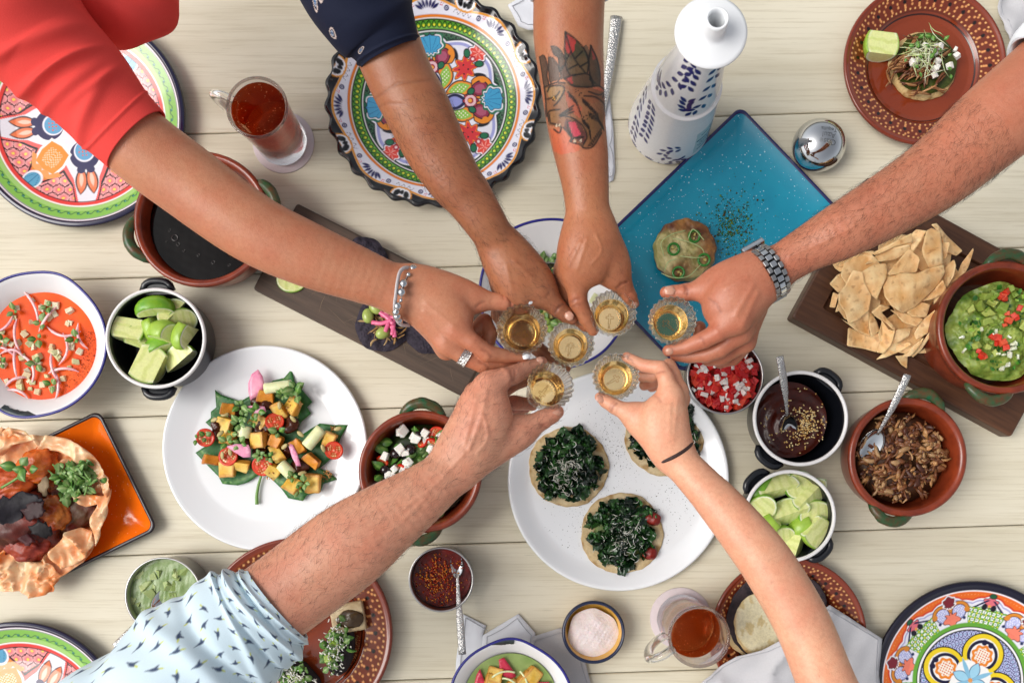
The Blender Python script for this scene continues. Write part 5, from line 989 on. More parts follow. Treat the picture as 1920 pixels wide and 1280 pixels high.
tag(mb.mesh('herb_sprinkle',M['dry'],at=P(1370,425,.005)),'dark green herb powder scattered on the teal plate','garnish',kind='stuff')
# blue corn tlacoyos on the dark board
bc=lambda par,px,py,rp,z,seed:tag(fill('masa_cake','x','x',P(px,py,0),z,ln(rp,z),mat('blue_corn_masa','3a3340',.85,var=.8,vs=220,vcol='19151d',bump=.9,bs=330) if 'blue_corn_masa' not in bpy.data.materials else bpy.data.materials['blue_corn_masa'],'3a3340',.0035,170,seed,dome=.0,irr=.03,extra=lambda xy:.006*(1-(np.hypot(xy[:,0],xy[:,1])/ln(rp,z))**6)))
for i,(x,y,rr,lab) in enumerate(((722,612,52,'blue corn cake with pink onions and broad beans on the dark board'),(688,496,45,'blue corn cake mostly hidden behind the red sleeved arm on the dark board'),(806,622,46,'blue corn cake hidden under the braceleted hand on the dark board'))):
    t=root('blue_corn_cake',lab,'corn cake',P(x,y,.018),'blue corn cakes on the dark board'); o=bc(t,x,y,rr,.020,40+i); del o['label'],o['category']; o.parent=t; o.location=Vector(o.location)-wloc(t)
    if i==0:
        stuff(shreds(60,lambda _:P(R.gauss(722,16),R.gauss(605,16),.030),(.008,.018),(.0008,.0016),('a8804a','7a5a34','c0a070'),0,0,None),'shredded_filling',M['food'],t)
        pkm=mat('pink_pickle','dc5a86',.25,coat=.2,var=.5,vs=90,vcol='e88aa8')
        for a in ([(700,578),(722,592),(738,608)],[(697,604),(715,606),(735,600)],[(722,580),(728,602),(722,622)],[(735,585),(738,606),(735,628)],[(715,590),(735,596),(742,585)],[(728,608),(738,618),(740,632)]): V,F=tube(smoothpath([P(x_,y_,.035+.002*k) for k,(x_,y_) in enumerate(a)],6),.0030,8,flat=.6); mesh('pickled_onion_strip',V,F,pkm,t)
        for x_,y_ in ((690,592),(718,624),(704,577)): put('broad_bean',mkmesh('broad_bean',BALL3[0]*[.010,.0075,.006],BALL3[1],mat('bean_skin','a3b45c',.3,var=.4,vs=60,coat=.2)) if 'broad_bean' not in bpy.data.meshes else bpy.data.meshes['broad_bean'],t,P(x_,y_,.034),(.2,.1,R.uniform(0,3)),1.05)
# tlacoyos, bone on the lower brown plate
for i,(x,y,a,lab) in enumerate(((632,1212,1.45,'dark tlacoyo with green topping beside the marrow bone'),(548,1262,-.55,'dark tlacoyo with green topping at the light blue cuff'))):
    t=root('tlacoyo',lab,'corn cake',P(x,y,.007),'tlacoyos on the brown plate'); V,F=BALL3; q=np.array(V)*[.040,.020,.010]; q+=.0015*np.stack([vnoise(V,8,i+k) for k in range(3)],1); mesh('masa_cake',rotz(q,a)+np.array(P(x+6,y,.016)),F,mat('dark_masa','2e2426',.85,var=.7,vs=200,bump=.8,bs=300) if i==0 else bpy.data.materials['dark_masa'],t)
    ax=Vector((math.cos(a),math.sin(a),0)); 
    for k in range(55): put('green_leaf',R.choice(SL),t,P(x-6,y,.024)+ax*R.gauss(0,.017)+Vector((-ax.y,ax.x,0))*R.gauss(0,.008)+Vector((0,0,R.uniform(0,.006))),(R.gauss(0,.5),R.gauss(-.2,.4),R.random()*6.3),R.uniform(.8,1.5))
    cubes('nopal_dice',t,12,lambda k:P(x-6,y,.024)+ax*R.gauss(0,.016)+Vector((-ax.y,ax.x,0))*R.gauss(0,.006),(.006,.011),M['food_wet'],('8aa83e','a4bc5a'),0)
    mb=shreds(130,lambda _:P(x-4,y+2,.032+R.uniform(0,.003))+ax*R.gauss(0,.018)+Vector((-ax.y,ax.x,0))*R.gauss(0,.007),(.002,.006),(.0006,.0012),('efece2','e4e0d2'),0,0,None); stuff(mb,'crumbled_cheese',M['food'],t)
bo=root('marrow_bone','split marrow bone lying on the brown clay plate by the forearm','bone',P(655,1155,.007)); V,F=box(.046,.040,.014,.22,.001); mesh('bone_shell',rotz(V,.18)+np.array(P(655,1155,.010)),F,mat('roast_bone','cdb892',.5,var=.7,vs=60,vcol='8a6a3e',bump=.4,bs=120),bo)
V,F=BALL3; mesh('marrow',rotz(V*[.019,.013,.005]+.0012*np.stack([vnoise(V,6,k) for k in range(3)],1),.18)+np.array(P(657,1160,.024)),F,mat('roast_marrow','4a3414',.25,coat=.3,var=.7,vs=110,vcol='2a1a0a',bump=.5,bs=160),bo)
mb=MB()
for _ in range(260): mb.add(BALL1[0]*R.uniform(.0004,.0009)+np.array(P(R.gauss(664,7),R.gauss(1205,20),.0075)),BALL1[1],c=R.choice(('d8a06a','b8743e','c98a50')))
tag(mb.mesh('crumb_dust',M['dry'],at=P(664,1205,.007)),'fine orange crumbs on the brown plate below the bone','garnish',kind='stuff')
# tortilla stack on the brown plate lower right
for i,(x,y,rr,z,cols,sp,lab) in enumerate(((1432,1152,86,.012,('c8ae80','d9c49a'),'b8945a','pale corn tortilla at the bottom of the stack, its edge showing'),(1447,1158,84,.018,('4a3c40','2e2428'),'1e1820','dark blue corn tortilla in the middle of the stack'),(1490,1135,60,.022,('4a3c40','2e2428'),'1e1820','dark blue corn tortilla showing beyond the bare arm'),(1440,1172,64,.026,('d8c08c','e2cfa2'),'b4874a','yellowish tortilla just below the topmost one'),(1440,1166,62,.031,('ddd2aa','e8dfc0'),'c9b078','topmost pale tortilla half under the grey napkin'))):
    o=tortilla(None,'corn_tortilla',x,y,rr,z,cols,60+i,spots=sp,wav=.002); tag(o,lab,'tortilla','stacked tortillas on the brown plate')
# ---------------------------------------------------------------- tortilla chips; C() = zoomed photo coordinates
def C(x,y): return (1540+x*300/1280,400+y*300/1280)
M['chip_corn']=mat('fried_corn_chip',attr=True,rough=.5,var=.30,vs=75,vcol='c07a36',bump=.7,bs=210,sss=.12)
def chip(poly,z,tilt,bend,label,seed,group='tortilla chips piled on the walnut board'):
    pts=[C(*q) for q in poly]; pts=[tuple(np.array(a)*(1-f)+np.array(b)*f) for a,b in zip(pts,pts[1:]+pts[:1]) for f in (.07,.93)]; cx=sum(p[0] for p in pts)/len(pts); cy=sum(p[1] for p in pts)/len(pts)
    bm=bmesh.new(); bm.faces.new([bm.verts.new(P(x,y,z)) for x,y in pts]); bmesh.ops.triangulate(bm,faces=bm.faces[:])
    for _ in range(5):
        es=[e for e in bm.edges if e.calc_length()>.0036]
        if not es: break
        bmesh.ops.subdivide_edges(bm,edges=es,cuts=1); bmesh.ops.triangulate(bm,faces=bm.faces[:])
    bm.normal_update(); bm.verts.index_update(); V=np.array([v.co[:] for v in bm.verts]); F=[[v.index for v in (f_.verts if f_.normal.z>0 else reversed(f_.verts))] for f_ in bm.faces]; bm.free()
    c0=np.array(P(cx,cy,z)); d=V-c0; ta,tm=tilt; u=d[:,0]*math.cos(ta)+d[:,1]*math.sin(ta); v=-d[:,0]*math.sin(ta)+d[:,1]*math.cos(ta)
    dz=tm*u+bend*u*u*18+.0016*vnoise(d[:,:2],130,seed)+.0030*vnoise(d[:,:2],42,seed+1)
    k=1-dz/CAM_H; V[:,:2]*=k[:,None]; V[:,2]+=dz            # keeps the seen outline while the piece tilts
    xy=d[:,:2]; n=.5+.5*vnoise(xy,120,seed,4)[:,None]; c=lin('e4ac68')*(1-n)+lin('f8dca8')*n; e=np.clip((vnoise(xy,420,seed+5,3)-.62)*4,0,.45)[:,None]; c=c*(1-e)+lin('8a4f1e')*e; c*=R.uniform(.82,1.1)
    x_=V[:,0]/(S*(1-V[:,2]/CAM_H))+NX; y_=-V[:,1]/(S*(1-V[:,2]/CAM_H))+NY; bd=np.clip(1-dline(x_,y_,pts+[pts[0]])/3.2,0,1)[:,None]*.55; c=c*(1-bd)+lin('f3d6a0')*bd  # edge highlight painted into the colour, paler along the chip's border
    at=P(cx,cy,z); o=mesh('tortilla_chip',V,F,M['chip_corn'],at=at,col=c); md=o.modifiers.new('thickness','SOLIDIFY'); md.thickness=.0014; md.offset=0
    return tag(o,label,'tortilla chip',group)
CHP=[([(80,390),(260,310),(420,300),(400,360),(300,430),(150,470),(110,440)],.036,(2,.12),.6,'broad chip at the upper left edge of the pile under the forearm'),
([(400,320),(560,240),(720,160),(730,230),(600,260),(470,320),(430,335)],.050,(1.2,.5),.9,'long curved chip edge along the top of the pile beside the forearm'),
([(340,410),(500,290),(700,250),(720,290),(600,370),(440,390)],.044,(1.1,.3),1.0,'folded chip below the long curved one'),
([(65,565),(130,490),(290,430),(320,460),(230,500),(180,600),(135,635)],.040,(2.5,.25),.7,'corner chip sticking out at the left of the pile'),
([(135,645),(180,590),(250,455),(330,470),(350,560),(400,660),(380,780),(300,850),(215,880),(190,790),(140,720)],.052,(.4,.08),.5,'long oval chip with small brown burn spots on the left'),
([(300,480),(420,410),(520,400),(525,500),(480,600),(445,690),(380,640),(330,560)],.056,(1.0,-.1),-.6,'pointed chip hanging over the oval spotted chip'),
([(530,480),(700,280),(790,360),(760,475),(640,480),(545,495)],.054,(.3,.12),.4,'triangular chip behind the largest chip'),
([(490,530),(540,495),(640,475),(770,480),(860,440),(975,410),(990,480),(950,560),(860,650),(760,745),(650,800),(560,740),(505,660)],.068,(2.2,-.06),-1.2,'largest smooth chip on top of the pile'),
([(715,355),(725,160),(760,130),(840,140),(800,220),(740,300)],.062,(.2,.5),.6,'narrow rough chip standing beside the tall oval chip'),
([(805,290),(840,140),(880,118),(955,150),(965,260),(975,405),(865,440),(815,340)],.070,(1.4,.1),-.6,'tall pale oval chip at the top of the pile'),
([(880,90),(920,80),(1000,180),(1130,300),(1080,340),(1000,310),(960,170)],.048,(.6,-.3),.8,'deep orange chip along the upper right edge of the pile'),
([(965,230),(1030,235),(1000,360),(975,370)],.060,(.1,.6),.2,'small dark chip corner next to the tall oval chip'),
([(970,560),(1000,420),(1060,370),(1075,420),(1060,500),(1010,590)],.058,(.2,.8),1.0,'curled chip rim at the right of the pile'),
([(1090,480),(1120,400),(1210,280),(1215,300),(1180,420),(1130,510),(1000,650),(970,690),(1010,600)],.050,(.7,.6),.2,'long upright chip leaning towards the guacamole cazuela'),
([(810,700),(900,610),(970,530),(1000,600),(970,650),(880,690)],.058,(1.2,.2),.5,'bright orange chip glimpsed under the right end of the largest chip'),
([(900,680),(960,660),(950,760),(930,865),(905,850)],.054,(.1,.9),.1,'narrow chip on edge by the cazuela wall'),
([(680,790),(800,710),(870,730),(840,830),(740,830)],.058,(1.0,-.15),.3,'chip tucked beneath the front of the largest chip'),
([(550,770),(640,790),(760,820),(820,850),(760,905),(650,870),(600,810)],.056,(1.7,.15),.4,'pale rounded chip below the largest chip'),
([(400,790),(470,730),(550,750),(480,790),(580,900),(600,960),(520,880),(440,830)],.052,(1.5,.4),1.0,'curled chip in the hollow at the centre front'),
([(155,840),(220,880),(300,840),(380,780),(380,900),(390,985),(280,940),(220,890)],.042,(.8,.12),.4,'folded chip under the spotted oval chip'),
([(380,780),(440,860),(465,940),(400,990),(380,900)],.046,(.2,-.5),.4,'dark folded side of a chip beside the hollow'),
([(205,1060),(215,910),(330,960),(480,960),(500,1010),(440,1110),(330,1080)],.036,(.3,.1),.5,'wide chip lying flat at the lower left of the pile'),
([(440,1110),(490,960),(480,850),(540,930),(590,940),(560,1050),(500,1120)],.046,(.5,.5),.8,'bent chip rising from the lower middle of the pile'),
([(560,1050),(600,930),(720,910),(700,980),(620,1030)],.048,(.9,.3),-1.2,'scooped chip beside the bent one'),
([(740,960),(800,860),(910,770),(900,870),(850,960),(760,1010)],.052,(.9,.45),.2,'narrow oval chip standing near the cazuela'),
([(435,1170),(560,1060),(700,1030),(720,1050),(640,1100),(520,1150)],.040,(.3,.4),.4,'long curved chip at the lower tip of the pile'),
([(640,1150),(720,1070),(820,990),(800,1040),(720,1140)],.042,(.6,.5),.2,'slender chip behind the lowest chips'),
([(720,1140),(800,1040),(920,870),(880,970),(800,1090),(735,1150)],.044,(.8,.5),.2,'slender chip on edge parallel to the cazuela wall'),
([(590,1140),(690,1130),(685,1240),(640,1210)],.032,(1.3,.2),.3,'small triangular chip at the very bottom of the pile'),
([(770,1120),(850,1060),(875,1115)],.031,(1.0,.1),.2,'pale chip corner on the board between pile and cazuela'),
([(65,750),(95,630),(140,650),(110,755)],.036,(.1,.6),.2,'narrow chip on edge at the far left'),([(110,790),(140,690),(180,770)],.034,(.9,.2),.1,'small chip corner below the narrow left one')]
for i,(poly,z,t,b,l) in enumerate(CHP): chip(poly,z,t,b,l,i)
for i,(x,y,s) in enumerate(((400,620,230),(760,700,240),(640,350,240),(900,500,230),(300,720,200),(640,960,210),(880,330,200),(330,480,200))):
    a0=R.uniform(0,6); chip([(x+s*math.cos(a0+k)*.9,y+s*math.sin(a0+k)*.8) for k in (0,.7,1.4,2.3,3.3,4.6,5.5)],.031+.0018*i,(a0,.04),.2,'golden tortilla chip lying in the hidden lower layers of the pile',50+i)
# ---------------------------------------------------------------- paper wrapped stew on the orange tray; W() = zoomed photo coordinates
def Wp(x,y): return (x*320/1170,780+y*320/1170)
mx=root('wrapped_stew','red chile stew wrapped in stained paper on the orange plate','stew',P(90,955,.005))
pm=mat('stained_paper','f6dab0',.33,var=.95,vs=26,vcol='ea781e',bump=.35,bs=60,coat=.15,sss=.2); ptn=pm.node_tree; pb=ptn.nodes['Principled BSDF']; pb.inputs['Transmission Weight'].default_value=.0
def paper(poly,name,z,rough,seed,edge=.012,inner=None):
    pts=[Wp(*q) for q in poly]; bm=bmesh.new(); bm.faces.new([bm.verts.new(P(x,y,z)) for x,y in pts]); bmesh.ops.triangulate(bm,faces=bm.faces[:])
    for _ in range(6):
        es=[e for e in bm.edges if e.calc_length()>.0048]
        if not es: break
        bmesh.ops.subdivide_edges(bm,edges=es,cuts=1); bmesh.ops.triangulate(bm,faces=bm.faces[:])
    bm.normal_update(); bm.verts.index_update(); V=np.array([v.co[:] for v in bm.verts]); F=[[v.index for v in (f_.verts if f_.normal.z>0 else reversed(f_.verts))] for f_ in bm.faces]; bm.free()
    rg=1-np.abs(vnoise(V[:,:2],55,seed,3)); rg2=1-np.abs(vnoise(V[:,:2],120,seed+4,2)); V[:,2]+=rough*(rg**3)*1.2+rough*.45*rg2**2
    if inner: V[:,2]+=inner(V)
    o=mesh(name,V,F,pm,mx); md=o.modifiers.new('thickness','SOLIDIFY'); md.thickness=.0005; return o
ctrp=Wp(330,640); cpw=P(*ctrp,.02)
paper([(-120,330),(0,270),(60,75),(160,110),(235,135),(300,130),(440,150),(540,165),(600,220),(680,300),(740,420),(770,500),(770,600),(740,740),(690,850),(650,930),(610,990),(540,1030),(440,1110),(360,1210),(270,1225),(190,1180),(-20,1190),(-160,1100)],'paper_wrap',.014,.011,3,inner=lambda V:.016*sstep(.045,.095,np.hypot(V[:,0]-cpw.x,V[:,1]-cpw.y))-.004)
paper([(270,225),(330,130),(450,150),(560,190),(640,250),(700,340),(760,430),(770,500),(740,560),(690,440),(620,380),(520,290),(400,240)],'paper_rim',.036,.008,5)
paper([(515,540),(600,530),(720,545),(770,500),(765,610),(720,760),(660,890),(645,700),(690,600),(600,620),(530,580)],'paper_rim',.034,.009,6)
paper([(350,960),(430,850),(480,790),(560,760),(640,790),(650,880),(610,960),(530,1010),(430,1045)],'paper_flap',.034,.011,7)
paper([(-60,1000),(100,980),(220,990),(360,1000),(440,1080),(370,1200),(260,1220),(150,1160),(0,1180)],'paper_flap',.024,.010,8)
paper([(-40,260),(30,110),(70,75),(170,100),(250,160),(120,200),(30,270)],'paper_flap',.034,.009,9)
def lump(name,wx,wy,rw,hz,z,cols,seed,m,amp=.22,sq=1.0,ang=0):
    V,F=BALL3; bm=bmesh.new(); bmesh.ops.create_icosphere(bm,subdivisions=5,radius=1); V=np.array([v.co[:] for v in bm.verts]); F=[[v.index for v in f_.verts] for f_ in bm.faces]; bm.free()
    n=vnoise(V,3.2,seed,4); rdg=1-np.abs(vnoise(V,4.5,seed+2,3)); q=V*(1+amp*n+amp*.5*(rdg**3))[:,None]; r=ln(rw*320/1170,z); q=rotz(q*[r,r*sq,hz],ang); k=np.clip(.5+.8*vnoise(V,6,seed+5,4),0,1)[:,None]
    return mesh(name,q+np.array(P(*Wp(wx,wy),z)),F,m,mx,col=lin(cols[0])*(1-k)+lin(cols[1])*k)
lump('chile_meat',170,720,250,.024,.030,('7a2412','4a1c12'),3,M['food'],.3,.85)
lump('chile_meat',40,480,170,.020,.034,('c8581c','a83614'),7,M['food'],.3,.7)
lump('chile_meat',250,360,150,.014,.030,('d8742a','c4501a'),8,M['food_wet'],.25,.8,.5)
lump('chile_meat',380,650,110,.018,.032,('9a3a14','b86a26'),9,M['food_wet'],.25,1.1)
lump('chile_meat',480,640,170,.012,.026,('5a3a1c','6a1c10'),10,M['food'],.2,1.0)
lump('chile_meat',200,870,140,.016,.030,('7a2018','a03a20'),11,M['food'],.32,.7)
dk=mat('charred_leaf',attr=True,rough=.5,var=.8,vs=90,bump=.9,bs=90,spec=.25)
def slab(poly,z,cols,seed,amp=.008,name='charred_leaf'):
    g_=np.random.default_rng(seed); pts=[]
    for a,b in zip(poly,poly[1:]+poly[:1]):
        for f in (0,.33,.66): pts.append(Wp(*(np.array(a)*(1-f)+np.array(b)*f+g_.normal(0,9,2))))
    pts=pts; o=flatleaf(mx,name,pts,z,cols[0],cols[1],dk,seed,amp,.004); return o
slab([(0,590),(60,540),(170,515),(270,540),(320,570),(260,620),(180,640),(160,720),(100,760),(30,740),(-40,700)],.054,('1e1a22','4a4048'),3,.012)
slab([(160,640),(240,585),(320,570),(340,650),(290,700),(220,720)],.058,('3c2426','6a4440'),4,.010)
slab([(225,760),(290,705),(360,740),(380,810),(330,830),(250,800)],.058,('1c181a','4a3c3c'),5,.010)
slab([(40,750),(120,770),(200,790),(260,850),(200,900),(120,830)],.052,('4a1a1e','6a2020'),6,.012)
slab([(280,480),(330,400),(335,470),(330,550),(300,540)],.046,('a08a6a','8a4a3a'),8,.004,'onion_petal')
for i in range(120):
    x,y=R.gauss(530,70),R.gauss(430,55)
    if x<700: put('watercress_leaf',R.choice(SL[1:]),mx,P(*Wp(x,y),.040+R.uniform(0,.010)),(R.gauss(0,.5),R.gauss(-.2,.4),R.random()*6.3),R.uniform(.8,1.45))
for a,b in (((360,330),(470,420)),((480,370),(600,430)),((450,440),(520,500)),((580,540),(600,480)),((560,360),(620,440)),((330,370),(400,430))): prism(mx,'watercress_stem',Wp(*a),Wp(*b),.0011,M['stem'],.050)
sprig(mx,*Wp(130,350),.062,3,2.0,ang=.9); sprig(mx,*Wp(190,370),.062,2,1.6,ang=.2); V,F=tube(smoothpath([P(*Wp(180,375),.062),P(*Wp(110,430),.061),P(*Wp(10,490),.056)],7),.0017,9); mesh('watercress_stem',V,F,M['stem'],mx)
# ---------------------------------------------------------------- people: one continuous skin surface per person from blended tapered bones
def nets(D,o,h):                                     # surface nets on a signed distance grid
    ins=D<0; nx,ny,nz=D.shape
    cnt=sum(ins[a:nx-1+a,b:ny-1+b,c:nz-1+c].astype(np.int8) for a in(0,1) for b in(0,1) for c in(0,1)); act=(cnt>0)&(cnt<8)
    I=np.argwhere(act); idx=np.full(act.shape,-1,np.int32); idx[act]=np.arange(len(I))
    corner=[(a,b,c) for a in(0,1) for b in(0,1) for c in(0,1)]; val={k:D[I[:,0]+k[0],I[:,1]+k[1],I[:,2]+k[2]] for k in corner}
    acc=np.zeros((len(I),3)); n=np.zeros(len(I))
    for p in corner:
        for ax in range(3):
            if p[ax]==0:
                q=list(p); q[ax]=1; q=tuple(q); a,b=val[p],val[q]; m=(a<0)!=(b<0); t=np.where(m,a/np.where(m,a-b,1),0)
                pt=np.array(p,float)[None]+0*acc; pt[:,ax]=t; acc+=pt*m[:,None]; n+=m
    V=(I+acc/n[:,None])*h+o; F=[]
    for ax in range(3):
        b,c=(ax+1)%3,(ax+2)%3; sl=[slice(None)]*3; s2=[slice(None)]*3; sl[ax]=slice(0,-1); s2[ax]=slice(1,None)
        A,B=ins[tuple(sl)],ins[tuple(s2)]; E=np.argwhere(A!=B); E=E[(E[:,b]>0)&(E[:,c]>0)&(E[:,b]<D.shape[b]-1)&(E[:,c]<D.shape[c]-1)]
        def cell(db,dc): e=E.copy(); e[:,b]-=db; e[:,c]-=dc; return idx[e[:,0],e[:,1],e[:,2]]
        q=np.stack([cell(1,1),cell(0,1),cell(0,0),cell(1,0)],1); fl=~A[E[:,0],E[:,1],E[:,2]]; q[fl]=q[fl][:,::-1]; F.append(q)
    F=np.vstack(F); return V,F[(F>=0).all(1)]
class SDF:
    def __init__(s,pts,h,pad=.012):
        pts=np.asarray(pts); s.h=h; s.lo=pts.min(0)-pad; s.n=(np.ceil((pts.max(0)+pad-s.lo)/h)+1).astype(int); s.D=np.full(s.n,.06,np.float32)
    def cone(s,G,a,b,ra,rb,fz=1.0,mg=.016):
        m=max(ra,rb)+mg; lo=np.maximum(((np.minimum(a,b)-m-s.lo)/s.h).astype(int),0); hi=np.minimum(((np.maximum(a,b)+m-s.lo)/s.h).astype(int)+2,s.n)
        if (hi<=lo).any(): return None,None
        ax=[s.lo[i]+np.arange(lo[i],hi[i])*s.h for i in range(3)]; X,Y,Zz=np.meshgrid(*ax,indexing='ij',sparse=True)
        d=b-a; dz=d[2]/fz; L2=d[0]**2+d[1]**2+dz*dz+1e-12; z=(Zz-a[2])/fz; t=np.clip(((X-a[0])*d[0]+(Y-a[1])*d[1]+z*dz)/L2,0,1)
        dd=np.sqrt((X-a[0]-t*d[0])**2+(Y-a[1]-t*d[1])**2+(z-t*dz)**2)-(ra+t*(rb-ra)); return tuple(slice(lo[i],hi[i]) for i in range(3)),dd.astype(np.float32)
    def chain(s,nodes,k=.0,fz=1.0,into=None):        # nodes already metres (x,y,z,r)
        T=np.full(s.n,.06,np.float32) if into is None else into
        for p,q in zip(nodes[:-1],nodes[1:]):
            sl,d=s.cone(None,np.array(p[:3]),np.array(q[:3]),p[3],q[3],fz)
            if sl is None: continue
            o=T[sl]; T[sl]=smin(o,d,k) if k else np.minimum(o,d)
        return T
def smin(a,b,k): h=np.clip(.5+.5*(b-a)/k,0,1); return b*(1-h)+a*h-k*h*(1-h)
def N(nodes,sub=5):                                  # (px,py,z,r_px) -> smoothed metres
    a=np.array(nodes,float); w_=PA(a[:,:3]); r=a[:,3]*S*(1-a[:,2]/CAM_H); q=np.c_[w_,r]
    return smoothpath(q,sub) if len(q)>2 and sub>1 else q
skin_t={}
def skinmat(name,rough=.40):
    m=mat(name,attr=True,rough=rough,bump=.0,sss=.10,spec=.5); t=m.node_tree; b=t.nodes['Principled BSDF']; Nn=t.nodes.new; L=t.links.new
    tc=Nn('ShaderNodeTexCoord'); v=Nn('ShaderNodeTexVoronoi'); v.inputs['Scale'].default_value=900; L(tc.outputs['Object'],v.inputs['Vector'])
    n=Nn('ShaderNodeTexNoise'); n.inputs['Scale'].default_value=150; n.inputs['Detail'].default_value=6; L(tc.outputs['Object'],n.inputs['Vector'])
    ad=Nn('ShaderNodeMath'); ad.operation='MULTIPLY_ADD'; ad.inputs[1].default_value=.45; L(v.outputs['Distance'],ad.inputs[0]); L(n.outputs[0],ad.inputs[2])
    bp=Nn('ShaderNodeBump'); bp.inputs['Strength'].default_value=.38; bp.inputs['Distance'].default_value=.0008; L(ad.outputs[0],bp.inputs['Height']); L(bp.outputs[0],b.inputs['Normal'])
    at_=[x for x in t.nodes if x.type=='ATTRIBUTE'][0]; src=at_.outputs['Color']
    for sc_,am,cl in ((55,.30,(1.0,.80,.74,1)),(260,.30,(.86,.78,.74,1)),(800,.22,(.82,.76,.72,1))):
        q=Nn('ShaderNodeTexNoise'); q.inputs['Scale'].default_value=sc_; q.inputs['Detail'].default_value=4; L(tc.outputs['Object'],q.inputs['Vector'])
        r_=Nn('ShaderNodeMapRange'); r_.inputs[1].default_value=.42; r_.inputs[2].default_value=.68; r_.inputs[4].default_value=am*1.6; L(q.outputs[0],r_.inputs[0])
        x=Nn('ShaderNodeMix'); x.data_type='RGBA'; x.blend_type='MULTIPLY'; L(r_.outputs[0],x.inputs['Factor']); L(src,x.inputs['A']); x.inputs['B'].default_value=cl; src=x.outputs['Result']
    L(src,b.inputs['Base Color']); return m
M['skin']=skinmat('skin'); M['nail']=mat('fingernail','c48f78',.22,coat=.4,sss=.2); M['nail_white']=mat('white_nail_polish','eef0f2',.12,coat=.6)
M['hair']=mat('body_hair','24150e',.45)
def person(label,arm,palm,fingers,tone,h=.0014,armf=.84,creases=(),hairs=None,paint=None,red=1.0,veins=()):
    AN=N(arm,6); PN=[N(c,4) for c in palm]; FN=[N(f,1) for f in fingers]
    allp=np.vstack([q[:,:3]+s*q[:,3:4] for q in [AN]+PN+FN for s in(-1,1)]); g=SDF(allp,h)
    T=g.chain(AN,.0,armf)
    for c in PN: g.chain(c,.012,.74,into=T)
    pass
    D=T.copy(); U=None
    for f in FN:
        f=f.copy(); q=[f[0]]                         # joints get a slight swelling, segments a slight waist
        for a,b in zip(f[:-1],f[1:]): m_=(a+b)/2; m_[3]*=.965; q+= [m_,b]
        Fd=g.chain(np.array(q),.0); D=np.minimum(D,smin(T,Fd,.008)) if True else D
    V,F=nets(D,g.lo,g.h)
    # colour: base tone with natural mottling, redder joints and finger ends
    n=vnoise(V,38,int(tone[0]*7)%97,4)[:,None]; c=np.tile(lin(tone[1]),(len(V),1)); c=c*(1+.10*n); k=np.clip(.5+.7*vnoise(V,75,5,4),0,1)[:,None]*.26; c=c*(1-k)+lin(tone[2])*k
    rd_=np.zeros(len(V))
    for f in FN:
        for i,(p,wt) in enumerate(zip(f,[.55]+[.5]*(len(f)-2)+[.8])): rd_=np.maximum(rd_,wt*np.exp(-((V-p[:3])**2).sum(1)/(p[3]*1.15)**2))
    k=(rd_*red*.55)[:,None]; c=c*(1-k)+lin(tone[2])*k
    fr=np.clip(vnoise(V,700,9,2)-.78,0,1)*(vnoise(V,60,3)>.1); c=c*(1-np.clip(fr*.9,0,.06))[:,None]
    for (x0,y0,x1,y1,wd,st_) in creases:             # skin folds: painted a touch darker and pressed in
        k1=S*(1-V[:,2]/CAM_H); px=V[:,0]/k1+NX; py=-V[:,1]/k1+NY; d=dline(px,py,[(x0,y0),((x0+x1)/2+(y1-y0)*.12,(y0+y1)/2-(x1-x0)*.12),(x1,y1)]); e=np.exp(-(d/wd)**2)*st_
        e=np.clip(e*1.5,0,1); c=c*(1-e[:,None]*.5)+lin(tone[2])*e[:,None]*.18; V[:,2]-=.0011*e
    k1=S*(1-V[:,2]/CAM_H); vx=V[:,0]/k1+NX; vy=-V[:,1]/k1+NY
    for q,amp,wd in veins:
        q=smoothpath([(a_[0],a_[1],0) for a_ in q],6)[:,:2]; e=np.exp(-(dline(vx,vy,[tuple(z_) for z_ in q])/wd)**2)*(V[:,2]>AN[-1][2]-.012); V[:,2]+=amp*e
    c=np.clip(c*np.array([1.02,1.0,1.04]),0,1)
    if paint: c=paint(V,c)
    o=mesh('person',V,F,M['skin'],at=(AN[-1][0],AN[-1][1],AN[-1][2]-.02),col=c); tag(o,label,'person')
    if hairs:
        me=o.data; nv=len(V); no=np.empty(nv*3); me.vertices.foreach_get('normal',no); no=no.reshape(-1,3)
        num,ln_,width,colr,t0,t1=hairs; ax=AN[:,:3]; seg=np.concatenate([np.argmin(((V[i:i+20000,None,:]-ax[None])**2).sum(2),1) for i in range(0,nv,20000)])
        fr=seg/len(ax); dens=(fr>t0)&(fr<=t1)&(no[:,2]>-.35); ids=np.where(dens)[0]; ids=np.random.default_rng(4).choice(ids,num)
        tang=np.gradient(ax,axis=0); tang/=np.linalg.norm(tang,axis=1)[:,None]; HV=[];HF=[]
        for j,i in enumerate(ids):
            nrm=no[i]; t=tang[seg[i]]; t=t-nrm*(t@nrm); s=np.cross(nrm,t); a=R.gauss(.25,.55); d=t*math.cos(a)+s*math.sin(a); L_=ln_*R.uniform(.5,1.3); cv=R.gauss(0,.35)
            p0=V[i]+rng.normal(size=3)*.0008*np.array([1,1,0])-nrm*.0003; p1=p0+d*L_*.5+nrm*L_*.20+s*cv*L_*.12; p2=p0+d*L_+nrm*L_*.14+s*cv*L_*.5; w_=width*R.uniform(.7,1.2); sd=np.cross(d,[0,0,1]); sd/=np.linalg.norm(sd)+1e-9; b=len(HV)
            HV+= [p0+sd*w_,p0-sd*w_,p1+sd*w_*.8,p1-sd*w_*.8,p2]; HF+= [[b,b+1,b+3,b+2],[b+2,b+3,b+4]]
        hm=bpy.data.materials.get('hair_'+colr) or mat('hair_'+colr,colr,.5); tag(mesh('arm_hair',np.array(HV),HF,hm,o),kind='stuff')
    return o
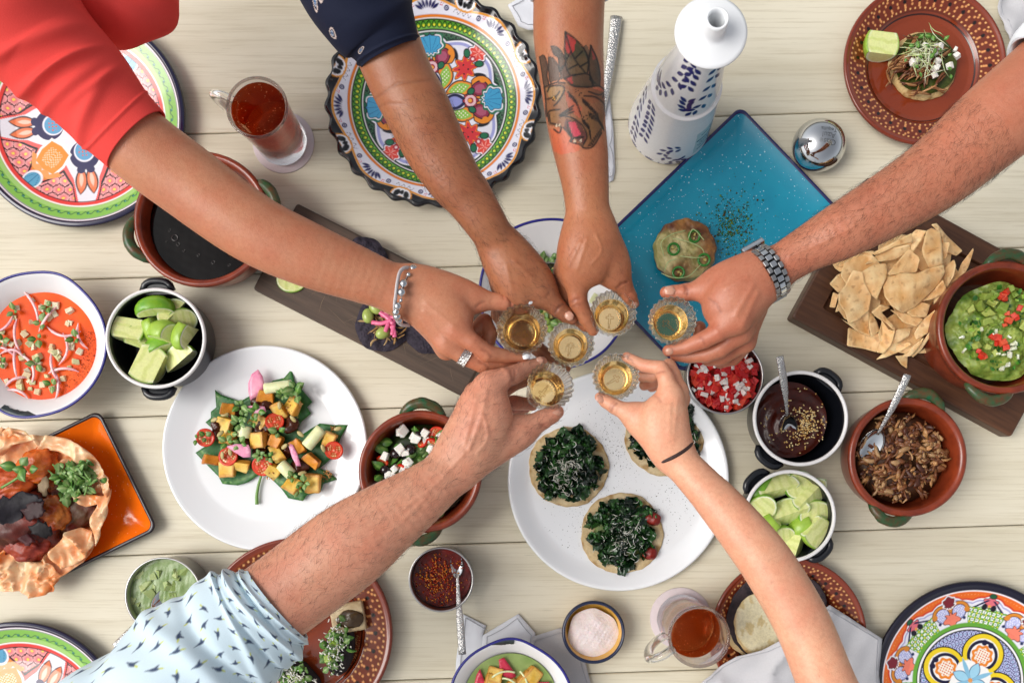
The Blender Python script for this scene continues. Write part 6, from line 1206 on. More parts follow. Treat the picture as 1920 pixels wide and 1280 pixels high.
def nail(par,px,py,z,ang,L_,W,m,tilt=0,long=0):        # ang in photo degrees (y down)
    nu,nv=9,7; V=[]
    for i in range(nu):
        u=-1+2*i/(nu-1); w_=W*(1-abs(u)**(3 if u<0 else (3.2-1.6*long)))**.6 if abs(u)<1 else 0
        for j in range(nv): v=-1+2*j/(nv-1); V.append((u*L_,v*w_,.0016*(1-v*v)*W/.005-.0012*u*u*(1+long)))
    V=np.array(V); V=np.vstack([V,V-[0,0,.0009]]); F=gridF(nu,nv); F=np.vstack([F[:,::-1],F+nu*nv])[:, ::-1]
    V=rote(V,(tilt,0,0)); V=rotz(V,-math.radians(ang)); return mesh('fingernail',V+np.array(P(px,py,z)),F,m,par)
def sleeve(par,name,secs,m,fz=.9,nu=150,nv=220,folds=None,paint=None,cuff=.006,open_in=True):
    q=smoothpath(N(secs,1),30); t=np.linspace(0,len(q)-1,nu); q=np.stack([np.interp(t,np.arange(len(q)),q[:,i]) for i in range(4)],1); ax=q[:,:3]; T=np.gradient(ax,axis=0); T/=np.linalg.norm(T,axis=1)[:,None]
    B=np.cross(T,[0,0,1]); B/=np.linalg.norm(B,axis=1)[:,None]; U=np.cross(B,T); th=np.arange(nv)*2*math.pi/nv; u=np.linspace(0,1,nu)
    UU,TT=np.meshgrid(u,th,indexing='ij'); L_=np.linalg.norm(np.diff(ax,axis=0),axis=1).sum(); rad=q[:,3][:,None]+0*TT
    dsp=folds(UU,TT) if folds else 0*TT; rad=rad+dsp
    V=ax[:,None]+rad[...,None]*(np.cos(TT)[...,None]*B[:,None]+fz*np.sin(TT)[...,None]*U[:,None]); V=V.reshape(-1,3); F=gridF(nu,nv,True)
    s_=UU.ravel()*L_; w_=(TT*q[:,3][:,None]).ravel(); col=paint(s_,w_,V) if paint else None
    inn=[]; k=10; 
    for i in range(1,k+1):                            # turned-in hem at the cuff (first section)
        f=i/k; rr=rad[0]-.0016-cuff*min(1,f*2)*.25; inn.append(ax[0]+T[0]*(.0006-.0006*f)+ (ax[min(nu-1,i*2)]-ax[0])*f+rr[:,None]*(np.cos(th)[:,None]*B[0]+fz*np.sin(th)[:,None]*U[0]))
    Vi=np.vstack(inn[::-1]); F2=gridF(k,nv,True); off=len(Vi); br=[[ (k-1)*nv+j,(k-1)*nv+(j+1)%nv,off+(j+1)%nv,off+j] for j in range(nv)]
    V=np.vstack([Vi,V]); F=np.vstack([F2,np.array(br),F+off]);
    if col is not None: col=np.vstack([np.tile(col[:1],(off,1)) if len(col) else col,col]); 
    return mesh(name,V,F,m,par,col=col)
# ---- woman in the red blouse
creR=[(950,550,957,584,2.2,.7),(893,575,908,566,3,.5),(905,655,921,668,3,.5),(900,678,916,690,3,.5),(938,548,944,560,2,.4)]
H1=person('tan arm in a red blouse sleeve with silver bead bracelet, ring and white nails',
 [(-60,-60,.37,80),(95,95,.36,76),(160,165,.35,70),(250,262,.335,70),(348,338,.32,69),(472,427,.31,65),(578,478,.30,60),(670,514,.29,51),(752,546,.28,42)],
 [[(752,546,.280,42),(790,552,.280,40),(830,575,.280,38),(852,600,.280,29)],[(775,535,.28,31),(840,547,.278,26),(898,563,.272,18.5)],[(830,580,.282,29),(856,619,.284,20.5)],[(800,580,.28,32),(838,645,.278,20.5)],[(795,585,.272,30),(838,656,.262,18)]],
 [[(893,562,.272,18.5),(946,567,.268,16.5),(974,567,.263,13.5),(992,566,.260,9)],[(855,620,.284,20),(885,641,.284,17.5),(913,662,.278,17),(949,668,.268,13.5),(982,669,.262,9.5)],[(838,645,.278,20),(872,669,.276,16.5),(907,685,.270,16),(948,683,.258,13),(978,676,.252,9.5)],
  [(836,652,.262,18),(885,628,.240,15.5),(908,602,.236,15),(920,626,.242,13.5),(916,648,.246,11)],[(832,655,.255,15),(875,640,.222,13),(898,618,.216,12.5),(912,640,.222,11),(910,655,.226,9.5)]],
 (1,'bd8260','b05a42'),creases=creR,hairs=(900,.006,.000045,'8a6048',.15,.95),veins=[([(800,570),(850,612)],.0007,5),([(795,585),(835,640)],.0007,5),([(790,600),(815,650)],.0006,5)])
nail(H1,989,563,.2730,-2,.0105,.0050,M['nail_white'],.3,1); nail(H1,980,674,.2600,-22,.0085,.0044,M['nail_white'],-.2,1); nail(H1,986,667,.2685,-8,.0055,.0035,M['nail_white'],0,1)
M['red']=mat('coral_red_blouse','e64a44',.8,var=.16,vs=1100,vcol='b82422',bump=.5,bs=900,bdist=.0004,spec=.2)
def foldsR(u,t):
    d=.0035*np.sin(t*2+6*u)*u
    for c0,sl,w_,a,tc,tw in ((.085,.01,.008,.0018,1.6,3),(.20,-.05,.030,.0045,1.9,1.0),(.27,-.02,.020,.0035,1.2,.8),(.33,.03,.030,.0050,2.1,1.1),(.42,.05,.022,.0040,1.3,.8),(.47,.07,.035,.0055,2.2,1.0),(.60,.10,.035,.0050,1.7,1.0),(.74,.05,.05,.006,1.2,1.2)):
        q=t-tc; x=u-c0-sl*q-.03*q*q; d=d+a*np.exp(-(x/w_)**2)*np.exp(-(q/tw)**2)
    return d+sstep(.74,.97,u)*.006*np.sin(t*17+3*np.sin(u*9))+.0010*np.sin(t*3+u*9)
sleeve(H1,'sleeve',[(258,265,.335,73),(205,215,.342,79),(150,150,.35,90),(95,95,.36,103),(30,30,.37,122),(-60,-60,.37,120)],M['red'],folds=foldsR,fz=.95)
g=SDF(np.vstack([N([(-120,-160,.36,180),(120,-90,.33,120),(226,-24,.31,112)],1)[:,:3]+s*.12 for s in(-1,1)]),.004); V,F=nets(g.chain(N([(-140,-170,.34,180),(110,-80,.33,130),(226,-24,.31,110)],6),0,.8),g.lo,g.h); V[:,2]+=.006*np.sin(V[:,0]*55+V[:,1]*85+2*vnoise(V,18,3)); mesh('blouse',V,F,M['red'],H1)
# bracelet, cord, ring
def at_wrist(c,d,r,z,fz,t): return None
pts=[P(*q) for q in ((775,503,.285),(760,502,.299),(750,510,.306),(745,530,.311),(742,555,.312),(740,572,.310),(742,592,.300),(752,608,.288),(768,610,.276))]; V,F=tube(smoothpath(pts,6),.0021,9,flat=.6); BR=mesh('bracelet',V,F,mat('silver_cord','c4bcbc',.45,bump=.6,bs=900),H1)
for x,y,rb,z in ((775,505,8.0,.286),(766,515,4.2,.297),(757,532,7.6,.304),(753.5,548,7.4,.306),(752,563,3.2,.306),(746,574,7.0,.304),(743,585,6.6,.300),(745,593,7.2,.294),(749,601,6.4,.286)): put('bracelet_bead',bpy.data.meshes.get('bracelet_bead') or mkmesh('bracelet_bead',BALL3[0],BALL3[1],M['chrome']),BR,P(x,y,z+.0045),(0,0,0),ln(rb*1.12,z))
V,F=tube(smoothpath([P(x,y,z) for x,y,z in ((774,506,.289),(766,515,.299),(757,532,.305),(752,560,.307),(746,574,.304),(745,593,.296))],6),.0006,6); mesh('bracelet_wire',V,F,M['steel'],BR)
rc=np.array(N([(872,668,.276,17)],1)[0]); dr=np.array(P(905,688,.272))-np.array(P(838,646,.278)); dr/=np.linalg.norm(dr); up=np.cross(dr,[0,0,1]); up/=np.linalg.norm(up); w2=np.cross(up,dr); V=[]
rm=.0104
for i in range(6):
    for j in range(60): a=j*2*math.pi/60; rr=rm+.0004*((i+j)%2)+(.0007 if i in(0,5) else 0); V.append(rc[:3]+dr*(-.0045+.0018*i)+rr*(math.cos(a)*up+math.sin(a)*w2))
mesh('finger_ring',V,gridF(6,60,True),M['silver'],H1,smooth=False)
# ---- man in the navy sleeve
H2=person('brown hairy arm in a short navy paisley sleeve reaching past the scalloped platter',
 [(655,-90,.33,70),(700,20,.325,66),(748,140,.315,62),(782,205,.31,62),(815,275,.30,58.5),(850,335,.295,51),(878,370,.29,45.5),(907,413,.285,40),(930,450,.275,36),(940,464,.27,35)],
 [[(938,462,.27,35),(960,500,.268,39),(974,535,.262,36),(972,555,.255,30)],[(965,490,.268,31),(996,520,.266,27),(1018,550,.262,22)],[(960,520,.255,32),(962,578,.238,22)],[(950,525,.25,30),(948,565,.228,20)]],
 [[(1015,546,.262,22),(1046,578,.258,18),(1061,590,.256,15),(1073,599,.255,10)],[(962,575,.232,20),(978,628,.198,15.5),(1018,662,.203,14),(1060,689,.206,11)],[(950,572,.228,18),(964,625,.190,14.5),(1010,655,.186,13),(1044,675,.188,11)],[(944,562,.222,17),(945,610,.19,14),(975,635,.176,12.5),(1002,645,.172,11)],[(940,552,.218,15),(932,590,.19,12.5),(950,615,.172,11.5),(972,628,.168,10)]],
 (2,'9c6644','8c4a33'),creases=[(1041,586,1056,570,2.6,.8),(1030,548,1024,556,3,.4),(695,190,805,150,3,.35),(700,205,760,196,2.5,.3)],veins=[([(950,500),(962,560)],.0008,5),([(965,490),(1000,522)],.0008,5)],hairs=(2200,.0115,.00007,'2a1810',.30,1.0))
nail(H2,1067,592,.2655,42,.0055,.0045,M['nail'],.1)
def paintN(s,w_,V):
    p=Paint(len(V),'141a30'); g=np.random.default_rng(3)
    for i in range(60):
        a,b=g.uniform(0,.2),g.uniform(0,.36); r=g.uniform(0,6.28); x=(s-a)*math.cos(r)+(w_-b)*math.sin(r); y=-(s-a)*math.sin(r)+(w_-b)*math.cos(r)
        d=np.hypot(x,y*(1.5+x*60))-.0046; m_=np.abs(d); p.m((m_<.0007)*1.,'c9b8b0'); p.m((np.hypot(x,y*1.4)<.0026)&(np.hypot(x,y*1.4)>.0015),'a0a8b8'); p.m(np.hypot(x,y)<.0011,'3a6a9a')
    return p.c
M['navy']=mat('navy_paisley_cotton',attr=True,rough=.8,var=.3,vs=1100,bump=.3,bs=1300,bdist=.0004,sheen=.02,spec=.25)
def foldsN(u,t): return .003*np.sin(t*2+5*u)*u+.002*np.exp(-((u-.06-.01*np.sin(t))/.02)**2)+.004*np.sin(u*16+np.sin(t+1)*2.2)*sstep(.1,.5,u)*(.5+.5*np.sin(t*1.5))
sleeve(H2,'sleeve',[(731,103,.325,58),(716,70,.33,70),(697,40,.335,86),(672,-15,.34,106),(640,-90,.34,118)],M['navy'],folds=foldsN,paint=paintN,nv=330,nu=190)
# ---- tattooed man
def tattoo(V,c):
    k1=S*(1-V[:,2]/CAM_H); px=V[:,0]/k1+NX; py=-V[:,1]/k1+NY; x=(px-990)*886/180; y=(py-40)*1280/260; top=(V[:,2]>.262)*1.
    p=Paint(len(V),'000000'); p.c=c.copy(); nz=.5+.5*vnoise(V,160,3,3)
    def poly(q,col,a=.8): p.m(inpoly(x,y,q)*top*min(.96,a*1.18)*(.80+.20*nz),col)
    def line(q,w_=9,col='0e0c0a',a=.95):
        q=smoothpath([(m_[0],m_[1],0) for m_ in q],5)[:,:2] if len(q)>2 else q; p.m(np.clip(1.4-dline(x,y,[tuple(e) for e in q])/w_,0,1)*top*a,col)
    poly([(200,1000),(360,1010),(480,1130),(470,1200),(300,1230),(240,1200)],'c8502c',.45); poly([(330,600),(700,620),(720,720),(600,760),(420,700)],'b8402c',.5)
    head=[(150,610),(330,560),(540,610),(700,650),(715,830),(690,960),(680,1040),(610,1150),(520,1172),(460,1120),(390,1080),(320,990),(190,960),(165,800)]; poly(head,'6e4c30',.75)
    poly([(170,620),(320,590),(330,660),(260,740),(190,700)],'9a8258',.6); poly([(340,640),(500,800),(480,900),(380,820),(350,720)],'b04a38',.5); poly([(560,800),(690,860),(680,1040),(560,1160),(540,980)],'6a4a28',.55)
    poly([(350,900),(470,930),(540,1050),(510,1140),(400,1060),(330,980)],'4a2024',.75); poly([(370,930),(430,925),(490,1050),(420,1070)],'c03a50',.8); poly([(205,830),(290,815),(280,930),(210,940)],'84603c',.7)
    poly([(345,100),(420,160),(500,240),(560,340),(550,480),(430,500),(370,480),(340,300)],'2e3422',.95); poly([(345,100),(440,180),(430,270),(380,320),(340,250)],'a02c2a',.85)
    poly([(580,225),(630,320),(665,480),(655,590),(570,560),(560,420)],'23281c',.95); poly([(580,225),(635,340),(600,360)],'9a3430',.6); poly([(540,210),(580,300),(560,400),(500,240)],'3c3c30',.7)
    poly([(335,530),(430,490),(560,490),(655,600),(480,610),(400,590)],'26281e',.9); poly([(340,530),(400,510),(420,590)],'a83030',.6)
    for q in ([(105,330),(150,320),(180,420),(175,500),(190,580),(150,600),(130,480)],[(190,330),(240,350),(290,440),(290,540),(210,570),(190,450)],[(210,230),(270,240),(330,320),(340,400),(290,460),(280,340),(240,310)]): poly(q,'34302a',.85); line(q+[q[0]],6)
    poly([(290,430),(345,390),(390,500),(300,540)],'2e2a26',.85)
    for q in ([(345,100),(340,300),(370,470),(430,505)],[(345,100),(430,160),(520,260),(560,370),(550,480)],[(345,110),(420,330),(530,480)],[(400,280),(350,360)],[(460,400),(380,440)],[(440,340),(500,280)],[(480,420),(550,380)],[(580,225),(560,400),(580,540)],[(580,225),(640,360),(665,500),(660,600)],[(335,530),(420,500),(560,490),(600,590)],[(335,530),(420,600),(560,610),(655,600),(715,650),(690,700)],
      [(150,610),(250,570),(340,570)],[(150,610),(165,750),(165,860)],[(180,650),(210,600),(320,600),(330,650),(280,740),(240,780)],[(180,720),(260,690),(290,650)],[(170,880),(200,830),(290,815)],[(205,940),(300,970),(290,1030),(240,1000)],[(290,870),(400,890),(500,960),(545,1060),(510,1140)],[(330,985),(400,1070),(390,1110),(480,1140),(520,1172),(600,1155),(680,1030)],[(400,1110),(430,1080),(510,1070)],[(365,930),(370,1000),(410,1060)],[(300,860),(420,780)],[(300,870),(410,810)],[(300,880),(420,835)],[(520,690),(620,700),(700,760),(710,830)],[(560,650),(660,680),(720,640)]): line(q)
    for q in ([(370,650),(440,720),(480,830)],[(500,710),(560,760),(640,850)],[(560,840),(640,880),(690,960)],[(500,900),(560,960),(570,1050)]):
        for i in range(12): f=i/11; a=q[0] if f<.5 else q[1]; b=q[1] if f<.5 else q[2]; g_=(f*2)%1 if f<1 else 1; cx,cy=a[0]+(b[0]-a[0])*g_,a[1]+(b[1]-a[1])*g_; line([(cx,cy),(cx+12,cy+50)],6)
    for i in range(9): line([(690-i*12,990+i*19),(665-i*14,1000+i*19)],6)
    p.m((np.hypot(x-240,y-715)<22)*top*.9,'15110c'); p.m((np.hypot(x-240,y-713)<13)*top*.9,'c88a20'); p.m((np.hypot(x-240,y-713)<5)*top,'0c0a08'); p.m((inpoly(x,y,[(175,870),(205,850),(210,930),(185,930)]))*top*.8,'14100e')
    for a,b in ((445,655),(465,640),(470,680),(490,660),(440,632),(515,885),(540,875),(550,900),(525,910)): p.m((np.hypot(x-a,y-b)<7)*top*.9,'15110c')
    for a,b in ((265,965),(290,960),(430,1105),(490,1100)): p.m((np.hypot((x-a)*1.6,y-b)<16)*top*.9,'b8a890')
    return p.c
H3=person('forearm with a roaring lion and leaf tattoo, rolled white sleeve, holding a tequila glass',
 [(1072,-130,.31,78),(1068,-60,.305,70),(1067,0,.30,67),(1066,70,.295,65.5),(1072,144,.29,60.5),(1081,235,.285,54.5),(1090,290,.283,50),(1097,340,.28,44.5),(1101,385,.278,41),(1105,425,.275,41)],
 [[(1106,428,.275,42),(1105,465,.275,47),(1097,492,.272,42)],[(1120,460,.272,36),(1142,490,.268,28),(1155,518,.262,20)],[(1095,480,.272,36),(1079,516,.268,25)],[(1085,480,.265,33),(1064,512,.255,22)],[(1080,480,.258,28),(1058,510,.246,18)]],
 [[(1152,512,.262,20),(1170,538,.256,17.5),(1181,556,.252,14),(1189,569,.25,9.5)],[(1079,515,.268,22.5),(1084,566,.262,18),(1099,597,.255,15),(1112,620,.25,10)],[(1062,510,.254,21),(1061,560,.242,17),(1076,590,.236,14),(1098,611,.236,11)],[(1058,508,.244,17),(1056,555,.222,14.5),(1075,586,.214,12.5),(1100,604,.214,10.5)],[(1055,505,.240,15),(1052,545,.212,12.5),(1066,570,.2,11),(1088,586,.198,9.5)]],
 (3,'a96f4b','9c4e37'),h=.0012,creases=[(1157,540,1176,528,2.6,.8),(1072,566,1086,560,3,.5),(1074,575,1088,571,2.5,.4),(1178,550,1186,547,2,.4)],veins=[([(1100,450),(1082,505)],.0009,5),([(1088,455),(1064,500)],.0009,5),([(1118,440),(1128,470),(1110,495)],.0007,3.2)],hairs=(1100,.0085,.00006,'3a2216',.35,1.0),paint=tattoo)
nail(H3,1191,567,.2545,63,.0050,.0044,M['nail'],-.5); nail(H3,1117,619,.2535,52,.0038,.0035,M['nail'],-.3)
M['whiteshirt']=mat('white_cotton','dfe2e8',.8,bump=.3,bs=1200,bdist=.0004)
sleeve(H3,'sleeve',[(1068,2,.30,70),(1068,-20,.302,76),(1070,-60,.305,84),(1072,-130,.31,90)],M['whiteshirt'],folds=lambda u,t:.003*np.sin(t*3+u*14)+.002*np.sin(u*30+t*2),nu=90,nv=120)
# ---- man with the watch
H4=person('sunburnt hairy arm with a steel wristwatch holding a tequila glass over the teal plate',
 [(2040,90,.345,92),(1950,165,.335,86),(1862,235,.325,79),(1765,318,.315,69),(1680,375,.308,62),(1580,432,.30,53),(1515,466,.292,43),(1455,503,.285,38.5),(1440,512,.282,38.5)],
 [[(1440,512,.28,39),(1410,528,.282,44),(1378,558,.280,46),(1362,576,.278,37)],[(1400,520,.28,34),(1360,531,.276,28),(1326,542,.27,19)],[(1385,560,.284,36),(1380,600,.286,25)],[(1400,575,.272,30),(1388,622,.268,22)],[(1410,580,.26,28),(1396,640,.25,19)]],
 [[(1330,541,.27,19),(1286,548,.265,17),(1261,549,.262,14.5),(1248,548,.262,11)],[(1380,600,.286,24),(1346,623,.284,18.5),(1320,637,.276,17),(1285,651,.266,14.5),(1253,657,.262,11)],[(1388,622,.268,22),(1350,654,.262,17.5),(1325,664,.256,16),(1290,668,.25,13),(1266,667,.248,10)],[(1396,640,.25,19),(1352,670,.235,15.5),(1328,672,.23,14.5),(1312,642,.226,12.5),(1311,614,.226,12.5)],[(1402,640,.240,16.5),(1375,672,.217,13.5),(1350,678,.207,12.5),(1334,656,.205,11)]],
 (4,'b27558','a04f38'),creases=[(1286,536,1289,552,2.6,.8),(1282,535,1284,550,2,.5),(1330,560,1352,584,3,.4),(1312,631,1322,645,2.4,.4)],veins=[([(1412,535),(1380,590)],.0010,5.5),([(1420,550),(1392,612)],.0010,5.5),([(1400,520),(1360,540)],.0008,4),([(1600,425),(1540,455),(1480,480)],.0008,4)],hairs=(3400,.0105,.000065,'2a1810',.25,.93))
nail(H4,1256,544,.2715,184,.0065,.0050,M['nail'],.2); nail(H4,1255,659,.2690,190,.0045,.0038,M['nail'],-.4)
sleeve(H4,'sleeve',[(1962,146,.335,93),(1985,125,.338,100),(2050,80,.345,108),(2120,20,.35,112)],M['whiteshirt'],folds=lambda u,t:.003*np.sin(t*3+u*14),nu=60,nv=110)
# wristwatch: bracelet of links running round the wrist
wc=np.array(P(1441,511,.283)); wd=np.array(P(1418,524,.283))-wc; wd/=np.linalg.norm(wd); ws=np.cross(wd,[0,0,1]); ws/=np.linalg.norm(ws); wu=np.array([0,0,1.]); ra,rb=ln(46.5,.283),ln(39,.283)
lk=[]
for wid,off,mm in ((.0048,-.0064,'steel'),(.0068,0,'chrome'),(.0048,.0064,'steel')):
    V,F=box(.0064,wid,.0032,.28); lk.append((mkmesh('watch_link',V,F,M[mm],smooth=False),off))
V,F=tube([wc+math.cos(a)*(ra-.0012)*ws+math.sin(a)*(rb-.0012)*wu for a in np.linspace(0,2*math.pi,60)],.0095,12,flat=.10,cap=False,up=np.cross(ws,wu)*0+wu); 
band=[]
for a in np.linspace(0,2*math.pi,64,endpoint=False):
    n=math.cos(a)*ws*ra+math.sin(a)*wu*rb
    for o_ in (-.0088,.0088): band.append(wc+n*.985+wd*o_)
WW=mesh('wristwatch',band,[[2*i,2*i+1,(2*i+3)%128,(2*i+2)%128] for i in range(64)],mat('gap_shadow_metal','2c2c2e',.4,metal=.8),H4)
ncount=15
for i in range(ncount):
    a=math.pi/2+(i-(ncount-1)/2)*.30; n=math.cos(a)*ws/ra+math.sin(a)*wu/rb; n/=np.linalg.norm(n); t=np.cross(n,wd); p=wc+math.cos(a)*ra*ws+math.sin(a)*rb*wu
    for j,(me,off) in enumerate(lk):
        a2=a+(.15 if j==1 else 0); n=math.cos(a2)*ws/ra+math.sin(a2)*wu/rb; n/=np.linalg.norm(n); t=np.cross(n,wd); p=wc+math.cos(a2)*ra*ws+math.sin(a2)*rb*wu
        put('watch_link',me,WW,p+wd*off,Matrix(np.stack([t,wd,n],1).tolist()).to_euler(),(1,1,1))
for a,nm in ((math.pi/2+2.25,'watch_clasp'),(math.pi/2-2.05,'watch_case')):
    n=math.cos(a)*ws/ra+math.sin(a)*wu/rb; n/=np.linalg.norm(n); t=np.cross(n,wd); p=wc+math.cos(a)*ra*1.02*ws+math.sin(a)*rb*1.02*wu; V,F=box(.030 if 'case' in nm else .020,.026 if 'case' in nm else .019,.006,.25); put(nm,mkmesh(nm,V,F,M['chrome'],smooth=False),WW,p,Matrix(np.stack([t,wd,n],1).tolist()).to_euler())
# ---- man in the light blue shirt
H5=person('fair hairy arm in a rolled light blue toucan print sleeve holding a tilted tequila glass',
 [(170,1398,.338,84),(330,1272,.328,82),(430,1192,.32,84),(535,1113,.31,82),(645,1030,.305,82),(711,981,.30,71),(790,926,.293,55),(852,878,.286,43)],
 [[(852,875,.285,43),(880,835,.285,47),(905,790,.285,47),(907,755,.285,35)],[(890,850,.28,36),(940,822,.275,31),(985,805,.27,22)],[(910,770,.285,34),(918,722,.284,25)],[(895,780,.27,34),(895,740,.262,24)],[(885,790,.25,30),(885,765,.24,22)]],
 [[(980,807,.27,22.5),(1018,786,.266,19),(1035,777,.263,17),(1044,772,.262,13.5)],[(918,722,.284,25),(944,709,.28,20.5),(962,703,.272,18.5),(990,690,.258,16),(1015,680,.25,12)],[(895,740,.262,22),(945,728,.245,17),(965,716,.238,16),(1000,706,.232,14),(1022,701,.23,11)],[(885,765,.24,20),(935,757,.222,15.5),(965,755,.218,14.5),(998,758,.218,12)],[(885,780,.23,18),(930,772,.205,13),(955,770,.2,12),(985,765,.2,10)]],
 (5,'cb9577','bb604a'),creases=[(1012,795,1024,800,3,.6),(1014,802,1026,792,2.5,.5),(965,693,962,715,3,.5),(958,695,955,720,2.5,.4),(905,745,940,790,6,.18),(880,790,935,830,6,.15)],veins=[([(880,840),(900,790),(912,735)],.0012,5),([(872,830),(884,780),(892,748)],.0010,5),([(895,850),(915,820),(908,780)],.0009,3.4),([(760,950),(820,905),(870,850)],.0009,4),([(700,1000),(740,990),(800,930)],.0008,4)],hairs=(4000,.0110,.00007,'44281a',.22,1.0),red=1.15)
nail(H5,1043,777,.2700,-28,.0068,.0052,M['nail'],.75); nail(H5,1012,676,.2590,-20,.0045,.0042,M['nail'],0)
def paintB(s,w_,V):
    p=Paint(len(V),'cbdfe9'); p.m((.5+.5*vnoise(V,30,2))*.3,'dbe9f0'); st=.0225; g=np.random.default_rng(8)
    for i in range(18):
        for j in range(24):
            a=(i+.5*(j%2))*st*.9+g.uniform(-.003,.003); b=j*st*.78+g.uniform(-.003,.003); r=g.uniform(0,6.28); sel=np.hypot(s-a,w_-b)<.013
            if not sel.any(): continue
            x=((s[sel]-a)*math.cos(r)+(w_[sel]-b)*math.sin(r))*1.3; y=(-(s[sel]-a)*math.sin(r)+(w_[sel]-b)*math.cos(r))*1.3; cc=p.c[sel]; q=Paint(len(x),'000000'); q.c=cc
            q.d(petal(x,y,0,0,.0062,.0022,.2),'3a4a66',.0012); q.d(petal(x,y,.001,.0025,.0042,.0013,1.1),'3a4a66',.0012); q.d(petal(x,y,.0068,.0018,.0030,.0010,.1),'c9d04a',.001); q.d(ell(x,y,-.0062,-.0012,.0024,.0008,.2),'5a6a80',.001); p.c[sel]=q.c
    return p.c
M['blueshirt']=mat('light_blue_print_cotton',attr=True,rough=.75,var=.12,vs=1100,bump=.3,bs=1200,bdist=.0004)
def foldsB(u,t):
    d=.004*np.sin(t*2+4*u)
    for c0,w_,a,ph in ((.05,.018,.004,0),(.13,.014,-.006,1),(.20,.03,.008,2),(.30,.02,-.006,.5),(.38,.03,.006,3),(.50,.03,-.007,1.5),(.62,.04,.008,2.5),(.78,.05,-.008,.2)): d=d+a*np.exp(-((u-c0-.035*np.sin(t+ph)-.018*np.sin(2*t+ph*3))/w_)**2)*.75
    return d+.0012*np.sin(t*5+u*15+2*np.sin(u*7))*sstep(.08,.3,u)
sleeve(H5,'sleeve',[(522,1132,.312,83),(500,1150,.315,94),(468,1172,.318,105),(420,1200,.322,114),(350,1256,.328,122),(250,1335,.335,130),(140,1420,.34,134)],M['blueshirt'],folds=foldsB,paint=paintB,nu=300,nv=420)
# ---- woman with the hair tie
H6=person('slender fair bare arm with a brown hair tie at the wrist over the white plate',
 [(1640,1470,.34,66),(1590,1370,.335,58),(1550,1280,.33,54),(1505,1170,.322,52.5),(1452,1077,.315,51),(1410,1018,.308,48.5),(1352,948,.298,42),(1317,910,.29,37),(1266,856,.282,32.5)],
 [[(1264,852,.28,32),(1247,815,.282,36),(1242,778,.282,37)],[(1240,815,.278,28),(1215,795,.274,24),(1188,778,.27,17.5)],[(1248,775,.284,30),(1258,742,.286,22)],[(1258,770,.275,26),(1271,735,.272,18)],[(1262,775,.26,22),(1276,748,.255,15)]],
 [[(1190,779,.27,17.5),(1153,762,.266,15),(1136,752,.263,13),(1124,744,.262,9)],[(1257,742,.286,20),(1248,708,.284,16),(1239,690,.278,14.5),(1206,685,.27,12.5),(1175,669,.262,9.5)],[(1270,735,.272,18),(1262,703,.264,15),(1254,685,.256,13.5),(1224,705,.245,12),(1203,706,.24,10)],[(1276,748,.255,15),(1262,715,.24,13),(1245,700,.228,12),(1222,718,.22,11),(1208,722,.22,10)],[(1276,752,.25,14),(1260,728,.228,11),(1240,718,.215,10),(1222,726,.21,9)]],
 (6,'d8a482','c87058'),creases=[(1146,770,1157,756,2.6,.7),(1143,766,1152,752,2,.4),(1232,700,1246,696,2.4,.5),(1228,742,1240,752,3,.4)],hairs=(900,.006,.000045,'a07a60',.05,.95),veins=[([(1255,820),(1256,760)],.0006,4.5),([(1262,825),(1270,750)],.0006,4.5)])
nail(H6,1126,747,.2690,209,.0058,.0042,M['nail'],.4); nail(H6,1178,669,.2680,205,.0042,.0034,M['nail'],0)
a=np.array(P(1240,866,.281)); b=np.array(P(1289,834,.281)); cm=(a+b)/2; ha=np.linalg.norm(b-a)/2; e1=(b-a)/np.linalg.norm(b-a); pts=[cm+e1*ha*1.2*math.cos(t)+np.array([0,0,1])*ha*1.02*math.sin(t)+.0012*np.array([math.sin(2*t),math.cos(2*t),0]) for t in np.linspace(0,2*math.pi,50)]
V,F=tube(pts,.0026,10,cap=False,up=np.cross(e1,[0,0,1])); mesh('hair_tie',V,F,mat('brown_elastic','35211e',.6,bump=.5,bs=700),H6)
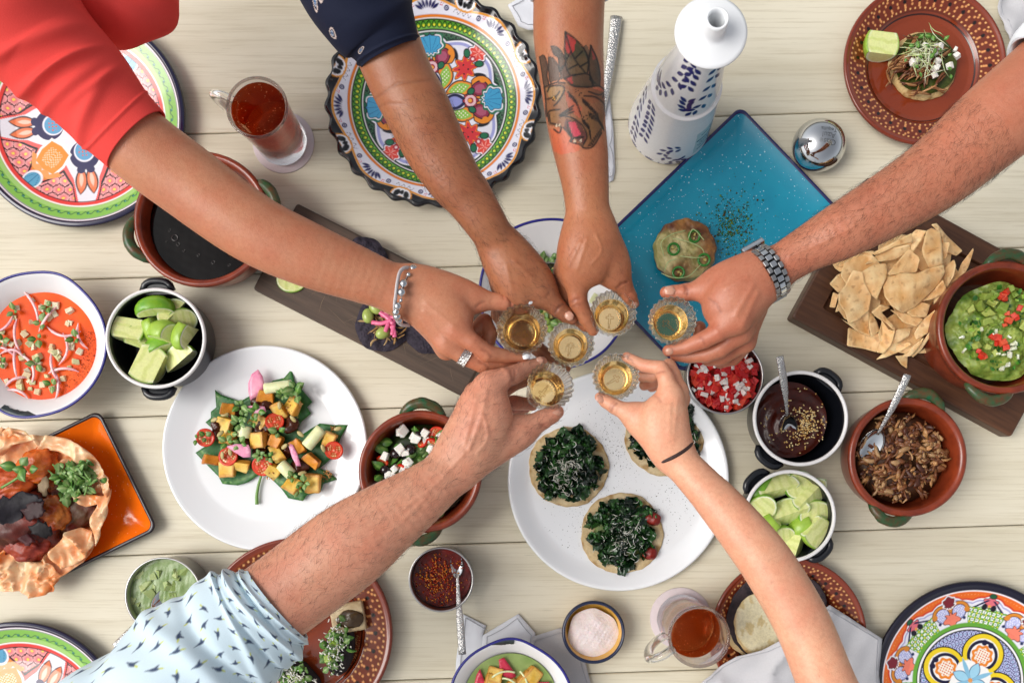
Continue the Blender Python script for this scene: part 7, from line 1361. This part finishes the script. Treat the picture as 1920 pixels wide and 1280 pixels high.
# ---------------------------------------------------------------- tequila glasses
M['emblem']=mat('moulded_emblem','b98a3a',.25,coat=.4)
def shot(label,rim,base,rp,z0,z1,ca,fill=.70):
    A=np.array(P(*base,z0)); B=np.array(P(*rim,z1)); ax=B-A; Hh=np.linalg.norm(ax); q=Vector(ax).to_track_quat('Z','Y'); Rm=np.array(q.to_matrix()); R1=ln(rp,z1); R0=R1*.64; r_=root('tequila_glass',label,'glass',A,'raised tequila glasses')
    def tr(V): return np.asarray(V)@Rm.T+A
    nf=24; fl=lambda z_,t,i:1+.022*np.cos(nf*t)*np.clip((z_-.006)/.006,0,1)
    fi=lambda z_,t,i:1-.012*np.cos(nf*t)*np.clip((z_-.022)/.006,0,1)
    outer=[(0,.0003),(R0*.90,0),(R0*.98,.0012),(R0,.004),(R0+(R1-R0)*.15,Hh*.25),(R0+(R1-R0)*.45,Hh*.55),(R0+(R1-R0)*.82,Hh*.85),(R1*.985,Hh*.955),(R1,Hh*.985)]; inner=[(R1*.985,Hh),(R1*.95,Hh),(R1*.925,Hh*.97),((R0+(R1-R0)*.82)*.915,Hh*.85),((R0+(R1-R0)*.45)*.89,Hh*.55),((R0+(R1-R0)*.13)*.87,Hh*.25),(R0*.82,.0125),(R0*.76,.0105),(0,.0100)]
    no=len(outer); V,F=lathe(dense(outer+inner,.0022),192,lambda z_,t,i:1+.032*np.cos(nf*t)*np.clip((z_-.006)/.006,0,1)*(z_<Hh*1.01)); mesh('glass_body',tr(V),F,M['glass'],r_)
    zf=Hh*fill; rin=lambda z_:float(np.interp(z_,[.0105,.0125,Hh*.25,Hh*.55,Hh*.85],[R0*.76,R0*.82,(R0+(R1-R0)*.13)*.87,(R0+(R1-R0)*.45)*.89,(R0+(R1-R0)*.82)*.915]))*.968
    liq=[(0,.0104),(R0*.73,.0109),(rin(.0128),.0128)]+[(rin(z_),z_) for z_ in np.linspace(.016,zf-.0008,8)]+[(rin(zf)*.98,zf),(0,zf)]; V,F=lathe(dense(liq,.002),96); mesh('tequila',tr(V),F,M['tequila'],r_)
    mb=MB(); cs,sn=math.cos(ca),math.sin(ca)
    def bar(x0,y0,x1,y1,w_):
        V,F=box(math.hypot(x1-x0,y1-y0)+w_,w_,.0007,.2); V=rotz(V,math.atan2(y1-y0,x1-x0))+np.array([(x0+x1)/2,(y0+y1)/2,0]); V=rotz(V,ca)+np.array([0,0,.0090]); mb.add(tr(V),F)
    for x0,y0,x1,y1 in ((-.0012,-.0055,-.0012,.0008),(.0012,-.0055,.0012,.0008),(-.0012,-.0055,.0012,-.0055),(-.0042,.0010,-.0012,.0010),(.0012,.0010,.0042,.0010),(-.0042,.0034,-.0012,.0034),(.0012,.0034,.0042,.0034),(-.0042,.001,-.0042,.0034),(.0042,.001,.0042,.0034),(-.0012,.0034,-.0012,.0062),(.0012,.0034,.0012,.0062),(-.0012,.0062,.0012,.0062)): bar(x0,y0,x1,y1,.0004)
    for cy_ in (-.0092,-.0076):
        V,F=tube([(.0009*math.cos(t),cy_+.0008*math.sin(t),.0093) for t in np.linspace(0,6.283,18)],.00022,6,cap=False); mb.add(tr(rotz(V,ca)),F)
    mb.mesh('emblem',M['emblem'],r_); return r_
shot('fluted tequila glass held between the white nails of the braceleted hand',(978.7,617),(979,631),47.5,.220,.280,rd(-20))
shot('lowest fluted tequila glass at the centre, pinched by the navy sleeved man',(1071,644),(1068,655),43.5,.186,.244,rd(60))
shot('fluted tequila glass in the tattooed hand',(1150,587),(1140,604),43.5,.205,.263,rd(160))
shot('fluted tequila glass in the watch wearing hand with teal showing through',(1261,601),(1247,612),45,.215,.274,rd(90))
shot('tilted fluted tequila glass in the hand of the light blue sleeved man',(1033,722),(1012,741),44.5,.222,.274,rd(20))
shot('fluted tequila glass of palest tequila held above the large white plate',(1154.6,705.6),(1151,714),43.5,.212,.270,rd(30))
